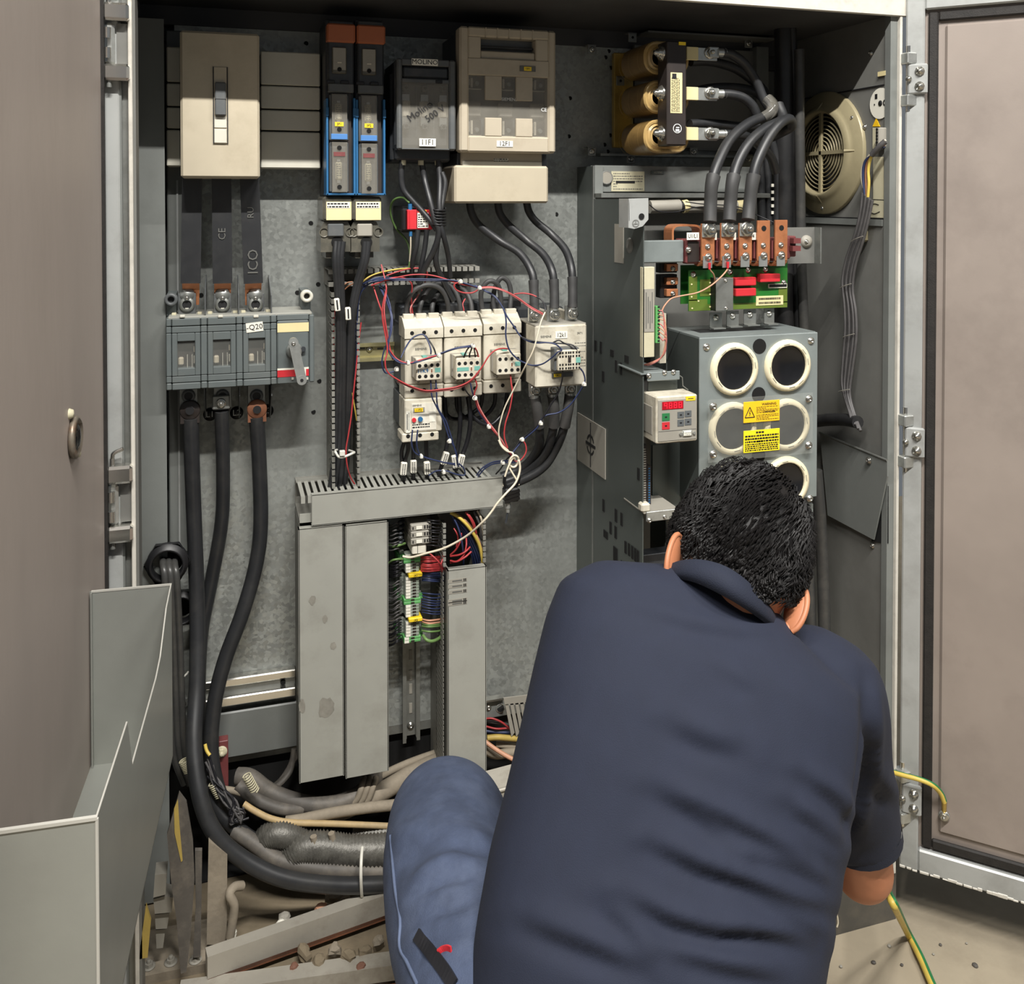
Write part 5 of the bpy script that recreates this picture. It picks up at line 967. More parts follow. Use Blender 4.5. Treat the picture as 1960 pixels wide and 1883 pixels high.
# cable ties
for x, y, d, l in ((1018, 358, .165, 'over the loop cables'), (1150, 402, .162, 'above the third contactor'), (655, 920, .147, 'at the left auxiliary block'), (868, 868, .144, 'between the left and middle contactors'), (1105, 803, .149, 'on the front of the middle contactor'), (575, 965, .168, 'left of the left contactor'), (1118, 1165, .168, 'below the middle contactor'), (1213, 1362, .163, 'on the twisted red wires'), (940, 1462, .182, 'on the two blue wires above the tags'), (745, 1567, .197, 'under the overload relay'), (1572, 1338, .136, 'at the left big cable'), (1443, 1450, .148, 'above the bowed red wire'), (900, 1675, .203, 'above the covered duct'), (1310, 1610, .168, 'right of the duct slots'), (1872, 1068, .10, 'at the right foot of the big contactor')):
    p = U(600 + x / 3.62, 440 + y / 3.62, d); mb = MB('tie'); mb.lathe([(.0035, -.0016), (.0048, -.0016), (.0048, .0016), (.0035, .0016)], p, (R.uniform(-1, 1), -.4, R.uniform(-.4, .4)), 12).box(p.x - .003, p.x + .003, p.y - .008, p.y - .003, p.z - .003, p.z + .003, None, .001)
    top('cable_tie', mb, 'small clear cable tie ' + l, 'cable tie', 'small cable ties')
P = c39([(165, 1510, .205), (190, 1545, .195), (230, 1545, .195), (290, 1520, .20), (303, 1510, .225), (230, 1490, .27), (170, 1495, .24), (165, 1510, .205)])
mb = MB('tie').tube(pts_of(P), .0024, 6); p = U(655, 867, .193); mb.box(p.x - .005, p.x + .005, p.y - .004, p.y + .004, p.z - .005, p.z + .005, None, .001); top('cable_tie', mb, 'large white cable tie around the bundle in the upright duct', 'cable tie')
# taped splice with a toggle stub
p = U(978, 945, .13); t = T('toggle_switch', 'small black taped toggle switch hanging on white wires at the duct end', 'switch', U(972, 998, .13))
mb = MB('black_gloss').box(p.x - .0145, p.x + .0145, p.y - .008, p.y + .012, p.z - .014, p.z + .012, 'black', .003)
mb.tube([(p.x - .010, p.y, p.z + .012), (p.x - .013, p.y, p.z + .022), (p.x - .012, p.y, p.z + .034)], .0035, 8).tube([(p.x + .008, p.y, p.z + .010), (p.x + .014, p.y, p.z + .020), (p.x + .017, p.y, p.z + .030)], .003, 8)
for k in range(3): mb.strap([(p.x - .0149, p.y - .0086, p.z - .012 + .007 * k), (p.x + .0149, p.y - .0086, p.z - .006 + .007 * k)], .006, .0012, (0, 0, 1), 'black_gloss', 0)
part('taped_body', mb, t); a = U(972, 968, .13)
part('bushing', MB('steel').cyl(a + Vector((0, 0, .006)), a - Vector((0, 0, .004)), .0055, None, 6).cyl(a, a - Vector((0, 0, .012)), .0038, None, 10), t); part('toggle', MB('dark_plastic').cyl(a - Vector((0, 0, .010)), a + Vector((-.004, 0, -.032)), .0018, .0026, 8), t)
ws([('white_wire', 'white wire looping at the spliced bundle above the toggle switch', c49([(1240, 700, .135), (1230, 660, .13), (1195, 645, .13), (1160, 680, .132), (1150, 730, .135), (1190, 755, .135), (1225, 730, .135), (1240, 690, .13), (1250, 780, .13), (1210, 900, .125), (1120, 1000, .12), (1040, 1090, .118), (985, 1170, .118), (900, 1270, .12), (750, 1400, .15), (550, 1510, .17), (380, 1560, .185), (230, 1600, .20), (150, 1590, .205)]), 'w_white')], .0022)
ws([('white_wire', 'white wire dropping into the left ear of the toggle switch', c49([(1200, 650, .132), (1170, 690, .132), (1130, 780, .13), (1100, 880, .13), (1098, 930, .13)]), 'w_white'),
    ('white_wire', 'white wire dropping into the right ear of the toggle switch', c49([(1150, 760, .134), (1180, 810, .132), (1210, 860, .13), (1240, 920, .13)]), 'w_white'),
    ('white_wire', 'pale wire wrapped round the spliced bundle', c49([(1050, 500, .15), (1080, 560, .148), (1130, 605, .145), (1180, 620, .145), (1190, 650, .14), (1205, 690, .14)]), 'w_white')], .0019)
# ================================================================ terminal row
YF = .235; X = lambda px: U(px, 1110, YF).x; Z = lambda py: U(790, py, YF).z
def term(py, hgt, cols_, label, nm='terminal_block', grp='terminal row blocks', wide=0, mk=None):
    z1, z0 = Z(py), Z(py + hgt - .6); a, b = X(768 - wide), X(810 + wide)
    t = T(nm, label, 'terminal block', ((a + b) / 2, PL, z0), grp)
    part('body', MB(cols_).box(a, b, YF + .02, PL - .02, z0, z1, None, .0006).box(a + .008, b - .008, YF, YF + .03, z0, z1, None, .0008), t)
    if mk: part('marker', MB(mk).box(a + .009, a + .018, YF - .0012, YF + .002, z0 + .0004, z1 - .0004), t)
    part('clamp', MB('core_black').box(a + .022, a + .029, YF - .0005, YF + .002, z0 + .001, z1 - .001), t)
k = 0; ng = 0; py = 1060.0
while py < 1228:
    if 1095 < py < 1103 or 1178 < py < 1186:
        up = py < 1140
        z1, z0 = Z(py), Z(py + 7); o = top('end_marker', MB('yellow').box(X(781), X(807), YF - .008, YF + .03, z0, z1, None, .001), 'yellow group marker %s the terminal row' % ('high in' if up else 'low in'), 'marker', at=Vector((X(794), YF, z0)))
        text('print', '-X1' if up else '-X2', (X(794), YF - .0084, (z0 + z1) / 2), .0055, 'ink', o); py += 8.2; continue
    g_ = k in (1, 2, 13, 14, 26, 27, 30, 31) or py > 1215
    ng += g_; term(py, 5.9, 'conn_green' if g_ else 'smoked_clear', 'slim green earth terminal, %s green one from the top of the row' % ORD[ng - 1] if g_ else 'slim grey terminal with a white marker, %s grey one from the top of the row' % (ORD + ['twenty first', 'twenty second'])[k - ng], 'earth_terminal' if g_ else 'terminal_block', 'green earth terminals' if g_ else 'grey terminals', 3 if g_ else 0, 'label_white' if not g_ or py > 1190 else None)
    k += 1; py += 5.9
for i, py in enumerate((994, 1007, 1020)):
    a, b = X(781), X(820); t = T('relay_terminal', 'grey plug in relay terminal at the head of the terminal row, %s of three' % ('top', 'middle', 'bottom')[i], 'relay', ((a + b) / 2, PL, Z(py + 12.4)), 'relay terminals')
    part('body', MB('label_grey').box(a, b, YF - .03, PL - .02, Z(py + 12.4), Z(py), None, .0015), t); part('white_tab', MB('label_white').box(X(791), X(802), YF - .0315, YF - .028, Z(py + 9), Z(py + 3)), t)
    for q in (806, 811): part('wire_hole', MB('void').box(X(q), X(q + 2.5), YF - .0306, YF - .029, Z(py + 9), Z(py + 3)), t)
    for q in (784, 815): part('wire_hole', MB('void').box(X(q), X(q + 2), YF - .0306, YF - .029, Z(py + 9), Z(py + 4)), t)
a = X(784); part('body', MB('ivory_clean').box(a, X(811), YF - .026, PL - .02, Z(1052), Z(1034), None, .002).box(X(794), X(795), YF - .0265, YF - .02, Z(1052), Z(1034), 'ink_soft'), T('fuse_terminal', 'pale square fuse terminal under the relay terminals', 'terminal block', ((a + X(811)) / 2, PL, Z(1052))))
for i in range(5):
    p = U(766, 1000 + i * 9.5, YF); top('plug', MB('dark_plastic').ball(p, (.0055, .006, .0042), 10, 6).cyl(p, p + Vector((.008, .012, 0)), .0035, .003, 8), 'dark rounded wire plug left of the relay terminals, %s from the top' % ORD[i], 'plug', 'rounded plugs beside the relay terminals')
def fan(name, label, group, n, y0, y1, xa, xb, m, r, bow, ya=.24, yb=.265, lean=0):
    for i in range(n):
        q = i / max(1, n - 1); y = y0 + (y1 - y0) * q + R.uniform(-1, 1); s = R.uniform(.5, 1.2) * bow
        wire(name, label + ', %s from the top' % ORD[i], [(xa, y, ya), (xa + (xb - xa) * .3, y + s * .7 + R.uniform(-1, 1), ya - .012), (xa + (xb - xa) * .65, y + s + lean * .6, ya - .006), (xb, y + lean + s * .4, yb)], r, m, 'wire', group, 5, 4)
fan('black_wire', 'black wire from the relay terminals into the slotted duct wall', 'black wires right of the relay terminals', 9, 995, 1042, 818, 850, 'w_black', .0013, 2, .21, .25)
fan('black_wire', 'black wire curving left from the relay plugs behind the duct lid', 'black wires left of the relay plugs', 8, 1000, 1048, 764, 742, 'w_grey', .0013, 3, .235, .25, 3)
fan('red_wire', 'red wire in the thick red fan right of the terminal row', 'red wires right of the terminal row', 10, 1066, 1092, 806, 850, 'w_red', .0016, 2, .235, .25, -3)
fan('blue_wire', 'blue wire in the upper blue fan right of the terminal row', 'upper blue wires right of the terminal row', 7, 1096, 1112, 808, 852, 'w_blue', .0015, 2, .238, .25, 0)
fan('dark_blue_wire', 'dark blue wire in the lower fan right of the terminal row', 'lower blue wires right of the terminal row', 8, 1135, 1172, 808, 852, 'w_blue', .0014, 5, .238, .25, 0)
fan('green_yellow_wire', 'green yellow wire at the lower right of the terminal row', 'green wires right of the terminal row', 3, 1192, 1206, 808, 850, 'w_green', .002, 3, .238, .25, -2)
fan('beige_wire', 'beige wire at the lower right of the terminal row', 'beige wires right of the terminal row', 2, 1186, 1189, 808, 850, 'w_flesh', .002, 3, .238, .25, -2)
fan('grey_wire', 'dark wire bowing left from the terminal row, upper group', 'upper dark wires left of the terminal row', 8, 1074, 1102, 768, 744, 'w_black', .0014, 3, .245, .26, 4)
fan('grey_wire', 'dark wire bowing left from the terminal row, middle group', 'middle dark wires left of the terminal row', 12, 1110, 1180, 768, 743, 'w_grey', .0014, 6, .245, .26, 8)
fan('grey_wire', 'dark wire bowing left from the terminal row, lower group', 'lower dark wires left of the terminal row', 9, 1186, 1226, 768, 743, 'w_black', .0014, 4, .245, .26, 10)
wire('earth_wire', 'thick green yellow wire hooked at the foot of the terminal row', [(810, 1216, .235), (816, 1224, .225), (826, 1227, .225), (838, 1223, .235), (848, 1214, .25)], .0034, 'w_green')
wire('earth_wire', 'olive earth wire left of the relay plugs', [(745, 1044, .25), (755, 1046, .235), (765, 1043, .23), (775, 1040, .24)], .0026, 'w_green')
wire('earth_wire', 'bright green wire at the left of the first earth terminals', [(744, 1078, .25), (752, 1072, .238), (762, 1070, .236), (772, 1070, .24)], .0022, 'w_green')
wire('red_wire', 'red wire crossing out of the red fan, steep', [(818, 1056, .22), (828, 1064, .21), (840, 1076, .205), (846, 1090, .21)], .0016, 'w_red')
wire('red_wire', 'red wire curling at the slotted wall', [(848, 1069, .215), (844, 1080, .21), (846, 1094, .215)], .0016, 'w_red')
# wires in the open duct
cc = lambda q: [(730 + x / 6.277, 960 + y / 6.277, d) for x, y, d in q]
for l, s, r, m in (
 ('thick yellow wire arching through the open duct', cc([(830, 130, .22), (920, 180, .215), (1020, 270, .21), (1110, 390, .21), (1180, 530, .215), (1210, 680, .22), (1215, 800, .23)]), .0034, 'w_yellow'),
 ('thick pale yellow wire arching beside the yellow one in the open duct', cc([(860, 130, .225), (960, 190, .22), (1060, 290, .216), (1150, 430, .216), (1205, 600, .22), (1222, 790, .23)]), .003, 'w_flesh'),
 ('blue wire arching under the yellow ones in the open duct, outer', cc([(840, 170, .235), (930, 240, .23), (1030, 360, .225), (1110, 500, .225), (1170, 650, .23), (1200, 800, .235)]), .0026, 'w_blue'),
 ('blue wire arching under the yellow ones in the open duct, second', cc([(850, 200, .24), (940, 280, .235), (1030, 400, .23), (1100, 540, .23), (1150, 680, .235), (1175, 800, .24)]), .0026, 'w_blue'),
 ('blue wire arching under the yellow ones in the open duct, third', cc([(860, 230, .245), (950, 320, .24), (1030, 440, .235), (1090, 580, .235), (1125, 700, .24), (1140, 800, .245)]), .0026, 'w_blue'),
 ('blue wire arching under the yellow ones in the open duct, innermost', cc([(880, 260, .25), (960, 360, .245), (1030, 480, .24), (1080, 620, .24), (1105, 720, .245), (1110, 800, .25)]), .0026, 'w_blue'),
 ('dark blue wire falling steeply in the open duct', cc([(840, 160, .22), (900, 260, .215), (950, 400, .21), (975, 540, .21), (985, 680, .22), (985, 800, .23)]), .0018, 'w_blue'),
 ('red wire arching down from the covered duct, left of two', cc([(1010, 125, .21), (1060, 190, .205), (1100, 270, .205), (1115, 340, .21)]), .0018, 'w_red'),
 ('red wire arching down from the covered duct, right of two', cc([(1025, 125, .212), (1080, 200, .207), (1120, 280, .207), (1140, 380, .212)]), .0018, 'w_red'),
 ('grey wire at the upper right of the open duct', cc([(1110, 120, .22), (1150, 200, .215), (1185, 300, .22), (1200, 440, .23)]), .0024, 'w_grey'),
 ('pale wire at the right wall of the open duct', cc([(1150, 110, .22), (1190, 180, .215), (1210, 270, .22), (1215, 400, .23)]), .0022, 'w_white'),
 ('red wire sweeping up in the open duct, first', cc([(830, 640, .225), (900, 570, .215), (950, 470, .21), (960, 380, .22)]), .0018, 'w_red'),
 ('red wire sweeping up in the open duct, second', cc([(830, 655, .225), (930, 640, .213), (1010, 600, .21), (1065, 545, .215)]), .002, 'w_red'),
 ('red wire sweeping up in the open duct, third', cc([(830, 710, .225), (900, 720, .213), (1000, 670, .208), (1080, 600, .213)]), .002, 'w_red'),
 ('red wire sweeping up in the open duct, fourth', cc([(830, 735, .228), (920, 710, .216), (990, 640, .212), (1020, 530, .215), (1020, 440, .225)]), .0018, 'w_red'),
 ('thin red wire standing at the left of the open duct', cc([(870, 320, .22), (905, 380, .215), (920, 450, .22), (900, 540, .225)]), .0014, 'w_red')):
    wire('duct_wire', l, s, r, m)
# ================================================================ three coil line reactor on its tray
a, b, c, d = rect(1140, 84, 1462, 298, .318)
t = T('mounting_tray', 'grey tray with screwed corner tabs carrying the three coil reactor', 'tray', ((a + b) / 2, PL, c))
part('sheet', MB('grey_paint').box(a + .09, b - .02, .316, PL - .001, c + .012, d - .008, 'dark_paint').box(a, b, .29, PL - .001, c - .004, c + .001, 'steel_dull').box(a + .1, b, .27, PL - .001, d + .012, d + .016, 'dark_paint').box(b - .03, b, .30, PL - .001, c, d, 'grey_paint'), t)
for px, py, s in ((1132, 95, 1), (1210, 72, 0), (1432, 83, 1), (1187, 155, 0), (1132, 290, 1), (1207, 304, 1), (1327, 291, 1), (1432, 304, 1)):
    p = U(px, py, .30); o = part('tab', MB('steel_dull').box(p.x - .0095, p.x + .0095, .297, .300, p.z - .010, p.z + .010, None, .001).box(p.x - .0095, p.x + .0095, .297, .318, p.z + .008, p.z + .010), t)
    part('screw', MB().bolt(p - Vector((0, .003, 0)), .0042) if s else MB('void').cyl(p - Vector((0, .0028, 0)), p - Vector((0, .0034, 0)), .003, None, 10), o)
def rr(cx, cz, w_, h, r, n=5):
    o = []
    for sx, sz, a0 in ((1, 1, 0), (-1, 1, 90), (-1, -1, 180), (1, -1, 270)):
        for k in range(n + 1): q = math.radians(a0 + 90 * k / n); o.append((cx + sx * (w_ / 2 - r) + r * math.cos(q), cz + sz * (h / 2 - r) + r * math.sin(q)))
    return o
t = T('line_reactor', 'three coil line reactor with amber windings and a dark core bar', 'reactor', U(1280, 296, .3))
a, b, c, d = rect(1172, 102, 1193, 283, .31)
part('bracket', MB('brass').box(a, b, .30, .314, c, d, None, .002).box(b - .003, b, .26, .314, c, d), t, 'olive mounting bracket')
yf, yb = .135, .245
for py, l in ((111, 'top coil'), (186, 'middle coil'), (261, 'bottom coil')):
    p = U(1277, py, yf); W, H = U(1321, py, yf).x - U(1234, py, yf).x, .066
    L = [(rr(p.x, p.z, W, H, .029), yb), (rr(p.x, p.z, W, H, .029), yf + .004), (rr(p.x, p.z, W - .006, H - .006, .024), yf), (rr(p.x, p.z, W - .013, H - .013, .022), yf + .0005), (rr(p.x, p.z, W - .014, H - .014, .022), yf + .003), (rr(p.x, p.z, W - .024, H - .024, .018), yf - .001), (rr(p.x, p.z, W - .025, H - .025, .018), yf + .003), (rr(p.x, p.z, W - .036, H - .036, .013), yf + .001), (rr(p.x, p.z, W - .036, H - .036, .013), yb)]
    mb = MB('coil'); n = len(L[0][0])
    for j in range(len(L) - 1):
        mb.add([(u, L[j][1], v) for u, v in L[j][0]] + [(u, L[j + 1][1], v) for u, v in L[j + 1][0]], [(i, (i + 1) % n, n + (i + 1) % n, n + i) for i in range(n)], 'coil' if j == 0 else 'void' if j == 7 else 'coil_end', True)
    mb.add([(u, yb - .05, v) for u, v in L[-1][0]], [tuple(range(n))], 'void')
    for k in range(3): y = yf + .03 + k * .045; mb.add([(u, y, v) for u, v in rr(p.x, p.z, W + .0008, H + .0008, .029)] + [(u, y + .0012, v) for u, v in rr(p.x, p.z, W + .0008, H + .0008, .029)], [(i, (i + 1) % n, n + (i + 1) % n, n + i) for i in range(n)], 'coil_end', True)
    part('coil', mb, t, 'amber ' + l)
a, b, c, d = rect(1277, 79, 1314, 278, .085)
bar = part('core_bar', MB('core_black').box(a, b, .085, .127, c, d, None, .002), t, 'dark core bar')
g = rect(1283.5, 139, 1306, 217, .0845); o = part('rating_plate', MB('label_cream').box(g[0], g[1], .084, .086, g[2], g[3], None, .0006), bar)
mb = MB('ink')
for k in range(7): x = g[0] + .002 + k * .0028; z = g[2] + .003
for k in range(7):
    x = g[0] + .002 + k * .0026; z = g[2] + .003
    while z < g[3] - .012: e = R.uniform(.002, .007); mb.box(x, x + .0011, .0836, .0841, z, min(z + e, g[3] - .01)); z += e + .0014
mb.box(g[0] + .003, g[0] + .012, .0836, .0841, g[3] - .012, g[3] - .002); part('print', mb, o, None, 'stuff')
p = U(1296.5, 246, .0845); part('approval_mark', MB('ink_light').lathe([(.0078, 0), (.0085, .0006), (.0092, 0)], p, n=24).box(p.x - .004, p.x + .004, .0838, .0845, p.z - .006, p.z - .001).box(p.x - .003, p.x + .004, .0838, .0845, p.z + .001, p.z + .003), bar)
g = rect(1299, 80.5, 1312, 86.5, .0845); part('yellow_tag', MB('yellow').box(g[0], g[1], .083, .086, g[2], g[3]), bar)
for i, py in enumerate((101, 178, 255)):
    p = U(1260, py, .105); mb = MB('zinc_bolt'); ax = Vector((-1, -.25, 0)).normalized()
    mb.lathe([(0, -.012), (.016, -.012), (.016, -.009), (.013, -.008), (.013, -.005), (.011, -.004), (.008, -.002), (.008, .003), (.005, .003), (.0045, .010), (0, .011)], p, ax, 18); part('clamp_bolt', mb, bar)
    u = [U(1313, py + 1, .12), U(1378, py, .12)]; h = .0125
    o = part('terminal_bar', MB('steel').box(U(1334, py, .12).x, U(1372, py, .12).x, .118, .122, u[0].z - h, u[0].z + h, None, .0006).box(u[0].x, U(1335.5, py, .12).x, .1165, .1235, u[0].z - h - .0005, u[0].z + h + .0005, 'label_cream', .001), t, 'bare bar end with yellow tape')
    p = U(1359, py, .118); part('bolt', MB().bolt(p, .0085), o)
# cables from the reactor to the drive
G = 'black cables from the reactor'
for l, s in (('from the top coil, outer', [(1383, 101, .115), (1400, 104, .115), (1425, 122, .115), (1447, 155, .115), (1462, 190, .11), (1478, 215, .10)]),
             ('from the top coil, inner', [(1322, 118, .15), (1360, 118, .16), (1405, 130, .165), (1438, 152, .16), (1460, 172, .15), (1474, 200, .13)]),
             ('from the middle coil, outer', [(1383, 180, .115), (1400, 181, .115), (1422, 187, .115), (1440, 202, .115), (1450, 222, .115)]),
             ('from the middle coil, inner', [(1322, 176, .16), (1365, 168, .165), (1410, 168, .165), (1445, 176, .15), (1470, 196, .13)]),
             ('from the bottom coil, outer', [(1383, 257, .115), (1405, 258, .12), (1430, 262, .13), (1455, 280, .14), (1475, 300, .15), (1485, 330, .16)]),
             ('from the bottom coil, inner', [(1320, 237, .15), (1350, 236, .16), (1390, 239, .165), (1430, 243, .16), (1455, 240, .15)])):
    P = pts_of(s); tt = T('power_cable', 'black cable ' + l, 'cable', P[0], G); part('insulation', MB('rubber').tube(P, .0095, 10, None, 6), tt)
    if 'outer' in l: q = P[0]; part('cable_lug', MB('steel').cyl(q + Vector((-.012, 0, 0)), q + Vector((.006, 0, 0)), .0085, .0095, 10).box(q.x - .03, q.x - .008, q.y - .003, q.y + .001, q.z - .011, q.z + .011, None, .003), tt)
G = 'thick cables looping down to the copper terminals'
for l, s in (('leftmost', [(1359, 424, .015), (1360, 390, .02), (1363, 350, .02), (1374, 312, .03), (1397, 268, .05), (1430, 238, .07), (1465, 222, .09), (1490, 208, .10)]),
             ('middle', [(1396, 422, .015), (1398, 390, .02), (1402, 350, .02), (1412, 312, .03), (1435, 272, .04), (1465, 246, .055), (1497, 228, .07), (1490, 200, .09)]),
             ('rightmost', [(1432, 420, .015), (1435, 390, .02), (1440, 350, .02), (1450, 308, .025), (1472, 262, .035), (1494, 235, .045), (1511, 228, .06), (1514, 242, .075), (1498, 252, .09), (1478, 262, .12)])):
    cable('thick glossy cable looping down onto the copper terminals, %s of three' % l, s, .0102, G, lug=None, sleeve=.085, m='rubber')
wire('cable_wrap', 'clear plastic wrap where the reactor cables cross', [(1468, 188, .095), (1478, 200, .085), (1476, 214, .08), (1462, 224, .085)], .012, 'smoky_clear', 'wrap')
# ================================================================ pipes and conduits in the right corner
G = 'dark conduits in the right corner'
for l, s, r, m in (('thick black conduit standing in the right corner, leftmost', [(1501, 25, .20), (1501, 200, .20), (1500, 420, .20), (1500, 900, .20)], .021, 'pipe_black'),
                ('scuffed grey conduit standing in front of the fan', [(1530, 95, .17), (1531, 300, .17), (1534, 500, .17), (1540, 650, .17), (1545, 800, .17)], .0105, 'pipe_grey'),
                ('slim black conduit beside the scuffed grey one', [(1515, 25, .185), (1522, 180, .185), (1524, 420, .185), (1528, 640, .185)], .0085, 'pipe_black'),
                ('black cable hanging behind the copper terminals, left', [(1452, 300, .22), (1456, 350, .215), (1458, 430, .21)], .009, 'rubber'),
                ('black cable hanging behind the copper terminals, middle', [(1466, 290, .22), (1470, 350, .215), (1472, 430, .21)], .009, 'rubber'),
                ('black cable hanging behind the copper terminals, right', [(1474, 262, .20), (1486, 310, .20), (1488, 360, .20), (1486, 430, .20)], .009, 'rubber'),
                ('scuffed grey conduit rising behind the technician', [(1562, 900, .10), (1570, 1000, .10), (1576, 1120, .10), (1580, 1290, .10)], .0125, 'pipe_grey'),
                ('grey conduit bending low behind the technician', [(1545, 985, .11), (1548, 1070, .11), (1550, 1150, .11), (1555, 1260, .11)], .011, 'pipe_grey')):
    wire('conduit', l, s, r, m, 'conduit', G, 14)
for i in range(5): p = U(1478.5, 355 + i * 13, .199); top('cable_mark', MB('label_white').box(p.x - .003, p.x + .003, p.y - .001, p.y + .001, p.z - .003, p.z + .0035), 'white printed mark on a cable behind the copper terminals, %s from the top' % ORD[i], 'mark', 'white marks on the cable behind the terminals')
g = rect(1424, 36, 1470, 50, .30); top('roof_opening_light', MB('fan_beige').box(g[0], g[1], .29, .36, g[2], g[3], None, .001), 'pale strip at the cable entry in the cabinet roof', 'plate')  # light-coloured plate painted in for the brightness seen through the roof opening
# ================================================================ motor drive (open frequency converter)
XS = .722
dv = T('motor_drive', 'open frequency converter with copper terminals, green boards and capacitor plate', 'drive', (.9, PL, .3))
zt = 1.449
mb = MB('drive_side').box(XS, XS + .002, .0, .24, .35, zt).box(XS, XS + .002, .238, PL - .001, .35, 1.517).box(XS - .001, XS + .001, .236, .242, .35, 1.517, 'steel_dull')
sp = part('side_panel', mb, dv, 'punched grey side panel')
def on_side(x0, y0, x1, y1, dx=.0012):
    a = UX(x0, y0, XS); b = UX(x1, y1, XS); c = UX(x0, y1, XS); return min(a.y, b.y), max(a.y, b.y), (UX((x0 + x1) / 2, y1, XS)).z, (UX((x0 + x1) / 2, y0, XS)).z
c5 = lambda x, y: (1080 + x / 3.487, 580 + y / 3.487)
for x, y, w_, h in ((205, 250, 12, 70), (240, 258, 12, 75), (310, 312, 22, 42), (405, 350, 26, 48), (342, 382, 12, 76), (374, 396, 12, 80), (255, 455, 14, 68), (258, 1310, 12, 80), (340, 1375, 14, 85), (378, 1400, 12, 85), (305, 1460, 12, 80), (338, 1490, 13, 80), (265, 1520, 26, 48), (330, 1630, 26, 95), (380, 1720, 12, 70), (490, 1100, 14, 80), (405, 1590, 12, 80), (428, 1605, 12, 80), (450, 1620, 12, 85), (470, 1635, 12, 88), (488, 1650, 12, 88), (330, 1790, 50, 60)):
    q = on_side(*c5(x, y), *c5(x + w_, y + h)); part('slot', MB('void').box(XS - .0012, XS + .0005, q[0], q[1], q[2], q[3]), sp)
q = on_side(1177, 429, 1194, 503); part('slot', MB('label_grey').box(XS - .0012, XS, *q), sp, 'pale oblong opening')
p = UX(1205, 470, XS); part('knockout', MB('dark_paint').lathe([(.0, .001), (.010, .001), (.013, .002), (.015, 0)], p, (-1, 0, 0), 18), sp)
# sticker with a crosshair on the side panel
q = on_side(1107, 783, 1160, 880); ym, zm = (q[0] + q[1]) / 2, UX(1134, 852, XS).z; hh = .0505; hw = (q[1] - q[0]) / 2
st = part('sticker', MB('label_grey').box(XS - .0022, XS - .0003, ym - hw, ym + hw, zm - hh, zm + hh), dv, 'square sticker with a crosshair emblem')
mb = MB('ink').box(XS - .003, XS - .002, ym - .0015, ym + .0015, zm - .046, zm + .046).box(XS - .0031, XS - .002, ym - .026, ym + .026, zm - .003, zm + .003)
for s in (0, 1):
    for k in range(7):
        a0 = math.radians(24 + s * 180 + k * 19); a1 = a0 + math.radians(20)
        if k == 3: continue
        ri, ro = .017, .0215; mb.add([(XS - .0029, ym + r * math.cos(q_), zm + r * math.sin(q_)) for r, q_ in ((ri, a0), (ro, a0), (ro, a1), (ri, a1))], [(0, 1, 2, 3)], 'ink')
part('crosshair', mb, st)
# rear housing
a, b, c, d = rect(1137, 318, 1440, 368, .24)
mb = MB('grey_paint').box(XS + .002, b, .24, .26, c, d, 'grey_paint', .001).box(XS + .002, b + .02, .20, .30, c - .012, c - .002, 'steel_dull', .001).box(XS + .002, 1.10, .255, .275, .35, c, 'dark_paint').box(XS + .002, XS + .02, .235, .25, .38, d, 'grey_paint')
part('rear_housing', mb, dv)
g = rect(1170, 328, 1233, 366, .239); o = part('rating_plate', MB('label_old').box(g[0], g[1], .238, .241, g[2], g[3]), dv); mb = MB('ink_soft')
lines(mb, g[0] + .004, g[1] - .004, g[2] + .002, g[3] - .002, .2375, 7, 'ink_soft', .3, 31); mb.box(g[0] + .010, g[1] - .022, .2374, .238, (g[2] + g[3]) / 2 - .004, (g[2] + g[3]) / 2 + .001, 'ink'); part('print', mb, o, None, 'stuff')
g = rect(1246, 327, 1271, 333, .239); o = part('badge', MB('drive_side').box(g[0], g[1], .238, .241, g[2], g[3]), dv); text('brand_print', 'SIEMENS', ((g[0] + g[1]) / 2, .2377, (g[2] + g[3]) / 2), .0055, 'label_grey', o)
p = U(1161, 340, .236); part('opening', MB('label_grey').lathe([(0, 0), (.012, 0)], p, n=16).lathe([(.012, 0), (.014, .001), (.014, -.002)], p, n=16, m='dark_paint'), dv)
for x0, x1, m, r in ((1243, 1300, 'label_grey', .0135), (1300, 1306, 'ink', .0122), (1306, 1316, 'label_cream', .0135), (1316, 1408, 'label_grey', .0125), (1408, 1426, 'label_cream', .013)):
    part('ribbon_roll', MB(m).cyl(U(x0, 396, .19), U(x1, 394, .19), r, None, 16), dv)
part('thin_lead', MB('w_black').tube(pts_of([(1243, 392, .17), (1260, 404, .17), (1290, 406, .17), (1310, 402, .17), (1340, 396, .17), (1380, 398, .17), (1420, 402, .17)]), .0012, 6), dv)
part('thin_lead', MB('w_black').tube(pts_of([(1312, 386, .17), (1340, 390, .17), (1390, 393, .17), (1420, 398, .17), (1450, 412, .14), (1480, 425, .12)]), .0012, 6), dv)
# bright earthing tab
y_ = -.012; P = [U(*q, y_) for q in ((1203, 380), (1241, 379), (1241, 420), (1230, 433), (1214, 438), (1204, 436))]
o = part('earthing_tab', MB('post_grey').quadp(P, .002).box(P[0].x, P[0].x + .002, y_, .03, P[-1].z, P[0].z, 'post_grey'), dv, 'bright tab with an earth symbol')
p = U(1228, 414, y_ - .0012); part('hole', MB('void').cyl(p, p - Vector((0, .0006, 0)), .0055, None, 14), o); p = U(1217, 427, y_ - .0014); part('earth_symbol', MB('ink_soft').lathe([(.0055, 0), (.006, .0004), (.0066, 0)], p, n=18).box(p.x - .0004, p.x + .0004, p.y - .0004, p.y, p.z, p.z + .005).box(p.x - .004, p.x + .004, p.y - .0004, p.y, p.z - .0008, p.z), o)
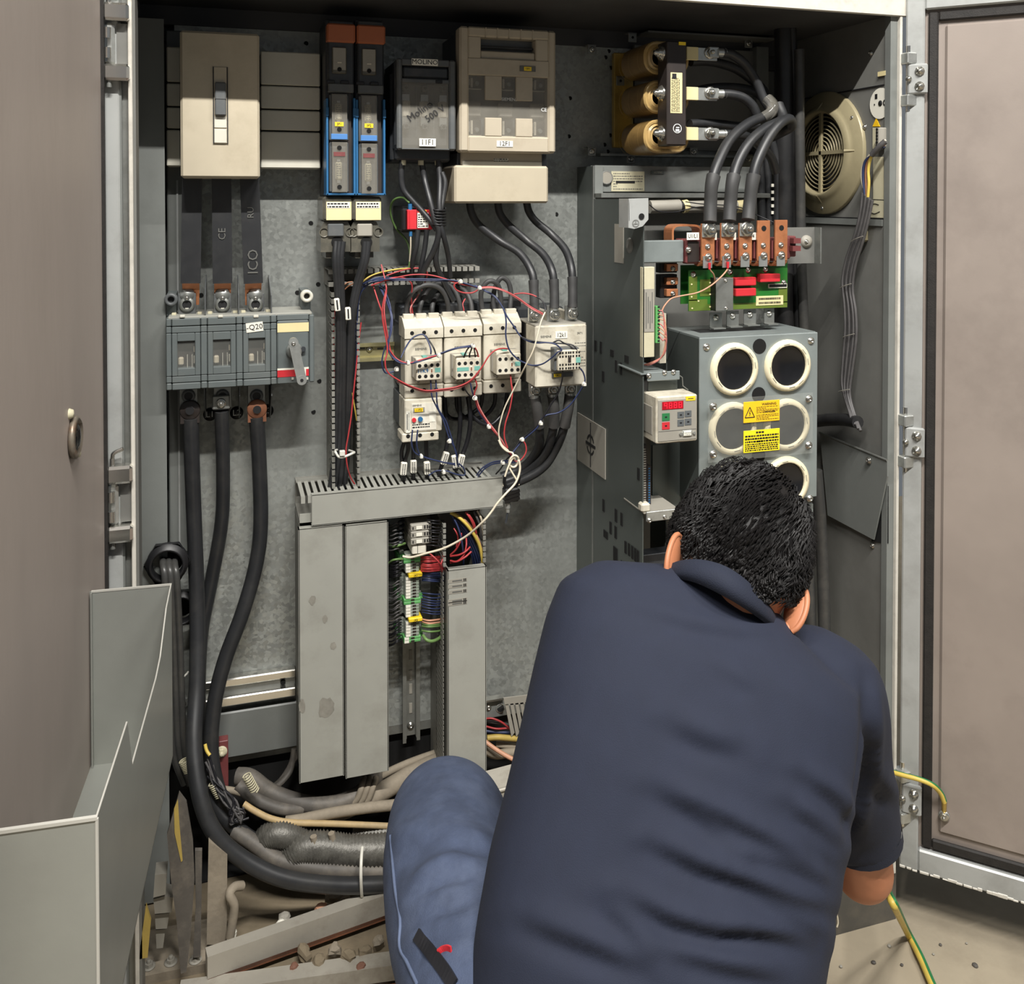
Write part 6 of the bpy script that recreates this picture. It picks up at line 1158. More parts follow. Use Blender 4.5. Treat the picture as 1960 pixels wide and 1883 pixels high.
# plates behind the terminals
g = rect(1231, 460, 1309, 503, .035); part('support_plate', MB('drive_front').box(g[0], g[1], .035, .05, g[2], g[3], None, .002), dv, 'left support plate')
g = rect(1507, 435, 1561, 504, .09); o = part('support_plate', MB('dark_paint').box(g[0], g[1], .09, .093, g[2], g[3]).box(g[1] - .003, g[1], .07, .093, g[2], g[3], 'steel_dull'), dv, 'right support plate'); p = U(1543, 462, .09); part('button_screw', MB('label_grey').lathe([(.013, 0), (.012, .004), (.006, .007), (0, .008)], p, n=18).screw(p + Vector((-.004, -.007, 0)), .0035), o)
# terminal block with five copper bars
g = rect(1306, 456, 1510, 502, .045); tb = part('terminal_block', MB('maroon').box(g[0], g[1] + .006, .048, .075, g[2] + .004, g[3], None, .002).box(g[0], g[0] + .028, .03, .05, g[2], g[3], None, .003).box(g[0] + .003, g[0] + .026, .028, .035, g[2] + .004, g[3] - .004, 'core_black'), dv, 'maroon insulator')
part('screw', MB().screw(U(1318, 478, .026), .005), tb)
g = rect(1508, 452, 1530, 492, .04); part('end_clip', MB('maroon').box(g[0], g[1], .05, .075, g[2], g[3], None, .002).box(g[0] + .008, g[1], .035, .05, g[2] + .012, g[2] + .022).box(g[0] + .01, g[1], .035, .05, g[3] - .014, g[3] - .004), tb)
for i, (x0, x1, yt) in enumerate(((1343, 1368, 428), (1380, 1404, 427), (1415, 1439.5, 427), (1450, 1474, 422), (1484, 1507.5, 421))):
    g = rect(x0, yt, x1, 505, .018); xm = (g[0] + g[1]) / 2; yo = .018
    cb = part('copper_bar', MB('copper').box(g[0], g[1], yo, yo + .005, g[2] + .006, g[3], None, .0006).strap([(xm, yo + .0025, g[2] + .008), (xm, yo + .006, g[2] + .001), (xm, yo + .016, g[2] - .003), (xm, yo + .03, g[2])], g[1] - g[0], .004, (1, 0, 0), 'copper', 3), tb)
    if i < 3:
        p = U((x0 + x1) / 2 + 1, 440 - (i * 1), yo); part('bolt', MB('zinc_bolt').box(g[0], g[1], yo - .003, yo, p.z - .014, g[3], 'steel', .001).bolt(p - Vector((0, .003, 0)), .0095), cb)
    else: p = U((x0 + x1) / 2, 440 - i, yo); part('hole', MB('void').cyl(p, p - Vector((0, .0007, 0)), .0052, None, 12), cb)
    part('screw', MB().screw(U((x0 + x1) / 2 - 1, 472 - i * .8, yo), .0046), cb)
    tg = rect(x0 + 3, 490, x1 - 5, 513 - i, yo - .003); part('solder_tab', MB('steel').box(tg[0], tg[1], yo - .003, yo - .0012, tg[2], tg[3]).screw(U((x0 + x1) / 2, 492 - i, yo - .003), .006), cb)
    if i < 4: q = rect(x1 + 1, 460, x1 + 10, 500, .03); part('rib', MB('maroon').box(q[0], q[0] + .003, .026, .05, q[2] + .006, q[3]).box(q[1] - .004, q[1], .026, .05, q[2], q[3]).box(q[0], q[1], .04, .05, q[2] + .004, q[3]), tb)
P = pts_of([(1281, 482, .07), (1280, 445, .07), (1283, 435, .07), (1292, 431, .07), (1320, 431, .07), (1330, 434, .07), (1334, 442, .07), (1335, 470, .07)])
part('copper_strap', MB('copper').strap(P, .034, .004, (0, 1, 0), 'copper', 3), dv)
for x0, s, y_ in ((1315, 'U1/L1', .022), (1362, '2', .0225), (1399, '3', .0225), (1437, '4', .0225)):
    w_ = 23 if len(s) > 1 else 10; g = rect(x0, 445, x0 + w_, 459, y_); o = part('terminal_label', MB('label_white').box(g[0], g[1], y_, y_ + .002, g[2], g[3]), tb); text('print', s, ((g[0] + g[1]) / 2, y_ - .0004, (g[2] + g[3]) / 2), .0105, 'ink', o, sx=.8)
# printed boards
g = rect(1303, 505, 1507, 578, .085); part('back_board', MB('pcb').box(g[0], g[1], .085, .087, g[2], g[3]), dv)
g = rect(1318, 515, 1507, 592, .052); fb = part('front_board', MB('pcb').box(g[0], g[1], .052, .054, g[2], g[3]).box(g[0] + .0005, g[0] + .04, .0514, .052, g[2] + .0005, g[2] + .022, 'pcb_olive').box(g[0] + .0005, g[0] + .018, .0514, .052, g[2] + .02, g[3] - .012, 'pcb_olive').box(g[0] + .04, g[1] - .0005, .0514, .052, g[2] + .0005, g[2] + .012, 'pcb_olive').box(g[1] - .02, g[1] - .0005, .0514, .052, g[2] + .01, g[3] - .03, 'pcb_olive').box(g[0] + .024, g[0] + .048, .0513, .052, g[3] - .05, g[3] - .018, 'pcb_olive'), dv, 'green board')
g = rect(1371, 532, 1404, 595, .03); part('converter_module', MB('steel_dull').box(g[0], g[1], .03, .052, g[2], g[3], None, .001).box(g[0] - .0004, g[0] + .001, .032, .052, g[2], g[3], 'black').screw(U(1389, 537, .03), .003).screw(U(1390, 590, .03), .003), fb)
for q in ((1408, 531, 1448, 547), (1409, 552, 1448, 567), (1456, 524, 1494, 540)): g = rect(*q, .036); part('red_capacitor', MB('red').box(g[0], g[1], .036, .052, g[2], g[3], None, .0015), fb)
g = rect(1447, 566, 1499, 584, .051); o = part('barcode_label', MB('label_cream').box(g[0], g[1], .0505, .0515, g[2], g[3], None, .0003), fb); mb = MB('ink'); 
for k in range(2):
    x = g[0] + .006
    while x < g[1] - .006: w_ = R.uniform(.0004, .0012); mb.box(x, x + w_, .0500, .0506, g[2] + .003 + k * .008, g[2] + .007 + k * .008); x += w_ + R.uniform(.0004, .001)
part('print', mb, o, None, 'stuff')
g = rect(1471, 543, 1506, 551, .05); part('pin_header', MB('label_white').box(g[0], g[1], .049, .052, g[2], g[3]).box(g[0] + .001, g[1] - .001, .0484, .049, g[2] + .002, g[3] - .001, 'black'), fb)
for px, py in ((1327, 525), (1397, 520), (1432, 517), (1465, 516), (1500, 541)): part('screw', MB().screw(U(px, py, .052), .0048), fb)
for px, py in ((1324, 544), (1324, 568), (1337, 576), (1359, 541), (1359, 563), (1359, 587), (1325, 590)): part('solder_pad', MB('label_cream').cyl(U(px, py, .0513), U(px, py, .0505), .0016, None, 8), fb)
for py in (513, 539, 561):
    g = rect(1268, py - 11, 1301, py + 8, .07); part('fuse_base', MB('black').box(g[0], g[1], .08, .10, g[2] - .002, g[3] + .002, None, .001).box(g[0] + .008, g[1] - .004, .068, .08, g[2] + .002, g[3] - .003, 'copper', .001).screw(U(1288, py + 1, .068), .0042), dv)
for l in ([(1358, 505, .012), (1359, 516, .014), (1365, 524, .02), (1368, 535, .03), (1366, 542, .045)], [(1393, 503, .012), (1393, 514, .012), (1380, 530, .012), (1360, 547, .012), (1335, 560, .014), (1300, 567, .02), (1284, 572, .02), (1272, 585, .02), (1267, 595, .02)]):
    part('sense_wire', MB('w_flesh').tube(pts_of(l), .0015, 6), dv); p = U(l[0][0], l[0][1] + 4, .011); part('crimp', MB('red').cyl(p + Vector((0, 0, .006)), p - Vector((0, 0, .006)), .003, .0022, 8), dv)
for x0, x1, py in ((1359, 1382, 598), (1391, 1414, 595), (1424, 1447, 592), (1463, 1482, 590)):
    g = rect(x0, py, x1, py + 32, .06); part('bracket', MB('steel_dull').box(g[0], g[1], .06, .062, g[2], g[3]).box(g[0], g[1], .045, .062, g[2] + .002, g[2] + .004).screw(U((x0 + x1) / 2, py + 10, .06), .005), dv)
# capacitor box
a, b, c, d = rect(1337, 641, 1563, 962, .0); cb = part('capacitor_box', MB('drive_front').box(a + .001, b - .001, .001, .14, c + .002, d - .002, 'drive_side').box(a + .002, b - .002, .002, .14, d - .004, d + .001, 'drive_front').box(a + .03, b - .07, .05, .09, d + .0005, d + .0014, 'black'), dv, 'capacitor box')
fp = part('front_plate', MB('drive_front').box(a, b, -.003, .001, c, d, None, .0015), dv, 'capacitor front plate with six round windows')
X = lambda px: U(px, 800, -.003).x; Z = lambda px, py: U(px, py, -.003).z
for i, (px, py) in enumerate(((1404, 706), (1506, 699), (1401, 819.5), (1504, 812), (1401, 932), (1503, 922))):
    p = U(px, py, -.003)
    o = part('capacitor', MB('cap_top').lathe([(0, .002), (.036, .002), (.038, .004), (.0385, 0)], p, n=32), fp)
    part('ring', MB('cap_ring').lathe([(.0385, 0), (.0385, .008), (.040, .009), (.0435, .0085), (.0485, .007), (.0495, 0)], p, n=32), fp)
    mb = MB('ink_soft')
    for k in range(12):
        if k % 3 == 2: continue
        a0 = k * PI / 6; mb.add([(p.x + r * math.cos(q), -.0122, p.z + r * math.sin(q)) for r, q in ((.0412, a0), (.0422, a0), (.0422, a0 + .3), (.0412, a0 + .3))], [(0, 1, 2, 3)])
    part('ring_slots', mb, fp, None, 'stuff')
for px, py in ((1453.6, 662.6), (1452, 755), (1452, 872)): p = U(px, py, -.0032); part('hole', MB('void').cyl(p + Vector((0, .002, 0)), p - Vector((0, .0006, 0)), .0143, None, 20), fp)
for px, py in ((1352, 664), (1552, 652), (1550, 954)): part('screw', MB().screw(U(px, py, -.003), .0058), fp)
g = rect(1355, 758, 1555, 876, -.016); cp = part('clear_guard', MB('clear').box(g[0], g[1], -.018, -.016, g[2], g[3], None, .0008), dv, 'clear plastic guard')
for px, py in ((1365, 778), (1548, 763.5), (1365, 869), (1547.5, 852)): part('screw', MB().screw(U(px, py, -.018), .0062).cyl(U(px, py, -.018), U(px, py, -.003), .004, None, 8), cp)
g = rect(1423, 767, 1492, 807, -.0185); o = part('warning_label', MB('warn').box(g[0], g[1], -.0192, -.018, g[2], g[3], None, .0004), dv, 'yellow warning and danger label'); y = -.0195
text('print', 'WARNING', (g[0] + .054, y, g[3] - .0065), .0064, 'ink', o); text('print', 'DANGER', (g[0] + .054, y, g[2] + .0185), .0064, 'ink', o)
mb = MB('rust'); x, z = g[0] + .013, g[2] + .010
for q in (((-.010, 0), (.010, 0)), ((.010, 0), (0, .019)), ((0, .019), (-.010, 0))): mb.tube([(x + q[0][0], y, z + q[0][1]), (x + q[1][0], y, z + q[1][1])], .0008, 4, 'ink', 0)
for q in (((.001, .013), (-.001, .008)), ((-.001, .008), (.001, .008)), ((.001, .008), (-.0005, .003))): mb.tube([(x + q[0][0], y, z + q[0][1]), (x + q[1][0], y, z + q[1][1])], .0006, 4, 'ink', 0)
part('voltage_triangle', mb, o); mb = MB('ink'); lines(mb, g[0] + .027, g[1] - .003, g[3] - .023, g[3] - .010, y, 5, 'ink', .35, 3); lines(mb, g[0] + .027, g[1] - .003, g[2] + .003, g[2] + .0145, y, 4, 'ink', .35, 4); part('print', mb, o, None, 'stuff')
g = rect(1423, 822, 1492, 864, -.0185); o = part('warning_label', MB('warn2').box(g[0], g[1], -.0192, -.018, g[2], g[3], None, .0004), dv, 'yellow notice label'); mb = MB('ink'); lines(mb, g[0] + .026, g[0] + .044, g[3] - .007, g[3] - .002, y, 1, 'ink', .7, 5); lines(mb, g[0] + .003, g[1] - .003, g[3] - .024, g[3] - .008, y, 3, 'ink', .6, 6, False); lines(mb, g[0] + .027, g[0] + .042, g[2] + .0175, g[2] + .022, y, 1, 'ink', .7, 7); lines(mb, g[0] + .003, g[1] - .003, g[2] + .002, g[2] + .017, y, 4, 'ink', .6, 8, False); mb.box(g[0] + .002, g[1] - .002, y, y + .0003, g[2] + .0245, g[2] + .025); part('print', mb, o, None, 'stuff')
# control side: long label strip, green connector, bracket, keypad, lower tray
g = rect(1230, 511, 1253, 684, .0); ls = part('label_strip', MB('label_old').box(g[0], g[1], 0, .012, g[2], g[3], None, .001), dv, 'long beige cover strip'); g2 = rect(1233, 553, 1252, 635, -.0006); mb = MB('label_grey').box(g2[0], g2[1], -.001, 0, g2[2], g2[3])
for k in range(4): mb.box(g2[0] + .003 + k * .004, g2[0] + .0044 + k * .004, -.0014, -.001, g2[2] + .006 + (k % 2) * .01, g2[3] - .006 - (k % 3) * .008, 'ink_soft')
part('paper_label', mb, ls)
g = rect(1255, 586, 1263.5, 657, .004); gc_ = part('terminal_plug', MB('conn_green').box(g[0], g[1], .004, .02, g[2], g[3], None, .001), dv, 'bright green plug connector')
for k in range(11): part('pin_slot', MB('ink').box(g[0] + .004, g[1] - .001, .0034, .0045, g[2] + .003 + k * .0062, g[2] + .006 + k * .0062), gc_)
for k in range(7): part('control_wire', MB('w_flesh' if k % 3 else 'w_pink').tube(pts_of([(1261, 594 + k * 8, .003), (1269 + k % 3 * 2, 598 + k * 9, .0), (1272 + k % 2 * 3, 630 + k * 3, .0), (1275 - k % 3, 660, .004), (1270 - k, 680 + k, .01), (1250 - k, 692 + k, .02), (1232, 698, .03)]), .0011, 5, None, 4), dv)
part('inner_panel', MB('drive_side').box(U(1275, 700, .13).x, U(1277, 700, .13).x, .13, .2, .35, 1.22).box(U(1263, 640, .03).x, U(1275, 640, .03).x, .03, .05, U(1268, 695, .03).z, U(1268, 600, .03).z, 'ivory'), dv)
g = rect(1239, 711, 1301, 728, -.005); part('keypad_bracket', MB('drive_front').box(g[0], g[1], -.006, -.003, g[2], g[3], None, .001).box(g[0] - .012, g[1] - .02, -.003, .10, g[3] - .004, g[3] - .002).screw(U(1272, 713, -.006), .004).screw(U(1289, 712, -.006), .004).screw(U(1242, 719, -.006), .004).box(g[0] + .01, g[1] + .004, .012, .014, g[2] - .04, g[2], 'drive_side'), dv, 'zinc keypad bracket')
part('bracket_wire', MB('steel_dull').tube(pts_of([(1300, 718, .0), (1306, 722, .0), (1307, 738, .0), (1317, 746, .0)]), .001, 5, None, 0), dv)
# keypad
YK = -.035; g = rect(1256, 757, 1335, 847, YK); X = lambda px: U(px, 800, YK).x; Zk = lambda py: U(1295, py, YK).z
kp = part('keypad', MB('ivory').box(g[0], g[1], YK, .02, g[2], g[3], 'ivory', .0025).box(g[0] - .001, g[0] + .002, -.02, .035, g[2] + .012, g[3] - .02, 'label_grey', .002).box(X(1259), X(1333), YK - .0012, YK + .002, g[2] + .004, g[3] - .006, 'label_grey', .001).box(X(1260), X(1332), YK - .0016, YK, Zk(823) - .0004, Zk(823) + .0004, 'ink_soft'), dv, 'beige operator keypad')
led = part('display', MB('led').box(X(1266.5), X(1307), YK - .002, YK, Zk(782), Zk(767)), kp, 'red four digit display'); mb = MB('led_seg')
for k in range(4):
    x0, x1 = X(1270 + k * 9.3), X(1276 + k * 9.3); z0, z1 = Zk(780), Zk(769); zm = (z0 + z1) / 2
    for q in ((x0, x1, z1 - .001, z1), (x0, x1, zm - .0005, zm + .0005), (x0, x0 + .001, zm, z1), (x1 - .001, x1, zm, z1), (x1 - .001, x1, z0, zm)) + (((x0, x1, z0, z0 + .001), (x0, x0 + .001, z0, zm)) if k else ()): mb.box(q[0], q[1], YK - .0025, YK - .0019, q[2], q[3])
part('digits', mb, led, None, 'stuff')
for x0, x1, y0, y1, m, l in ((1266.5, 1281, 789, 803, 'btn_green', 'green key'), (1266.5, 1281, 806, 819.5, 'red', 'red key'), (1296, 1308.5, 788, 800, 'btn_grey', 'grey key'), (1310, 1322.5, 787, 799, 'btn_grey', 'grey key'), (1296, 1308.5, 803, 815.5, 'btn_grey', 'grey key'), (1310, 1322.5, 802, 814.5, 'btn_grey', 'grey key')):
    part('key', MB(m).box(X(x0), X(x1), YK - .002, YK, Zk(y1), Zk(y0)).box((X(x0) + X(x1)) / 2 - .002, (X(x0) + X(x1)) / 2 + .002, YK - .0024, YK - .0019, Zk((y0 + y1) / 2) - .0012, Zk((y0 + y1) / 2) + .0012, 'ink'), kp, l)
part('yellow_tag', MB('yellow').box(X(1312), X(1330), YK - .002, YK, Zk(768), Zk(760)).box(X(1316), X(1326), YK - .0024, YK - .0019, Zk(764.5), Zk(763.5), 'ink'), kp)
p = U(1315, 829, YK - .001); mb = MB('steel').box(p.x - .010, p.x + .010, YK - .003, YK, p.z - .006, p.z + .006, None, .003).box(p.x - .0075, p.x + .0075, YK - .0042, YK - .002, p.z - .0045, p.z + .0045, 'label_white', .002)
for k in range(9): x = p.x - .005 + (k % 5) * .0025 + (k // 5) * .0012; z = p.z + (.0015 if k < 5 else -.0015); mb.box(x - .0005, x + .0005, YK - .0046, YK - .004, z - .0005, z + .0005, 'ink')
mb.cyl((p.x - .0135, YK - .004, p.z), (p.x - .0135, YK, p.z), .0028, None, 6).cyl((p.x + .0135, YK - .004, p.z), (p.x + .0135, YK, p.z), .0028, None, 6); part('serial_port', mb, kp, 'nine pin serial port')
g = rect(1249, 850, 1306, 982, .075); part('inner_cover', MB('drive_side').box(g[0], g[1], .075, .08, g[2], g[3]).box(g[1], g[1] + .0015, .07, .08, g[2], g[3], 'steel_dull'), dv)
for k in range(2):
    g = rect(1230 + k * 9, 852 + 40 * k, 1238 + k * 8, 985, .03); o = part('card_edge', MB('core_black').box(g[0], g[1], .03, .06, g[2], g[3]), dv)
    mb = MB('label_grey' if not k else 'blue')
    for q in range(int((g[3] - g[2]) / .0045)): mb.box(g[0] + .002, g[1] - .002, .0292, .031, g[2] + q * .0045, g[2] + q * .0045 + .002)
    part('pins', mb, o, None, 'stuff')
g = rect(1237, 976, 1301, 995, -.01); part('lower_tray', MB('steel').box(g[0], g[1], -.012, -.008, g[2], g[3], None, .001).box(g[0] - .004, g[1], -.008, .08, g[3] - .004, g[3] - .002, 'label_grey').screw(U(1243, 996, -.012), .004).screw(U(1272, 989, -.012), .003).box(g[0] - .008, g[0] + .01, -.008, .01, g[3] - .002, g[3] + .014, 'ivory', .003), dv, 'zinc lower tray')
g = rect(1231, 1060, 1275, 1110, .06); part('lower_panel', MB('dark_plastic').box(g[0], g[1] + .1, .06, .09, g[2] - .1, g[3], None, .001), dv)
g = rect(1540, 965, 1556, 1042, .02); part('lower_flange', MB('drive_front').box(g[0], g[1], .02, .024, g[2], g[3]), dv)
# ================================================================ on the right side wall
XW = XR - .0005
def W(px, py): return UX(px, py, XW)
p = W(1581, 294); rv = abs(W(1581, 176).z - W(1581, 410).z) / 2; p = Vector((XW, p.y, (W(1581, 176).z + W(1581, 410).z) / 2))
t = T('ventilation_fan', 'round beige fan ring with a circular black guard on the right side wall', 'fan', p - Vector((0, 0, rv)))
ri = rv * .655; ax = (-1, 0, 0)
part('ring', MB('fan_beige').lathe([(ri * .98, .004), (ri, .020), (ri * 1.06, .024), (ri * 1.16, .016), (ri * 1.24, .011), (rv * .985, .008), (rv, .006), (rv, 0)], p, ax, 48), t)
part('opening', MB('void').lathe([(0, .002), (ri, .002)], p, ax, 40), t)
for k in range(9):
    r = ri * (.10 + .10 * k); part('guard_ring', MB('fan_beige').lathe([(r - .0013, .009), (r, .012), (r + .0013, .009), (r, .005), (r - .0013, .009)], p, ax, 36), t)
part('guard_spoke', MB('fan_beige').box(XW - .016, XW - .010, p.y - .004, p.y + .004, p.z - ri, p.z + ri), t); part('guard_spoke', MB('fan_beige').box(XW - .016, XW - .010, p.y - ri, p.y + ri, p.z - .004, p.z + .004), t)
for q in (0, 90, 180, 270):
    d = Vector((0, math.cos(math.radians(q)), math.sin(math.radians(q)))); part('gusset', MB('fan_beige').cyl(p + d * ri * 1.05 + Vector((-.022, 0, 0)), p + d * ri * 1.28 + Vector((-.008, 0, 0)), .004, .0015, 6), t)
for q in (-90, 35, 145): d = Vector((0, math.cos(math.radians(q + 180)), math.sin(math.radians(q)))) * rv * .9; part('screw', MB().screw(p + d + Vector((-.008, 0, 0)), .004, ax), t)
def wq(name, q, m, th, parent=None, label=None, cat=None):
    P = [W(*v) + Vector((-th, 0, 0)) for v in q]; mb = MB(m).quadp(P, -th * .9 if (P[1] - P[0]).cross(P[2] - P[0]).x < 0 else th * .9)
    return part(name, mb, parent, label) if parent else top(name, mb, label, cat)
c = W(1686, 198); o = top('disc_sticker', MB('label_white').lathe([(0, .002), (.031, .002), (.031, 0)], c, ax, 28, None, False), 'white round disc high on the right wall with black marks', 'disc')
part('mark', MB('ink').lathe([(0, .0026), (.006, .0026), (.006, .002)], c + Vector((0, -.001, 0)), ax, 12).box(c.x - .0026, c.x - .002, c.y + .008, c.y + .015, c.z + .010, c.z + .020).lathe([(0, .0026), (.002, .0026)], c + Vector((0, .016, -.001)), ax, 8).lathe([(.004, .0026), (.007, .0026)], c + Vector((0, -.016, 0)), ax, 12), o)
o = wq('hazard_triangle', ((1671, 242), (1685, 242), (1678, 226)), 'warn', .0015, None, 'small yellow hazard triangle under the white disc', 'sticker')
o = wq('data_sheet', ((1671, 244), (1690, 244), (1690, 286), (1671, 285)), 'label_old', .001, None, 'worn wiring sheet beside the terminal strip on the right wall', 'sheet')
o = wq('data_sheet', ((1672, 300), (1692, 300), (1692, 382), (1672, 381)), 'label_old', .001, None, 'long worn data sheet on the right wall behind the ribbon loom', 'sheet')
o = wq('data_sheet', ((1664, 383), (1692, 384), (1692, 417), (1663, 416)), 'label_old', .001, None, 'pale sheet with two curved lines at the foot of the right wall labels', 'sheet')
part('print', MB('ink').tube([W(1669, 391) - Vector((.0015, 0, 0)), W(1676, 390) - Vector((.0015, 0, 0)), W(1683, 392) - Vector((.0015, 0, 0))], .0008, 4).tube([W(1667, 406) - Vector((.0015, 0, 0)), W(1675, 409) - Vector((.0015, 0, 0)), W(1685, 405) - Vector((.0015, 0, 0))], .0008, 4), o)
g = [W(1691, 245), W(1699, 282)]; t = T('terminal_strip', 'small pale terminal strip on the right wall feeding the loom', 'terminal', g[1]); part('body', MB('label_grey').box(XW - .02, XW - .001, min(g[0].y, g[1].y), max(g[0].y, g[1].y), g[1].z, g[0].z, None, .002), t)
for k in range(6): z = g[1].z + (g[0].z - g[1].z) * (k + .5) / 6; part('screw', MB('black').cyl((XW - .02, (g[0].y + g[1].y) / 2, z), (XW - .0215, (g[0].y + g[1].y) / 2, z), .0026, None, 8), t)
Wp = lambda s: [UX(x, y, XW - d) for x, y, d in s]
for l, s, m, r in (('yellow lead fanning out of the loom top on the right wall', [(1694, 272, .025), (1680, 285, .03), (1667, 302, .03), (1662, 325, .03), (1663, 350, .03), (1661, 378, .03)], 'w_yellow', .003), ('blue lead fanning out of the loom top on the right wall', [(1692, 280, .025), (1672, 292, .028), (1656, 310, .03), (1652, 335, .03), (1656, 378, .03)], 'w_blue', .003), ('white lead fanning out of the loom top on the right wall', [(1695, 268, .025), (1676, 284, .03), (1660, 303, .03), (1651, 320, .03), (1650, 345, .03), (1657, 376, .03)], 'w_white', .0022), ('brown lead fanning out of the loom top on the right wall', [(1694, 276, .025), (1676, 290, .03), (1662, 308, .028), (1657, 330, .028), (1659, 378, .03)], 'w_brown', .0024), ('grey sheathed lead at the terminal strip on the right wall', [(1695, 270, .024), (1683, 281, .03), (1669, 297, .032)], 'w_grey', .006)):
    top('loom_lead', MB(m).tube(Wp(s), r, 6), l, 'wire', 'leads at the loom top')
P = Wp([(1661, 376, .03), (1656, 410, .03), (1645, 455, .03), (1630, 500, .028), (1623, 545, .026), (1628, 590, .026), (1629, 640, .026), (1623, 700, .026), (1620, 745, .028), (1630, 785, .032), (1640, 815, .04)])
t = T('wire_loom', 'flat grey braided loom snaking down the right wall from the terminal strip', 'cable loom', P[-1])
for k in range(6): part('strand', MB('w_grey').tube([q + Vector((-.002 * (k % 2), (k - 2.5) * .0054 * (1 - .25 * math.sin(j * .9)), (k - 2.5) * .003)) for j, q in enumerate(P)], .0032, 6, None, 5), t)
for j in (2, 4, 6, 8): q = P[j]; part('tie', MB('label_grey').tube([q + Vector((-.006, -.018, .004)), q + Vector((-.009, 0, -.002)), q + Vector((-.006, .018, -.008))], .0009, 5), t)
g = [W(1653, 439), W(1664, 463)]; top('cable_clip', MB('fan_beige').box(XW - .022, XW, min(g[0].y, g[1].y), max(g[0].y, g[1].y), g[1].z, g[0].z, None, .004), 'beige cable clip on the right wall beside the loom', 'clip')
P = Wp([(1560, 806, .03), (1590, 803, .03), (1615, 803, .03), (1642, 808, .035)]); top('conduit', MB('pipe_black').tube(P, .013, 12), 'short black hose lying level under the loom foot on the right wall', 'conduit')
pl = [UX(*v, XW - .012) for v in ((1569, 828), (1698, 881), (1698, 912), (1672, 1033), (1584, 986))]
t = T('hinged_flap', 'slanted grey flap hanging askew low on the right wall', 'flap', pl[3]); part('plate', MB('grey_paint').quadp(pl, .003), t); part('screw', MB('steel_dull').screw(UX(1663, 881, XW - .015), .006, ax), t); part('lip', MB('steel_dull').tube([pl[0], pl[1]], .0025, 6, None, 0), t)
pl = [UX(*v, XW - .002) for v in ((1694, 930), (1700, 930), (1700, 1040), (1668, 1036))]; top('side_opening_shade', MB('void').quadp(pl, .001), 'dark gap in the right side panel behind the slanted flap', 'gap')  # flat black sheet, the shade inside the gap put into its colour
for px, py, l in ((1667, 102, 'high on the right wall near the door post'), (1670, 1044, 'below the slanted flap'), (1655, 243, 'beside the fan ring')): top('screw', MB('steel_dull').screw(W(px, py), .005, ax), 'single screw ' + l, 'screw')
g = [W(1683, 138), W(1698, 144)]; top('seam_clip', MB('label_cream').box(XW - .004, XW, min(g[0].y, g[1].y), max(g[0].y, g[1].y), g[1].z, g[0].z), 'small cream clip on the seam of the right wall', 'clip')
# ================================================================ clutter at the foot of the cabinet
c8 = lambda q: [(250 + x / 3.23, 1300 + y / 3.23, d) for x, y, d in q]
part('cable_pit_dark', MB('void').box(XL + .001, XR - .001, .345, .36, .1, .37).box(XL + .001, XR - .001, .28, .36, .166, .168), cab, 'black cable opening at the back of the cabinet base')  # black sheets paint in the darkness below the mounting plate
def gland(px, py, y, r, l):
    p = U(px, py, y); mb = MB('black').lathe([(r * .72, .0), (r * .72, .022), (r * .84, .024), (r * .86, .012), (r * 1.0, .012), (r * 1.0, 0)], p, n=28).cyl(p + Vector((0, .012, 0)), p + Vector((0, .010, 0)), r * .75, None, 20, 'void')
    mb.lathe([(r * 1.12, .012), (r * 1.12, 0)], p, n=6, m='black'); top('cable_gland', mb, l, 'gland')
gland(321, 1075, .248, .036, 'large black cable gland on the rear wall at left, grey conduits coming out')
gland(346, 1160, .30, .032, 'black cable gland half hidden behind the heavy cable, lower left')
for i, (x, l) in enumerate(((312, 'left'), (323, 'middle'), (334, 'right'))):
    wire('conduit', 'grey conduit bending down out of the upper cable gland, %s of three' % l, [(x, 1072, .247), (x, 1080, .225), (x + 3, 1098, .21), (x + 6, 1140, .21), (x + 10, 1230, .22), (x + 14, 1340, .23), (x + 20, 1440, .23), (x + 40, 1500, .24)], .0062, 'pipe_grey', 'conduit', 'conduits from the upper gland', 10)
for px, py, l in ((347, 1345, 'upper'), (346, 1376, 'lower')):
    p = U(px, py, .27); top('pipe_clip', MB('steel').box(p.x - .011, p.x + .011, p.y - .004, p.y + .01, p.z - .011, p.z + .011, 'steel_dull', .004).screw(p + Vector((.004, -.004, 0)), .004), 'steel pipe clip on the conduits beside the document pocket, ' + l, 'clip')
top('cable_tie', MB('tie').tube(pts_of([(336, 1297, .265), (346, 1299, .26), (356, 1291, .262), (360, 1286, .27)]), .002, 6), 'pale cable tie on the conduits beside the document pocket', 'cable tie')
g = rect(419, 1418, 437, 1512, .27); t = T('bracket', 'rust red upright bracket with a pale bolt at the foot of the plate', 'bracket', ((g[0] + g[1]) / 2, .27, g[2])); part('post', MB('maroon').box(g[0], g[1], .27, .29, g[2], g[3], None, .001), t); part('bolt', MB('label_old').bolt(U(424, 1438, .27), .007, (0, -1, 0), 'label_old'), t)
def dc(nm, l, s, r, m='rubber_dusty', cat='cable', g=None, n=12): return wire(nm, l, c8(s), r, m, cat, g, n)
dc('cable_bundle', 'fat dusty cable bundle sagging under the covered ducts', [(660, 600, .27), (740, 610, .26), (850, 690, .25), (980, 745, .24), (1120, 775, .235), (1280, 765, .235), (1400, 715, .24), (1490, 640, .26), (1540, 560, .29)], .0155)
dc('cable_bundle', 'second dusty cable bundle sagging below the fat one', [(660, 650, .25), (740, 720, .24), (860, 780, .23), (960, 805, .225), (1060, 800, .23)], .011)
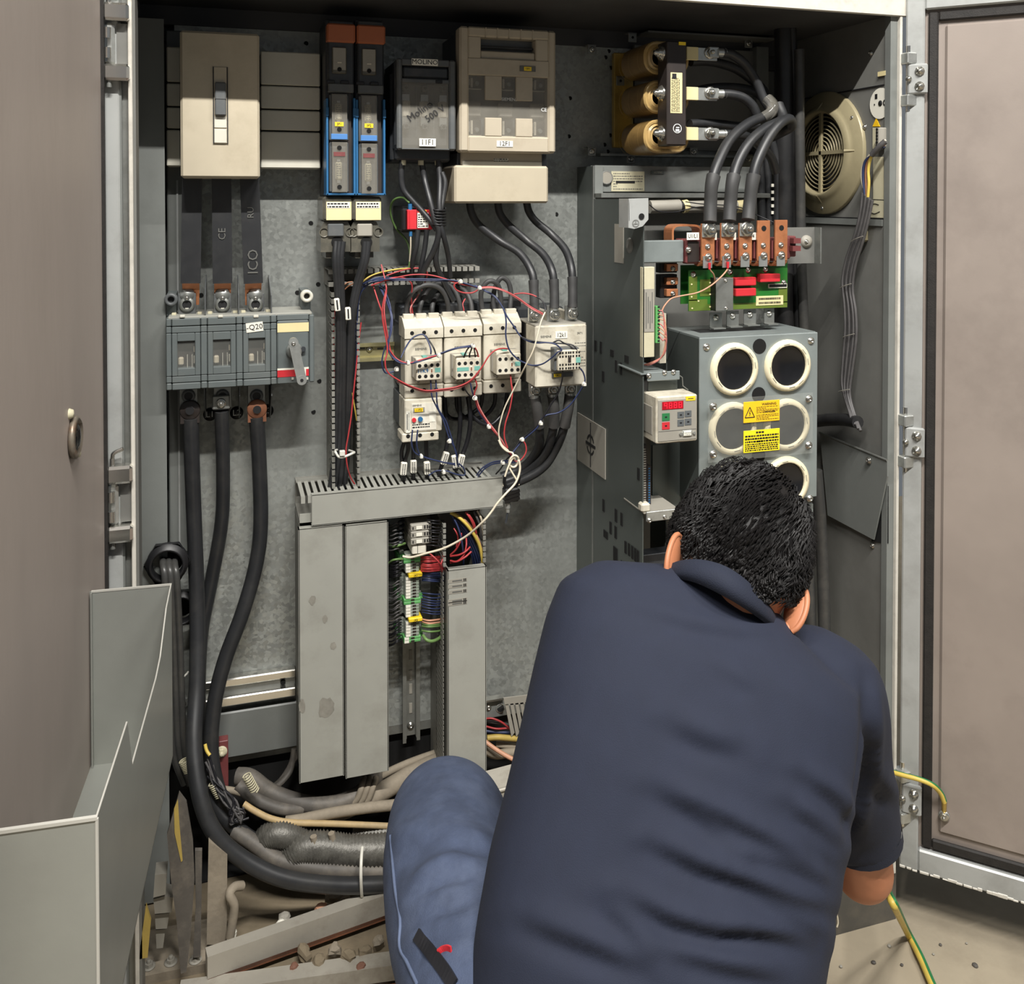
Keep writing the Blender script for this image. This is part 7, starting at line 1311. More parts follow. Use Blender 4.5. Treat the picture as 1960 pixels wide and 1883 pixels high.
for k in range(5): dc('dusty_cable', 'dusty cable dropping behind the left covered duct, %s of five' % ORD[k], [(1010 + 4 * k, 430 + 10 * k, .30), (990 - 12 * k, 560 + 12 * k, .29), (930 - 14 * k, 640 + 8 * k, .275), (860, 690, .26)], .0055, g='dusty cables behind the left duct', n=8)
for k in range(3): dc('dusty_cable', 'stub of dusty cable turning up under the right covered duct, %s of three' % ORD[k], [(1340 + 40 * k, 790, .23), (1400 + 35 * k, 740, .225), (1430 + 35 * k, 660, .23), (1445 + 36 * k, 610, .25)], .006, 'dusty', g='dusty cable stubs', n=8)
dc('pipe', 'dusty beige pipe lying level above the hoses', [(960, 880, .20), (1060, 865, .195), (1250, 825, .19), (1450, 795, .19), (1640, 775, .19)], .0095, 'dusty', 'pipe')
dc('pipe', 'thin yellowish pipe running under the beige one', [(700, 770, .21), (770, 815, .20), (870, 862, .19), (1000, 885, .185), (1250, 893, .18), (1480, 902, .18), (1620, 908, .18)], .0055, 'pipe_tan', 'pipe')
dc('pipe', 'broad dusty conduit slanting up behind the knee', [(1180, 860, .23), (1400, 770, .24), (1560, 690, .25), (1750, 580, .27), (1960, 480, .29)], .017, 'dusty', 'pipe')
dc('pipe', 'thin dusty conduit slanting up above the broad one', [(1540, 600, .27), (1640, 550, .28), (1760, 500, .29), (1960, 430, .30)], .007, 'dusty', 'pipe')
dc('pipe', 'short grey pipe behind the red bracket', [(580, 680, .25), (640, 690, .245), (720, 715, .24)], .006, 'dusty', 'pipe')
for k in range(14): a = R.uniform(0, 6); dc('loose_wire', 'dark loose wire in the tangle beside the heavy cables', [(480 + R.uniform(-20, 30), 480 + 10 * k, .21), (530 + R.uniform(-20, 40), 640 + R.uniform(-20, 30), .20), (600 + R.uniform(-20, 60), 760 + R.uniform(-20, 60), .19), (650 + R.uniform(-40, 50), 850 + R.uniform(-50, 50), .185), (700 + R.uniform(-30, 30), 830 + R.uniform(-60, 60), .19)], .0022, R.choice(['w_black', 'w_grey', 'black']), 'wire', 'tangle of loose wires', 5)
dc('loose_wire', 'short yellow blue wire peeking out behind the heavy cables', [(460, 400, .21), (470, 440, .205), (490, 470, .20)], .003, 'w_yellow', 'wire')
for q, l in (((505, 640, 555, 725), 'beside the heavy cable'), ((715, 590, 770, 690), 'on the fat dusty bundle'), ((325, 500, 360, 570), 'left of the heavy cable')):
    a, b = U(250 + q[0] / 3.23, 1300 + q[1] / 3.23, .205), U(250 + q[2] / 3.23, 1300 + q[3] / 3.23, .205); n = 40; d = b - a; e1, e2 = frame_of(d)
    mb = MB('label_old').tube([a + d * (k / n) + (e1 * math.cos(k * 1.25) + e2 * math.sin(k * 1.25)) * .0075 for k in range(n + 1)], .0013, 5, None, 2); top('spiral_wrap', mb, 'pale spiral cable wrap ' + l, 'spiral')
def corr(l, s, r, m='hose'):
    P = smooth_path(pts_of(c8(s)), 14); mb = MB(m).tube(P, [r * (1 + .07 * (-1) ** k) for k in range(len(P))], 14, m, 0); top('corrugated_hose', mb, l, 'hose')
corr('grey corrugated metal hose lying behind the heavy cables, right', [(980, 1110, .17), (1060, 1050, .165), (1180, 1040, .16), (1320, 1060, .155), (1480, 1060, .15), (1640, 1050, .15)], .027)
corr('crumpled grey metal hose rising left of the other hose', [(800, 1060, .19), (850, 980, .185), (930, 960, .18), (1020, 990, .18), (1090, 1060, .18)], .023)
corr('grey corrugated hose end at the knee', [(1380, 960, .20), (1480, 960, .19), (1640, 945, .18)], .016)
dc('power_cable', 'dusty thick cable lying between the hose and the heavy cables', [(640, 930, .20), (760, 1010, .18), (900, 1110, .16), (1100, 1160, .145), (1300, 1180, .135), (1640, 1190, .13)], .0135)
dc('cable_tie', 'upright white tie strapping the heavy cables near the knee', [(1432, 1040, .105), (1426, 1110, .085), (1424, 1220, .07), (1428, 1320, .075), (1432, 1350, .09)], .0028, 'tie', 'cable tie')
dc('bolt_stub', 'pale bolt stub left of the hoses', [(1130, 970, .15), (1135, 1010, .15)], .006, 'dusty', 'bolt'); dc('bolt_stub', 'pale bolt stub right of the other one', [(1240, 950, .15), (1250, 995, .15)], .006, 'dusty', 'bolt')
# uprights, strips and boxes at the left foot
def slab(nm, l, q, y, th, m, cat, rot=0): 
    P = [U(250 + x / 3.23, 1300 + yy / 3.23, y) for x, yy in q]; return top(nm, MB(m).quadp(P, th if (P[1] - P[0]).cross(P[2] - P[0]).y > 0 else -th), l, cat)
slab('upright_strip', 'dusty flat steel upright under the heavy cables', ((482, 1000), (598, 1080), (594, 1640), (470, 1640)), .09, .012, 'dusty', 'upright')
slab('upright_strip', 'narrow curved dusty strip left of the flat upright', ((398, 1060), (442, 1060), (436, 1500), (432, 1720), (385, 1720), (402, 1400)), .07, .008, 'rubber_dusty', 'upright')
t = slab('insulation_mat', 'grey hanging flap with a yellow streak beside the document pocket', ((225, 960), (300, 700), (345, 760), (385, 1000), (395, 1240), (370, 1600), (345, 1810), (310, 1820), (285, 1500), (250, 1250)), .03, .006, 'rubber_dusty', 'flap')
P = [U(250 + x / 3.23, 1300 + y / 3.23, .029) for x, y in ((268, 800), (292, 740), (302, 900), (322, 1120), (312, 1130), (272, 950))]; part('yellow_streak', MB('tape_yellow').quadp(P, .0008), t)
for k, (q, l) in enumerate(((((150, 1210), (225, 1200), (215, 1330), (140, 1350)), 'topmost'), (((140, 1360), (210, 1340), (262, 1350), (255, 1440), (150, 1450)), 'second'), (((150, 1455), (240, 1445), (225, 1540), (155, 1545)), 'third'), (((155, 1550), (215, 1545), (200, 1660), (160, 1665)), 'lowest'))):
    slab('scrap_block', 'pale scrap block wedged at the lower left corner, %s of four' % l, q, .05 + .008 * k, .03, 'label_grey', 'scrap')
slab('yellow_wedge', 'olive yellow strip at the lower left beside the document pocket', ((95, 1400), (125, 1500), (105, 1720), (55, 1730), (60, 1650)), .0, .008, 'tape_yellow', 'strip')
dc('pipe', 'small bent pipe hooking down onto the base', [(690, 1275, .10), (640, 1285, .09), (612, 1330, .08), (640, 1400, .08), (630, 1500, .08), (615, 1590, .08)], .0075, 'dusty', 'pipe')
# front beams and rubble
def beam(l, A, B, h, dpt, m, nm='cross_beam'):
    d = B - A; n = Vector((-d.y, d.x, 0)).normalized() * dpt; u = Vector((0, 0, 1)) * h; mb = MB(m); vs = [A, B, B + n, A + n, A - u, B - u, B + n - u, A + n - u]
    mb.add(vs, [(0, 1, 2, 3), (4, 7, 6, 5), (0, 4, 5, 1), (1, 5, 6, 2), (2, 6, 7, 3), (3, 7, 4, 0)]); mb.add([A - u * .86, B - u * .86, B - u * 1.06, A - u * 1.06], [(0, 1, 2, 3)], 'rust')
    return top(nm, mb, l, 'beam')
A = UZ(397, 1832, .222); B = UZ(775, 1700, .222); beam('pale channel beam lying loose across the cabinet mouth', A, B, .042, .022, 'beam')
A = UZ(340, 1905, .185); B = UZ(790, 1842, .185); beam('pale lower rail at the very bottom under the loose beam', A, B, .03, .03, 'beam', 'lower_rail')
A = UZ(268, 1870, .18); B = UZ(402, 1842, .18); beam('dusty sill with bolts at the lower left', A, B, .03, .10, 'dusty', 'sill')
for k, (px, py) in enumerate(((285, 1850), (327, 1842), (374, 1838))): p = UZ(px, py, .18); top('bolt', MB('label_grey').bolt(p, .007, (0, 0, 1), 'label_grey'), 'dusty bolt on the lower left sill, %s from the left' % ORD[k], 'bolt')
def rock(px, py, z, r, m, l, g):
    p = UZ(px, py, z); mb = MB(m).ball(p, (r, r, r * .7), 8, 6); mb.v = [p + (v - p) * (1 + .9 * noise.noise(v * 70 + Vector((px, 0, 0)))) for v in mb.v]; mb.sm = [False] * len(mb.f); top('rubble_lump', mb, l, 'rubble', g)
for k, (px, py, r, m) in enumerate(sorted(((640, 1715, .014, 'dusty'), (660, 1722, .011, 'dusty'), (617, 1738, .010, 'w_flesh'), (585, 1825, .013, 'rubble'), (610, 1840, .011, 'rubble'), (640, 1815, .012, 'dusty'), (668, 1830, .012, 'rubble'), (700, 1815, .012, 'rubble'), (725, 1800, .010, 'dusty'), (560, 1850, .008, 'brick_red'), (545, 1760, .010, 'label_grey'), (537, 1768, .007, 'label_white'), (440, 1790, .010, 'label_white'), (690, 1850, .008, 'brick_red')))):
    rock(px, py, .20 if py < 1780 else .185, r, m, 'lump of rubble around the loose beam, %s from the left' % ORD[k], 'rubble on the cabinet base')
# right of the knee
c9 = lambda q: [(860 + x / 6.725, 1280 + y / 6.725, d) for x, y, d in q]
g = rect(931, 1337, 963, 1372, .29); t = T('bracket', 'grey bracket with a screw and a hole right of the covered duct', 'bracket', ((g[0] + g[1]) / 2, .29, g[2])); part('plate', MB('steel_dull').box(g[0] - .01, g[1], .29, .296, g[2], g[3], 'grey_paint').box(g[0] - .01, g[1], .28, .296, g[3], g[3] + .004, 'chrome'), t); part('screw', MB().screw(U(935, 1354, .29), .005), t); part('hole', MB('void').lathe([(.0075, 0), (.009, .001), (.010, 0)], U(958, 1355, .289), n=14, m='steel').cyl(U(958, 1355, .2895), U(958, 1355, .2885), .0075, None, 12), t)
t = T('wiring_duct', 'pale slotted duct peeking out between the covered duct and the person', 'wiring duct', U(990, 1412, .27))
P = [U(x, y, .26) for x, y in ((964, 1336), (1030, 1328), (1030, 1345), (966, 1350))]; part('rail', MB('label_grey').quadp(P, .003), t)
for k in range(6): P = [U(x, y, .26) for x, y in ((967 + k * 9.5, 1348 - k), (973 + k * 9.5, 1347 - k), (985 + k * 9.2, 1402), (979 + k * 9.2, 1410))]; part('finger', MB('label_grey').quadp(P, .003), t)
for k, (s, m, r, l) in enumerate((([(470, 640, .29), (560, 640, .285), (680, 690, .28), (790, 780, .275)], 'w_red', .002, 'red wire right of the covered duct foot, upper'), ([(470, 740, .29), (600, 770, .28), (720, 765, .28), (800, 755, .275)], 'w_red', .002, 'red wire right of the covered duct foot, lower'), ([(470, 680, .30), (600, 690, .29), (760, 720, .285)], 'w_grey', .003, 'grey wire right of the covered duct foot'), ([(470, 800, .29), (620, 815, .285), (800, 820, .28)], 'w_blue', .003, 'blue wire right of the covered duct foot'), ([(490, 890, .27), (620, 880, .265), (760, 890, .265), (950, 905, .265)], 'tape_yellow', .006, 'olive hose right of the covered duct foot'), ([(600, 970, .28), (760, 990, .275), (900, 1010, .275)], 'dusty', .007, 'dusty hose right of the covered duct foot'), ([(470, 1050, .27), (600, 1100, .265), (760, 1080, .265), (900, 1060, .265)], 'dusty', .009, 'dusty pipe right of the covered duct foot'), ([(455, 930, .26), (560, 1010, .25), (700, 1100, .24), (870, 1190, .23)], 'w_flesh', .0045, 'beige cable slanting down right of the covered duct foot'))):
    wire('loose_wire', l, c9(s), r, m, 'wire')
A, B = U(900, 1528, .10), U(1010, 1498, .10); d = (B - A); top('cross_beam', MB('beam').add([A, B, B + Vector((0, .05, .01)), A + Vector((0, .05, .01)), A - Vector((0, 0, .06)), B - Vector((0, 0, .06))], [(0, 1, 2, 3), (0, 4, 5, 1)]).tube([A, B], .004, 6, None, 0), 'pale sill between the knee and the person\'s shirt', 'beam')
# ---------------------------------------------------------------- earth straps at the right
def gy(name, label, P, r):                                              # green and yellow striped sleeve
    t = T(name, label, 'earth wire', P[0]); S = smooth_path(P, 8)
    part('yellow_half', MB('w_yellow').tube(S, r, 8, None, 0), t); part('green_stripe', MB('btn_green').tube([p + Vector((r * .55, -r * .1, r * .35)) for p in S], r * .72, 6, None, 0), t); return t
P = [U(1658, 1326, .06), U(1670, 1320, .055), U(1683, 1323, .05), U(1690, 1336, .05), U(1693, 1352, .05)]
t = gy('earth_wire', 'short green yellow earth wire hooked on the right wall behind the person\'s shoulder', P, .0042); part('lug', MB('brass').box(P[-1].x - .006, P[-1].x + .004, P[-1].y - .003, P[-1].y + .003, P[-1].z - .024, P[-1].z, None, .001), t)
n = Vector((-.707, -.707, 0)); dp = lambda px, py, off: (lambda o, dd: CAM + dd * ((o - CAM).dot(n) / dd.dot(n)))(Vector((1.287, -.006, 0)) + n * off, ray(px, py))
P = [dp(1705, 1477, .035), dp(1730, 1484, .04), dp(1760, 1492, .04), dp(1785, 1503, .035), dp(1800, 1518, .02), dp(1807, 1535, .012)]
t = gy('earth_wire', 'green yellow earth wire lying over the lower hinge to a bolt on the right door', P, .0045)
q = dp(1807, 1560, 0.006); part('lug', MB('steel').cyl(P[-1], q, .005, .004, 8, 'brass').lathe([(0, .004), (.010, .004), (.010, 0)], q, n, 14).bolt(q + n * .004, .006, n), t)
P = [UZ(1784, 1885, .012), UZ(1760, 1830, .012), UZ(1735, 1782, .03), U(1712, 1735, -.30), U(1697, 1705, -.22), U(1680, 1660, -.12)]
gy('earth_wire', 'thick green yellow earth cable running over the floor at the lower right', [UZ(1800, 1915, .008)] + P, .0062)
wire('loose_wire', 'wisp of pale wire on the plinth below the elbow', [(1592, 1735, -.02), (1601, 1748, -.02), (1604, 1765, -.02), (1602, 1774, -.02)], .0016, 'w_white')
for k, (px, py, r) in enumerate(sorted(((1672, 1842, .006), (1727, 1847, .005), (1702, 1810, .004), (1866, 1848, .007), (1800, 1808, .004), (1787, 1826, .004), (1850, 1805, .003), (1610, 1850, .004)))): rock(px, py, .002, r * .7, 'rubber_dusty' if k % 2 else 'label_grey', 'crumb of debris on the concrete floor, %s from the left' % ORD[k], 'debris crumbs on the floor')
# ================================================================ the technician, squatting with the back to us
import numpy as np
RT, UPV, FW = CR.col[0].copy(), CR.col[1].copy(), -CR.col[2].copy()
def remesh(mb, vox, it=6, fac=.5):
    me = mb.mesh('tmp', Vector((0, 0, 0))); o = bpy.data.objects.new('tmp', me); COL.objects.link(o)
    m = o.modifiers.new('r', 'REMESH'); m.mode = 'VOXEL'; m.voxel_size = vox
    s = o.modifiers.new('s', 'SMOOTH'); s.iterations = it; s.factor = fac
    dg = bpy.context.evaluated_depsgraph_get(); dg.update(); r = bpy.data.meshes.new_from_object(o.evaluated_get(dg)); bpy.data.objects.remove(o); bpy.data.meshes.remove(me); return r
def limb(mb, pts, rad, n=14):
    P = smooth_path(pts, 5); N = len(P); rr_ = []
    for i in range(N):
        t = i / (N - 1) * (len(rad) - 1); k = min(int(t), len(rad) - 2); rr_.append(rad[k] + (rad[k + 1] - rad[k]) * (t - k))
    mb.tube(P, rr_, n, None, 0); mb.ball(P[0], rad[0], n, 8); mb.ball(P[-1], rad[-1], n, 8)
def rings(mb, rs, ex=2.3, n=32, th_k=1.0):
    L = []; C = [UD(r[0], r[1], r[3]) for r in rs]
    for i, r in enumerate(rs):
        sp = (C[min(i + 1, len(C) - 1)] - C[max(i - 1, 0)]).normalized(); a = math.radians(r[4]); wv = RT * math.cos(a) - UPV * math.sin(a); wv = (wv - sp * wv.dot(sp)).normalized(); tv = sp.cross(wv).normalized()
        hw = r[2] * r[3] / F_PX * th_k; th = r[5] * th_k
        for k in range(n):
            q = 2 * PI * k / n; c, s = math.cos(q), math.sin(q)
            L.append(C[i] + wv * hw * math.copysign(abs(c) ** (2 / ex), c) + tv * th * math.copysign(abs(s) ** (2 / ex), s))
    mb.add(L, [(i * n + k, i * n + (k + 1) % n, (i + 1) * n + (k + 1) % n, (i + 1) * n + k) for i in range(len(rs) - 1) for k in range(n)] + [tuple(range(n))[::-1], tuple((len(rs) - 1) * n + k for k in range(n))])
def finish(name, me, m, parent, label=None):
    off = root_loc(parent); me.transform(Matrix.Translation(-off)); me.materials.clear()
    for x in ([m] if isinstance(m, str) else m): me.materials.append(MATS[x])
    me.polygons.foreach_set('use_smooth', [True] * len(me.polygons)); me.update()
    o = bpy.data.objects.new(name, me); COL.objects.link(o); o.parent = parent; return props(o, label)
def fold(me, folds, Adef=.006):                                        # press soft cloth folds (measured polylines) into a surface
    n = len(me.vertices); co = np.empty(n * 3); me.vertices.foreach_get('co', co); co = co.reshape(-1, 3); no = np.empty(n * 3); me.vertices.foreach_get('normal', no); no = no.reshape(-1, 3)
    R3 = np.array(CR); v = (co - np.array(CAM)) @ R3; px = PPX + F_PX * v[:, 0] / -v[:, 2]; py = PPY - F_PX * v[:, 1] / -v[:, 2]
    face = ((no * (np.array(CAM) - co)).sum(1) > -.05); dsp = np.zeros(n)
    for f in folds:
        pts = np.array([(p[0], p[1]) for p in f[0]], float); w_ = f[1] * 1.2; A = f[2] * 1.15
        best = np.full(n, 1e9); sg = np.zeros(n); tt = np.zeros(n); Ls = np.hypot(*(pts[1:] - pts[:-1]).T); cum = np.concatenate([[0], np.cumsum(Ls)])
        for i in range(len(pts) - 1):
            a, d = pts[i], pts[i + 1] - pts[i]; L2 = (d ** 2).sum(); t = np.clip(((px - a[0]) * d[0] + (py - a[1]) * d[1]) / L2, 0, 1)
            dx, dy = px - a[0] - t * d[0], py - a[1] - t * d[1]; ds = np.hypot(dx, dy); m = ds < best; best[m] = ds[m]; sg[m] = (np.sign(d[0] * dy - d[1] * dx) * ds)[m]; tt[m] = (cum[i] + t * Ls[i])[m] / cum[-1]
        env = np.sin(np.clip(tt, .03, .97) * PI) ** .6
        sgd = np.where(best < 8 * w_, sg, 1e3)
        dsp += A * env * (-np.exp(-(sgd / w_) ** 2) + .9 * np.exp(-((sgd + 2.0 * w_) / (1.5 * w_)) ** 2))
    co += no * (dsp * face)[:, None]; ed = np.empty(len(me.edges) * 2, dtype=np.int64); me.edges.foreach_get('vertices', ed); ed = ed.reshape(-1, 2); dg_ = np.bincount(ed.ravel(), minlength=n)[:, None]
    for _ in range(6):                                                 # relax the pressed folds
        acc = np.zeros_like(co); np.add.at(acc, ed[:, 0], co[ed[:, 1]]); np.add.at(acc, ed[:, 1], co[ed[:, 0]]); co += .5 * (acc / dg_ - co)
    me.vertices.foreach_set('co', co.ravel()); me.update()
hip = UD(1228, 1920, 1.02)
man = T('person', 'person in navy polo shirt and blue jeans squatting before the cabinet with head bowed', 'person', (hip.x, hip.y, 0))
TR = [(1222, 2010, 335, .98, 11, .12), (1225, 1930, 332, .99, 11, .118), (1230, 1860, 330, 1.0, 11, .118), (1250, 1740, 330, 1.03, 11, .118), (1274, 1620, 323, 1.06, 11, .12), (1299, 1500, 320, 1.09, 11.5, .122), (1322, 1390, 319, 1.12, 12.5, .120), (1343, 1290, 316, 1.15, 14, .112), (1356, 1225, 304, 1.17, 15, .098), (1367, 1190, 250, 1.18, 15.5, .085), (1378, 1160, 165, 1.19, 16, .072), (1388, 1130, 100, 1.20, 18, .062)]
SR, ER, WR = UD(1588, 1335, 1.21), UD(1652, 1664, 1.31), UD(1560, 1560, 1.52)
SL, EL, WL = UD(1118, 1225, 1.22), UD(1150, 1480, 1.42), UD(1300, 1400, 1.58)
# shirt
mb = MB(); rings(mb, TR)
limb(mb, [UD(1550, 1330, 1.19), UD(1588, 1340, 1.21), UD(1612, 1460, 1.26), UD(1636, 1550, 1.295)], [.085, .074, .066, .060]); mb.cyl(UD(1634, 1545, 1.294), UD(1647, 1596, 1.304), .060, .057, 20)
limb(mb, [UD(1150, 1225, 1.19), SL, UD(1130, 1330, 1.33)], [.066, .056, .055])
sh = remesh(mb, .0055, 10)
c = lambda *q: [(960 + x / 2.234, 1040 + y / 2.234) for x, y in q]
fold(sh, [(c((840, 1130), (1000, 1230), (1150, 1310), (1310, 1400)), 9, .011), (c((620, 1310), (850, 1420), (1050, 1480), (1250, 1560), (1410, 1600)), 11, .014), (c((500, 1530), (700, 1640), (900, 1695), (1100, 1700), (1340, 1745)), 12, .014),
          (c((960, 1340), (1200, 1400), (1400, 1480)), 8, .009), (c((1040, 1530), (1250, 1630), (1400, 1700)), 8, .010), (c((700, 800), (850, 880), (1020, 930)), 14, .006), (c((1260, 1000), (1400, 1100), (1480, 1190), (1510, 1240)), 9, .009),
          (c((560, 300), (800, 375), (1000, 410), (1180, 420)), 9, .004), (c((60, 1650), (350, 1760), (640, 1870)), 14, .009), (c((930, 540), (1060, 660)), 8, .004), (c((640, 1080), (800, 1170), (950, 1290)), 14, .008), (c((1200, 1120), (1330, 1230), (1440, 1330)), 9, .009),
          (c((1555, 560), (1562, 800), (1545, 1000), (1500, 1160), (1465, 1270)), 7, .010), (c((1560, 960), (1600, 1060), (1670, 1130)), 9, .007), (c((700, 1780), (950, 1850), (1200, 1900)), 12, .010), (c((400, 1560), (520, 1680), (600, 1800)), 14, .006), (c((1300, 1280), (1380, 1360), (1440, 1400)), 7, .007)])
finish('shirt', sh, 'shirt', man, 'navy blue polo shirt')
h = MB('shirt_dark'); a, b = UD(1644, 1578, 1.301), UD(1647.5, 1599, 1.3045); h.cyl(a, b, .0566, .0562, 28, None, True, 0, False); part('sleeve_hem', h, man)
# collar
up = [(1266, 1100, 1.205), (1288, 1077, 1.175), (1335, 1070, 1.145), (1390, 1084, 1.125), (1440, 1120, 1.125), (1480, 1168, 1.145), (1504, 1212, 1.185)]
lo = [(1258, 1118, 1.20), (1283, 1108, 1.165), (1330, 1115, 1.128), (1385, 1141, 1.108), (1430, 1168, 1.108), (1466, 1194, 1.128), (1500, 1226, 1.175)]
A_, B_ = smooth_path([UD(q[0], q[1], q[2] - .016) for q in up], 6), smooth_path([UD(q[0], q[1], q[2] - .014) for q in lo], 6); n = len(A_); mid = [(a + b) / 2 - FW * .006 for a, b in zip(A_, B_)]; back = [a + FW * .012 - UPV * .01 for a in A_]; bl = [b + FW * .004 for b in B_]
V = back + A_ + mid + B_ + bl; mb = MB('shirt_dark').add(V, [(j * n + i, j * n + i + 1, (j + 1) * n + i + 1, (j + 1) * n + i) for j in range(4) for i in range(n - 1)], None, True); part('collar', mb, man, 'ribbed folded collar')
# body: head, neck, trunk, arms, hands
HB = math.radians(50); HA = math.radians(30); EX = RT * math.cos(HA) - UPV * math.sin(HA); IU = RT * math.sin(HA) + UPV * math.cos(HA); HU = IU * math.cos(HB) + FW * math.sin(HB); HF = FW * math.cos(HB) - IU * math.sin(HB)
HY = math.radians(12); EX, HF = EX * math.cos(HY) - HF * math.sin(HY), HF * math.cos(HY) + EX * math.sin(HY)
HC = UD(1412, 1062, 1.22)
def ell(mb, c, ax, ay, az, ra, rb, rc, nu=28, nv=18, m=None):
    k = len(mb.v); mb.ball((0, 0, 0), 1, nu, nv, m); mb.v[k:] = [c + ax * (v.x * ra) + ay * (v.y * rb) + az * (v.z * rc) for v in mb.v[k:]]
mb = MB(); rings(mb, [r for r in TR], 2.3, 28, .9)
ell(mb, HC, EX, HF, HU, .077, .097, .105); ell(mb, HC + HF * .03 - HU * .055, EX, HF, HU, .062, .07, .07); ell(mb, HC + HF * .105 - HU * .03, EX, HF, HU, .013, .02, .022)
limb(mb, [UD(1380, 1190, 1.22), HC - HU * .07 - HF * .005], [.054, .050])
def arm(S, E, W_, hand_dir):
    limb(mb, [S, S.lerp(E, .5), E], [.046, .042, .042]); limb(mb, [E, E.lerp(W_, .35), W_], [.042, .040, .029])
    d = (W_ - E).normalized(); s = d.cross(Vector((0, 0, 1))).normalized() * hand_dir; u = s.cross(d).normalized(); pc = W_ + d * .05; ell(mb, pc, s, d, u, .040, .052, .015)
    for k, (o, ln) in enumerate(((-.030, .062), (-.010, .072), (.010, .068), (.029, .052))):
        b = pc + s * o + d * .035; limb(mb, [b, b + d * ln * .5 - u * .006, b + d * ln * .85 - u * .022, b + d * ln - u * .038], [.0085, .008, .007], 8)
    b = pc - s * .03 - d * .02; limb(mb, [b, b - s * .028 + d * .02, b - s * .035 + d * .05 - u * .01], [.011, .010, .008], 8)
arm(SR, ER, WR, 1); arm(SL, EL, WL, -1)
bd = remesh(mb, .0055, 5); finish('body', bd, 'skin', man, 'head, neck, arms and hands')
for s in (-1, 1):                                                      # ears and eyes
    mb = MB('skin'); e = HC + EX * s * (.066 if s > 0 else .076) - HU * .058 - HF * .012; k = len(mb.v); back_ = -HF
    od = (EX * s * .62 + back_ * .78).normalized(); uu = (HU * .96 + back_ * .2).normalized(); nn = od.cross(uu).normalized()
    ell(mb, e + od * .014, od, nn, uu, .016, .005, .030, 16, 12); P = [e + od * (.012 + .017 * math.cos(q)) + uu * (.030 * math.sin(q)) for q in [math.radians(x) for x in range(-80, 121, 20)]]; mb.tube(P, .0036, 8); ell(mb, e - uu * .026 + od * .006, od, nn, uu, .007, .005, .010, 10, 8)
    part('ear', mb, man); p = HC + HF * .093 + EX * s * .032 - HU * .002; part('eye', MB('label_white').ball(p, .011, 10, 8).ball(p + HF * .004, .0085, 8, 6, 'ink'), man)
part('mouth', MB('maroon').tube([HC + HF * .094 - HU * .075 + EX * q for q in (-.022, 0, .022)], .004, 6), man)
# hair: a cap over the skull and combed locks
mb = MB('hair'); CW = (HU * .72 - HF * .55 + EX * .25).normalized(); VS = []
NU, NV = 56, 30; O = HC + HU * .006
def hp(a, th, k=1.0):
    loc = Vector((math.sin(th) * math.cos(a), math.sin(th) * math.sin(a), math.cos(th))); r = 1 + .05 * noise.noise(loc * 3.1) + .025 * noise.noise(loc * 9)
    return O + (EX * loc.x * .088 + HF * loc.y * .110 + HU * loc.z * .114) * (r * k), loc
def low(a): return 1.80 + .80 * max(0, -math.sin(a)) ** .8 - .38 * max(0, math.sin(a))   # the hairline: lower at the nape
L = []
for j in range(NV + 1):
    for i in range(NU): a = 2 * PI * i / NU; L.append(hp(a, low(a) * j / NV, 1 - .06 * (j / NV) ** 6)[0])
mb.add(L, [(j * NU + i, (j + 1) * NU + i, (j + 1) * NU + (i + 1) % NU, j * NU + (i + 1) % NU) for j in range(NV) for i in range(NU)], None, True)
hr = part('hair', mb, man, 'short black hair'); mb = MB('hair'); rr_ = random.Random(3)
for q in range(7500):
    a = rr_.uniform(0, 2 * PI); u_ = rr_.random() ** .55; th = low(a) * u_ * 1.0; p, loc = hp(a, th, 1.0); nrm = (EX * loc.x / .088 + HF * loc.y / .108 + HU * loc.z / .112).normalized()
    d = p - (O + CW * .11); d = (d - nrm * d.dot(nrm)); d = d.normalized() if d.length > 1e-5 else EX
    sw = nrm.cross(d); d = (d + sw * (.5 * noise.noise(p * 26) + rr_.uniform(-.18, .18))).normalized(); ln = rr_.uniform(.014, .030) * (1 - .55 * max(0, u_ - .6) / .4); w_ = rr_.uniform(.0007, .0016); s_ = nrm.cross(d) * w_; lift = rr_.uniform(.001, .006) * (1.6 - u_)
    A = p - nrm * .002; B = p + d * ln * .5 + nrm * lift; C = p + d * ln - nrm * (ln * ln * 3.5) + nrm * lift * .4
    mb.add([A - s_, A + s_, B + s_, B - s_, C, B + nrm * w_], [(0, 1, 2, 3), (3, 2, 4), (0, 3, 5), (1, 5, 2), (3, 5, 4), (2, 4, 5)], None, False)
part('locks', mb, hr, 'combed locks', 'stuff')
# jeans, belt, shoes
KL, HL, KR, HRt = UD(850, 1548, 1.44), UD(945, 1945, 1.02), UD(1400, 1740, 1.42), UD(1420, 1960, 1.03)
AL_, AR_ = Vector((KL.x + .02, KL.y - .10, .10)), Vector((KR.x, KR.y - .12, .10)); mb = MB()
limb(mb, [HL, HL.lerp(KL, .5) + UPV * .005 - RT * .012, KL.lerp(HL, .12), KL - UPV * .012], [.098, .096, .092, .082], 18); limb(mb, [HRt, HRt.lerp(KR, .5), KR], [.10, .09, .075], 16)
limb(mb, [KL - UPV * .02, KL.lerp(AL_, .4) - FW * .03, AL_], [.076, .064, .052]); limb(mb, [KR, KR.lerp(AR_, .4) - FW * .03, AR_], [.072, .064, .052])
ell(mb, (HL + HRt) / 2 + UPV * .0, RT, FW, UPV, .17, .12, .13)
jn = remesh(mb, .0075, 6); c = lambda *q: [(680 + x / 3.898, 1400 + y / 3.898) for x, y in q]
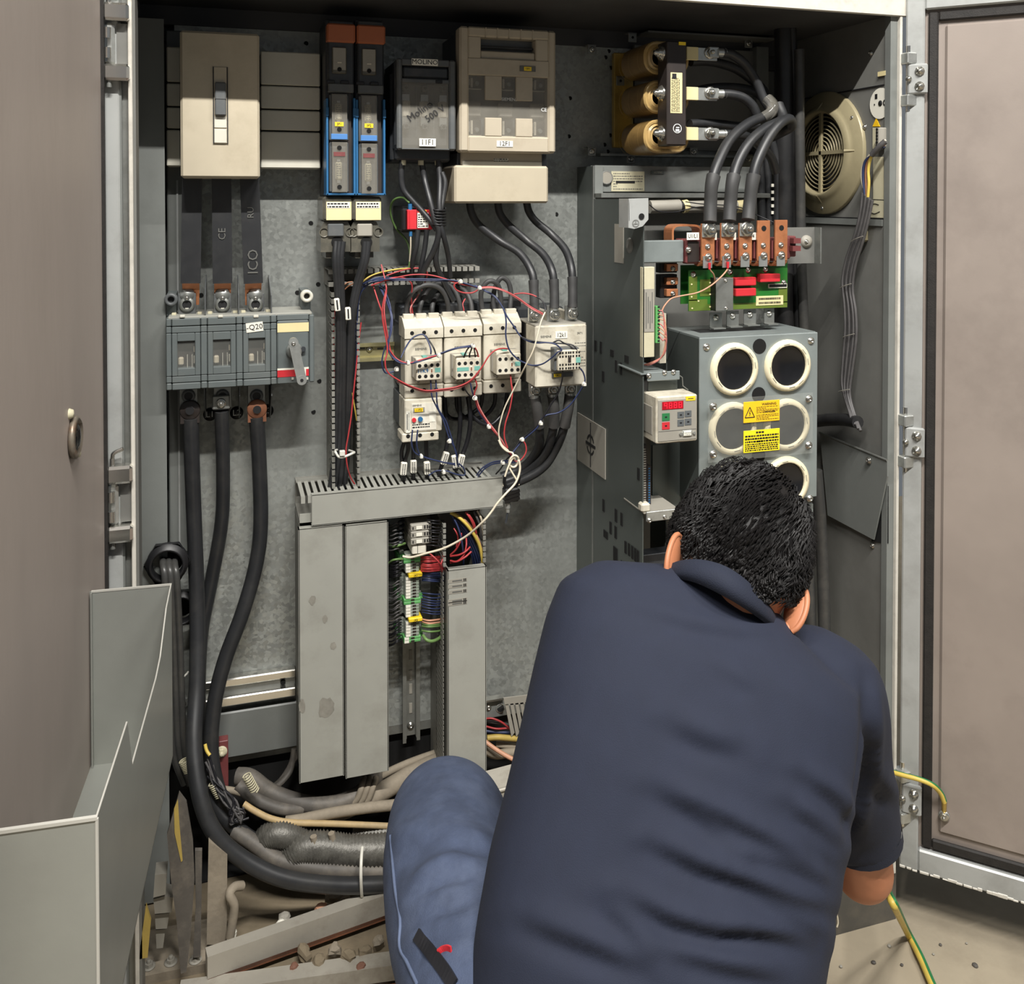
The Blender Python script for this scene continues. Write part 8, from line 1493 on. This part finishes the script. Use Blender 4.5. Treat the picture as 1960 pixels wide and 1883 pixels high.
fold(jn, [(c((470, 1270), (600, 1160), (760, 1080), (930, 1080)), 10, 0.0170), (c((420, 1480), (600, 1360), (760, 1270), (900, 1200)), 12, 0.0136), (c((730, 830), (850, 870), (980, 930)), 10, 0.0102), (c((480, 1530), (640, 1500), (800, 1440)), 9, 0.0119), (c((380, 960), (460, 880), (560, 840)), 14, 0.0085), (c((400, 1700), (520, 1600), (640, 1590)), 9, 0.0102), (c((620, 600), (700, 640), (800, 660)), 18, -.004)])
finish('jeans', jn, 'denim', man, 'faded blue jeans')
sm = [c(q)[0] for q in ((262, 600), (262, 780), (280, 1000), (300, 1200), (335, 1400), (330, 1600), (385, 1720), (460, 1883))]
mb = MB('denim_seam'); dg = bpy.context.evaluated_depsgraph_get(); jo = [o for o in man.children if o.name.startswith('jeans')][0]; off = root_loc(man); P = []
for q in sm:
    d = ray(*q).normalized(); hit, loc, nr, _ = jo.ray_cast(CAM - off, d)
    if hit: P.append(loc + off - d * .001)
if len(P) > 2: mb.tube(P, .0022, 6, None, 4); part('side_seam', mb, jo)
def on(px, py, back=.004):
    best = None
    for o in man.children:
        if o.name.split('.')[0] in ('jeans', 'shirt'):
            hit, loc, nr, _ = o.ray_cast(CAM - off, ray(px, py).normalized())
            if hit and (best is None or (loc + off - CAM).length < (best - CAM).length): best = loc + off
    return (best if best is not None else UD(px, py, 1.0)) - ray(px, py).normalized() * back
P = [on(797, 1788, .002), on(815, 1810, .002), on(833, 1833, .002), on(853, 1860, .003), on(868, 1885, .003)]; part('belt', MB('leather').strap(P, .013, .003, (RT * .7 + UPV * .7), 'leather', 4), man, 'black belt')
P = [on(841, 1824, .001), on(848, 1819, .001), on(857, 1817, .001), on(864, 1820, .001)]; part('red_tag', MB('red').strap(P, .009, .002, UPV, 'red', 3), man, 'red cloth edge at the waist')
for A in (AL_, AR_):
    mb = MB('shoe'); limb(mb, [Vector((A.x, A.y - .03, .05)), Vector((A.x, A.y + .08, .045)), Vector((A.x, A.y + .17, .035))], [.048, .044, .034], 14); mb.v = [Vector((v.x, v.y, max(v.z, .012))) for v in mb.v]; mb.box(A.x - .045, A.x + .045, A.y - .075, A.y + .205, 0, .014, 'black', .006); part('shoe', mb, man)
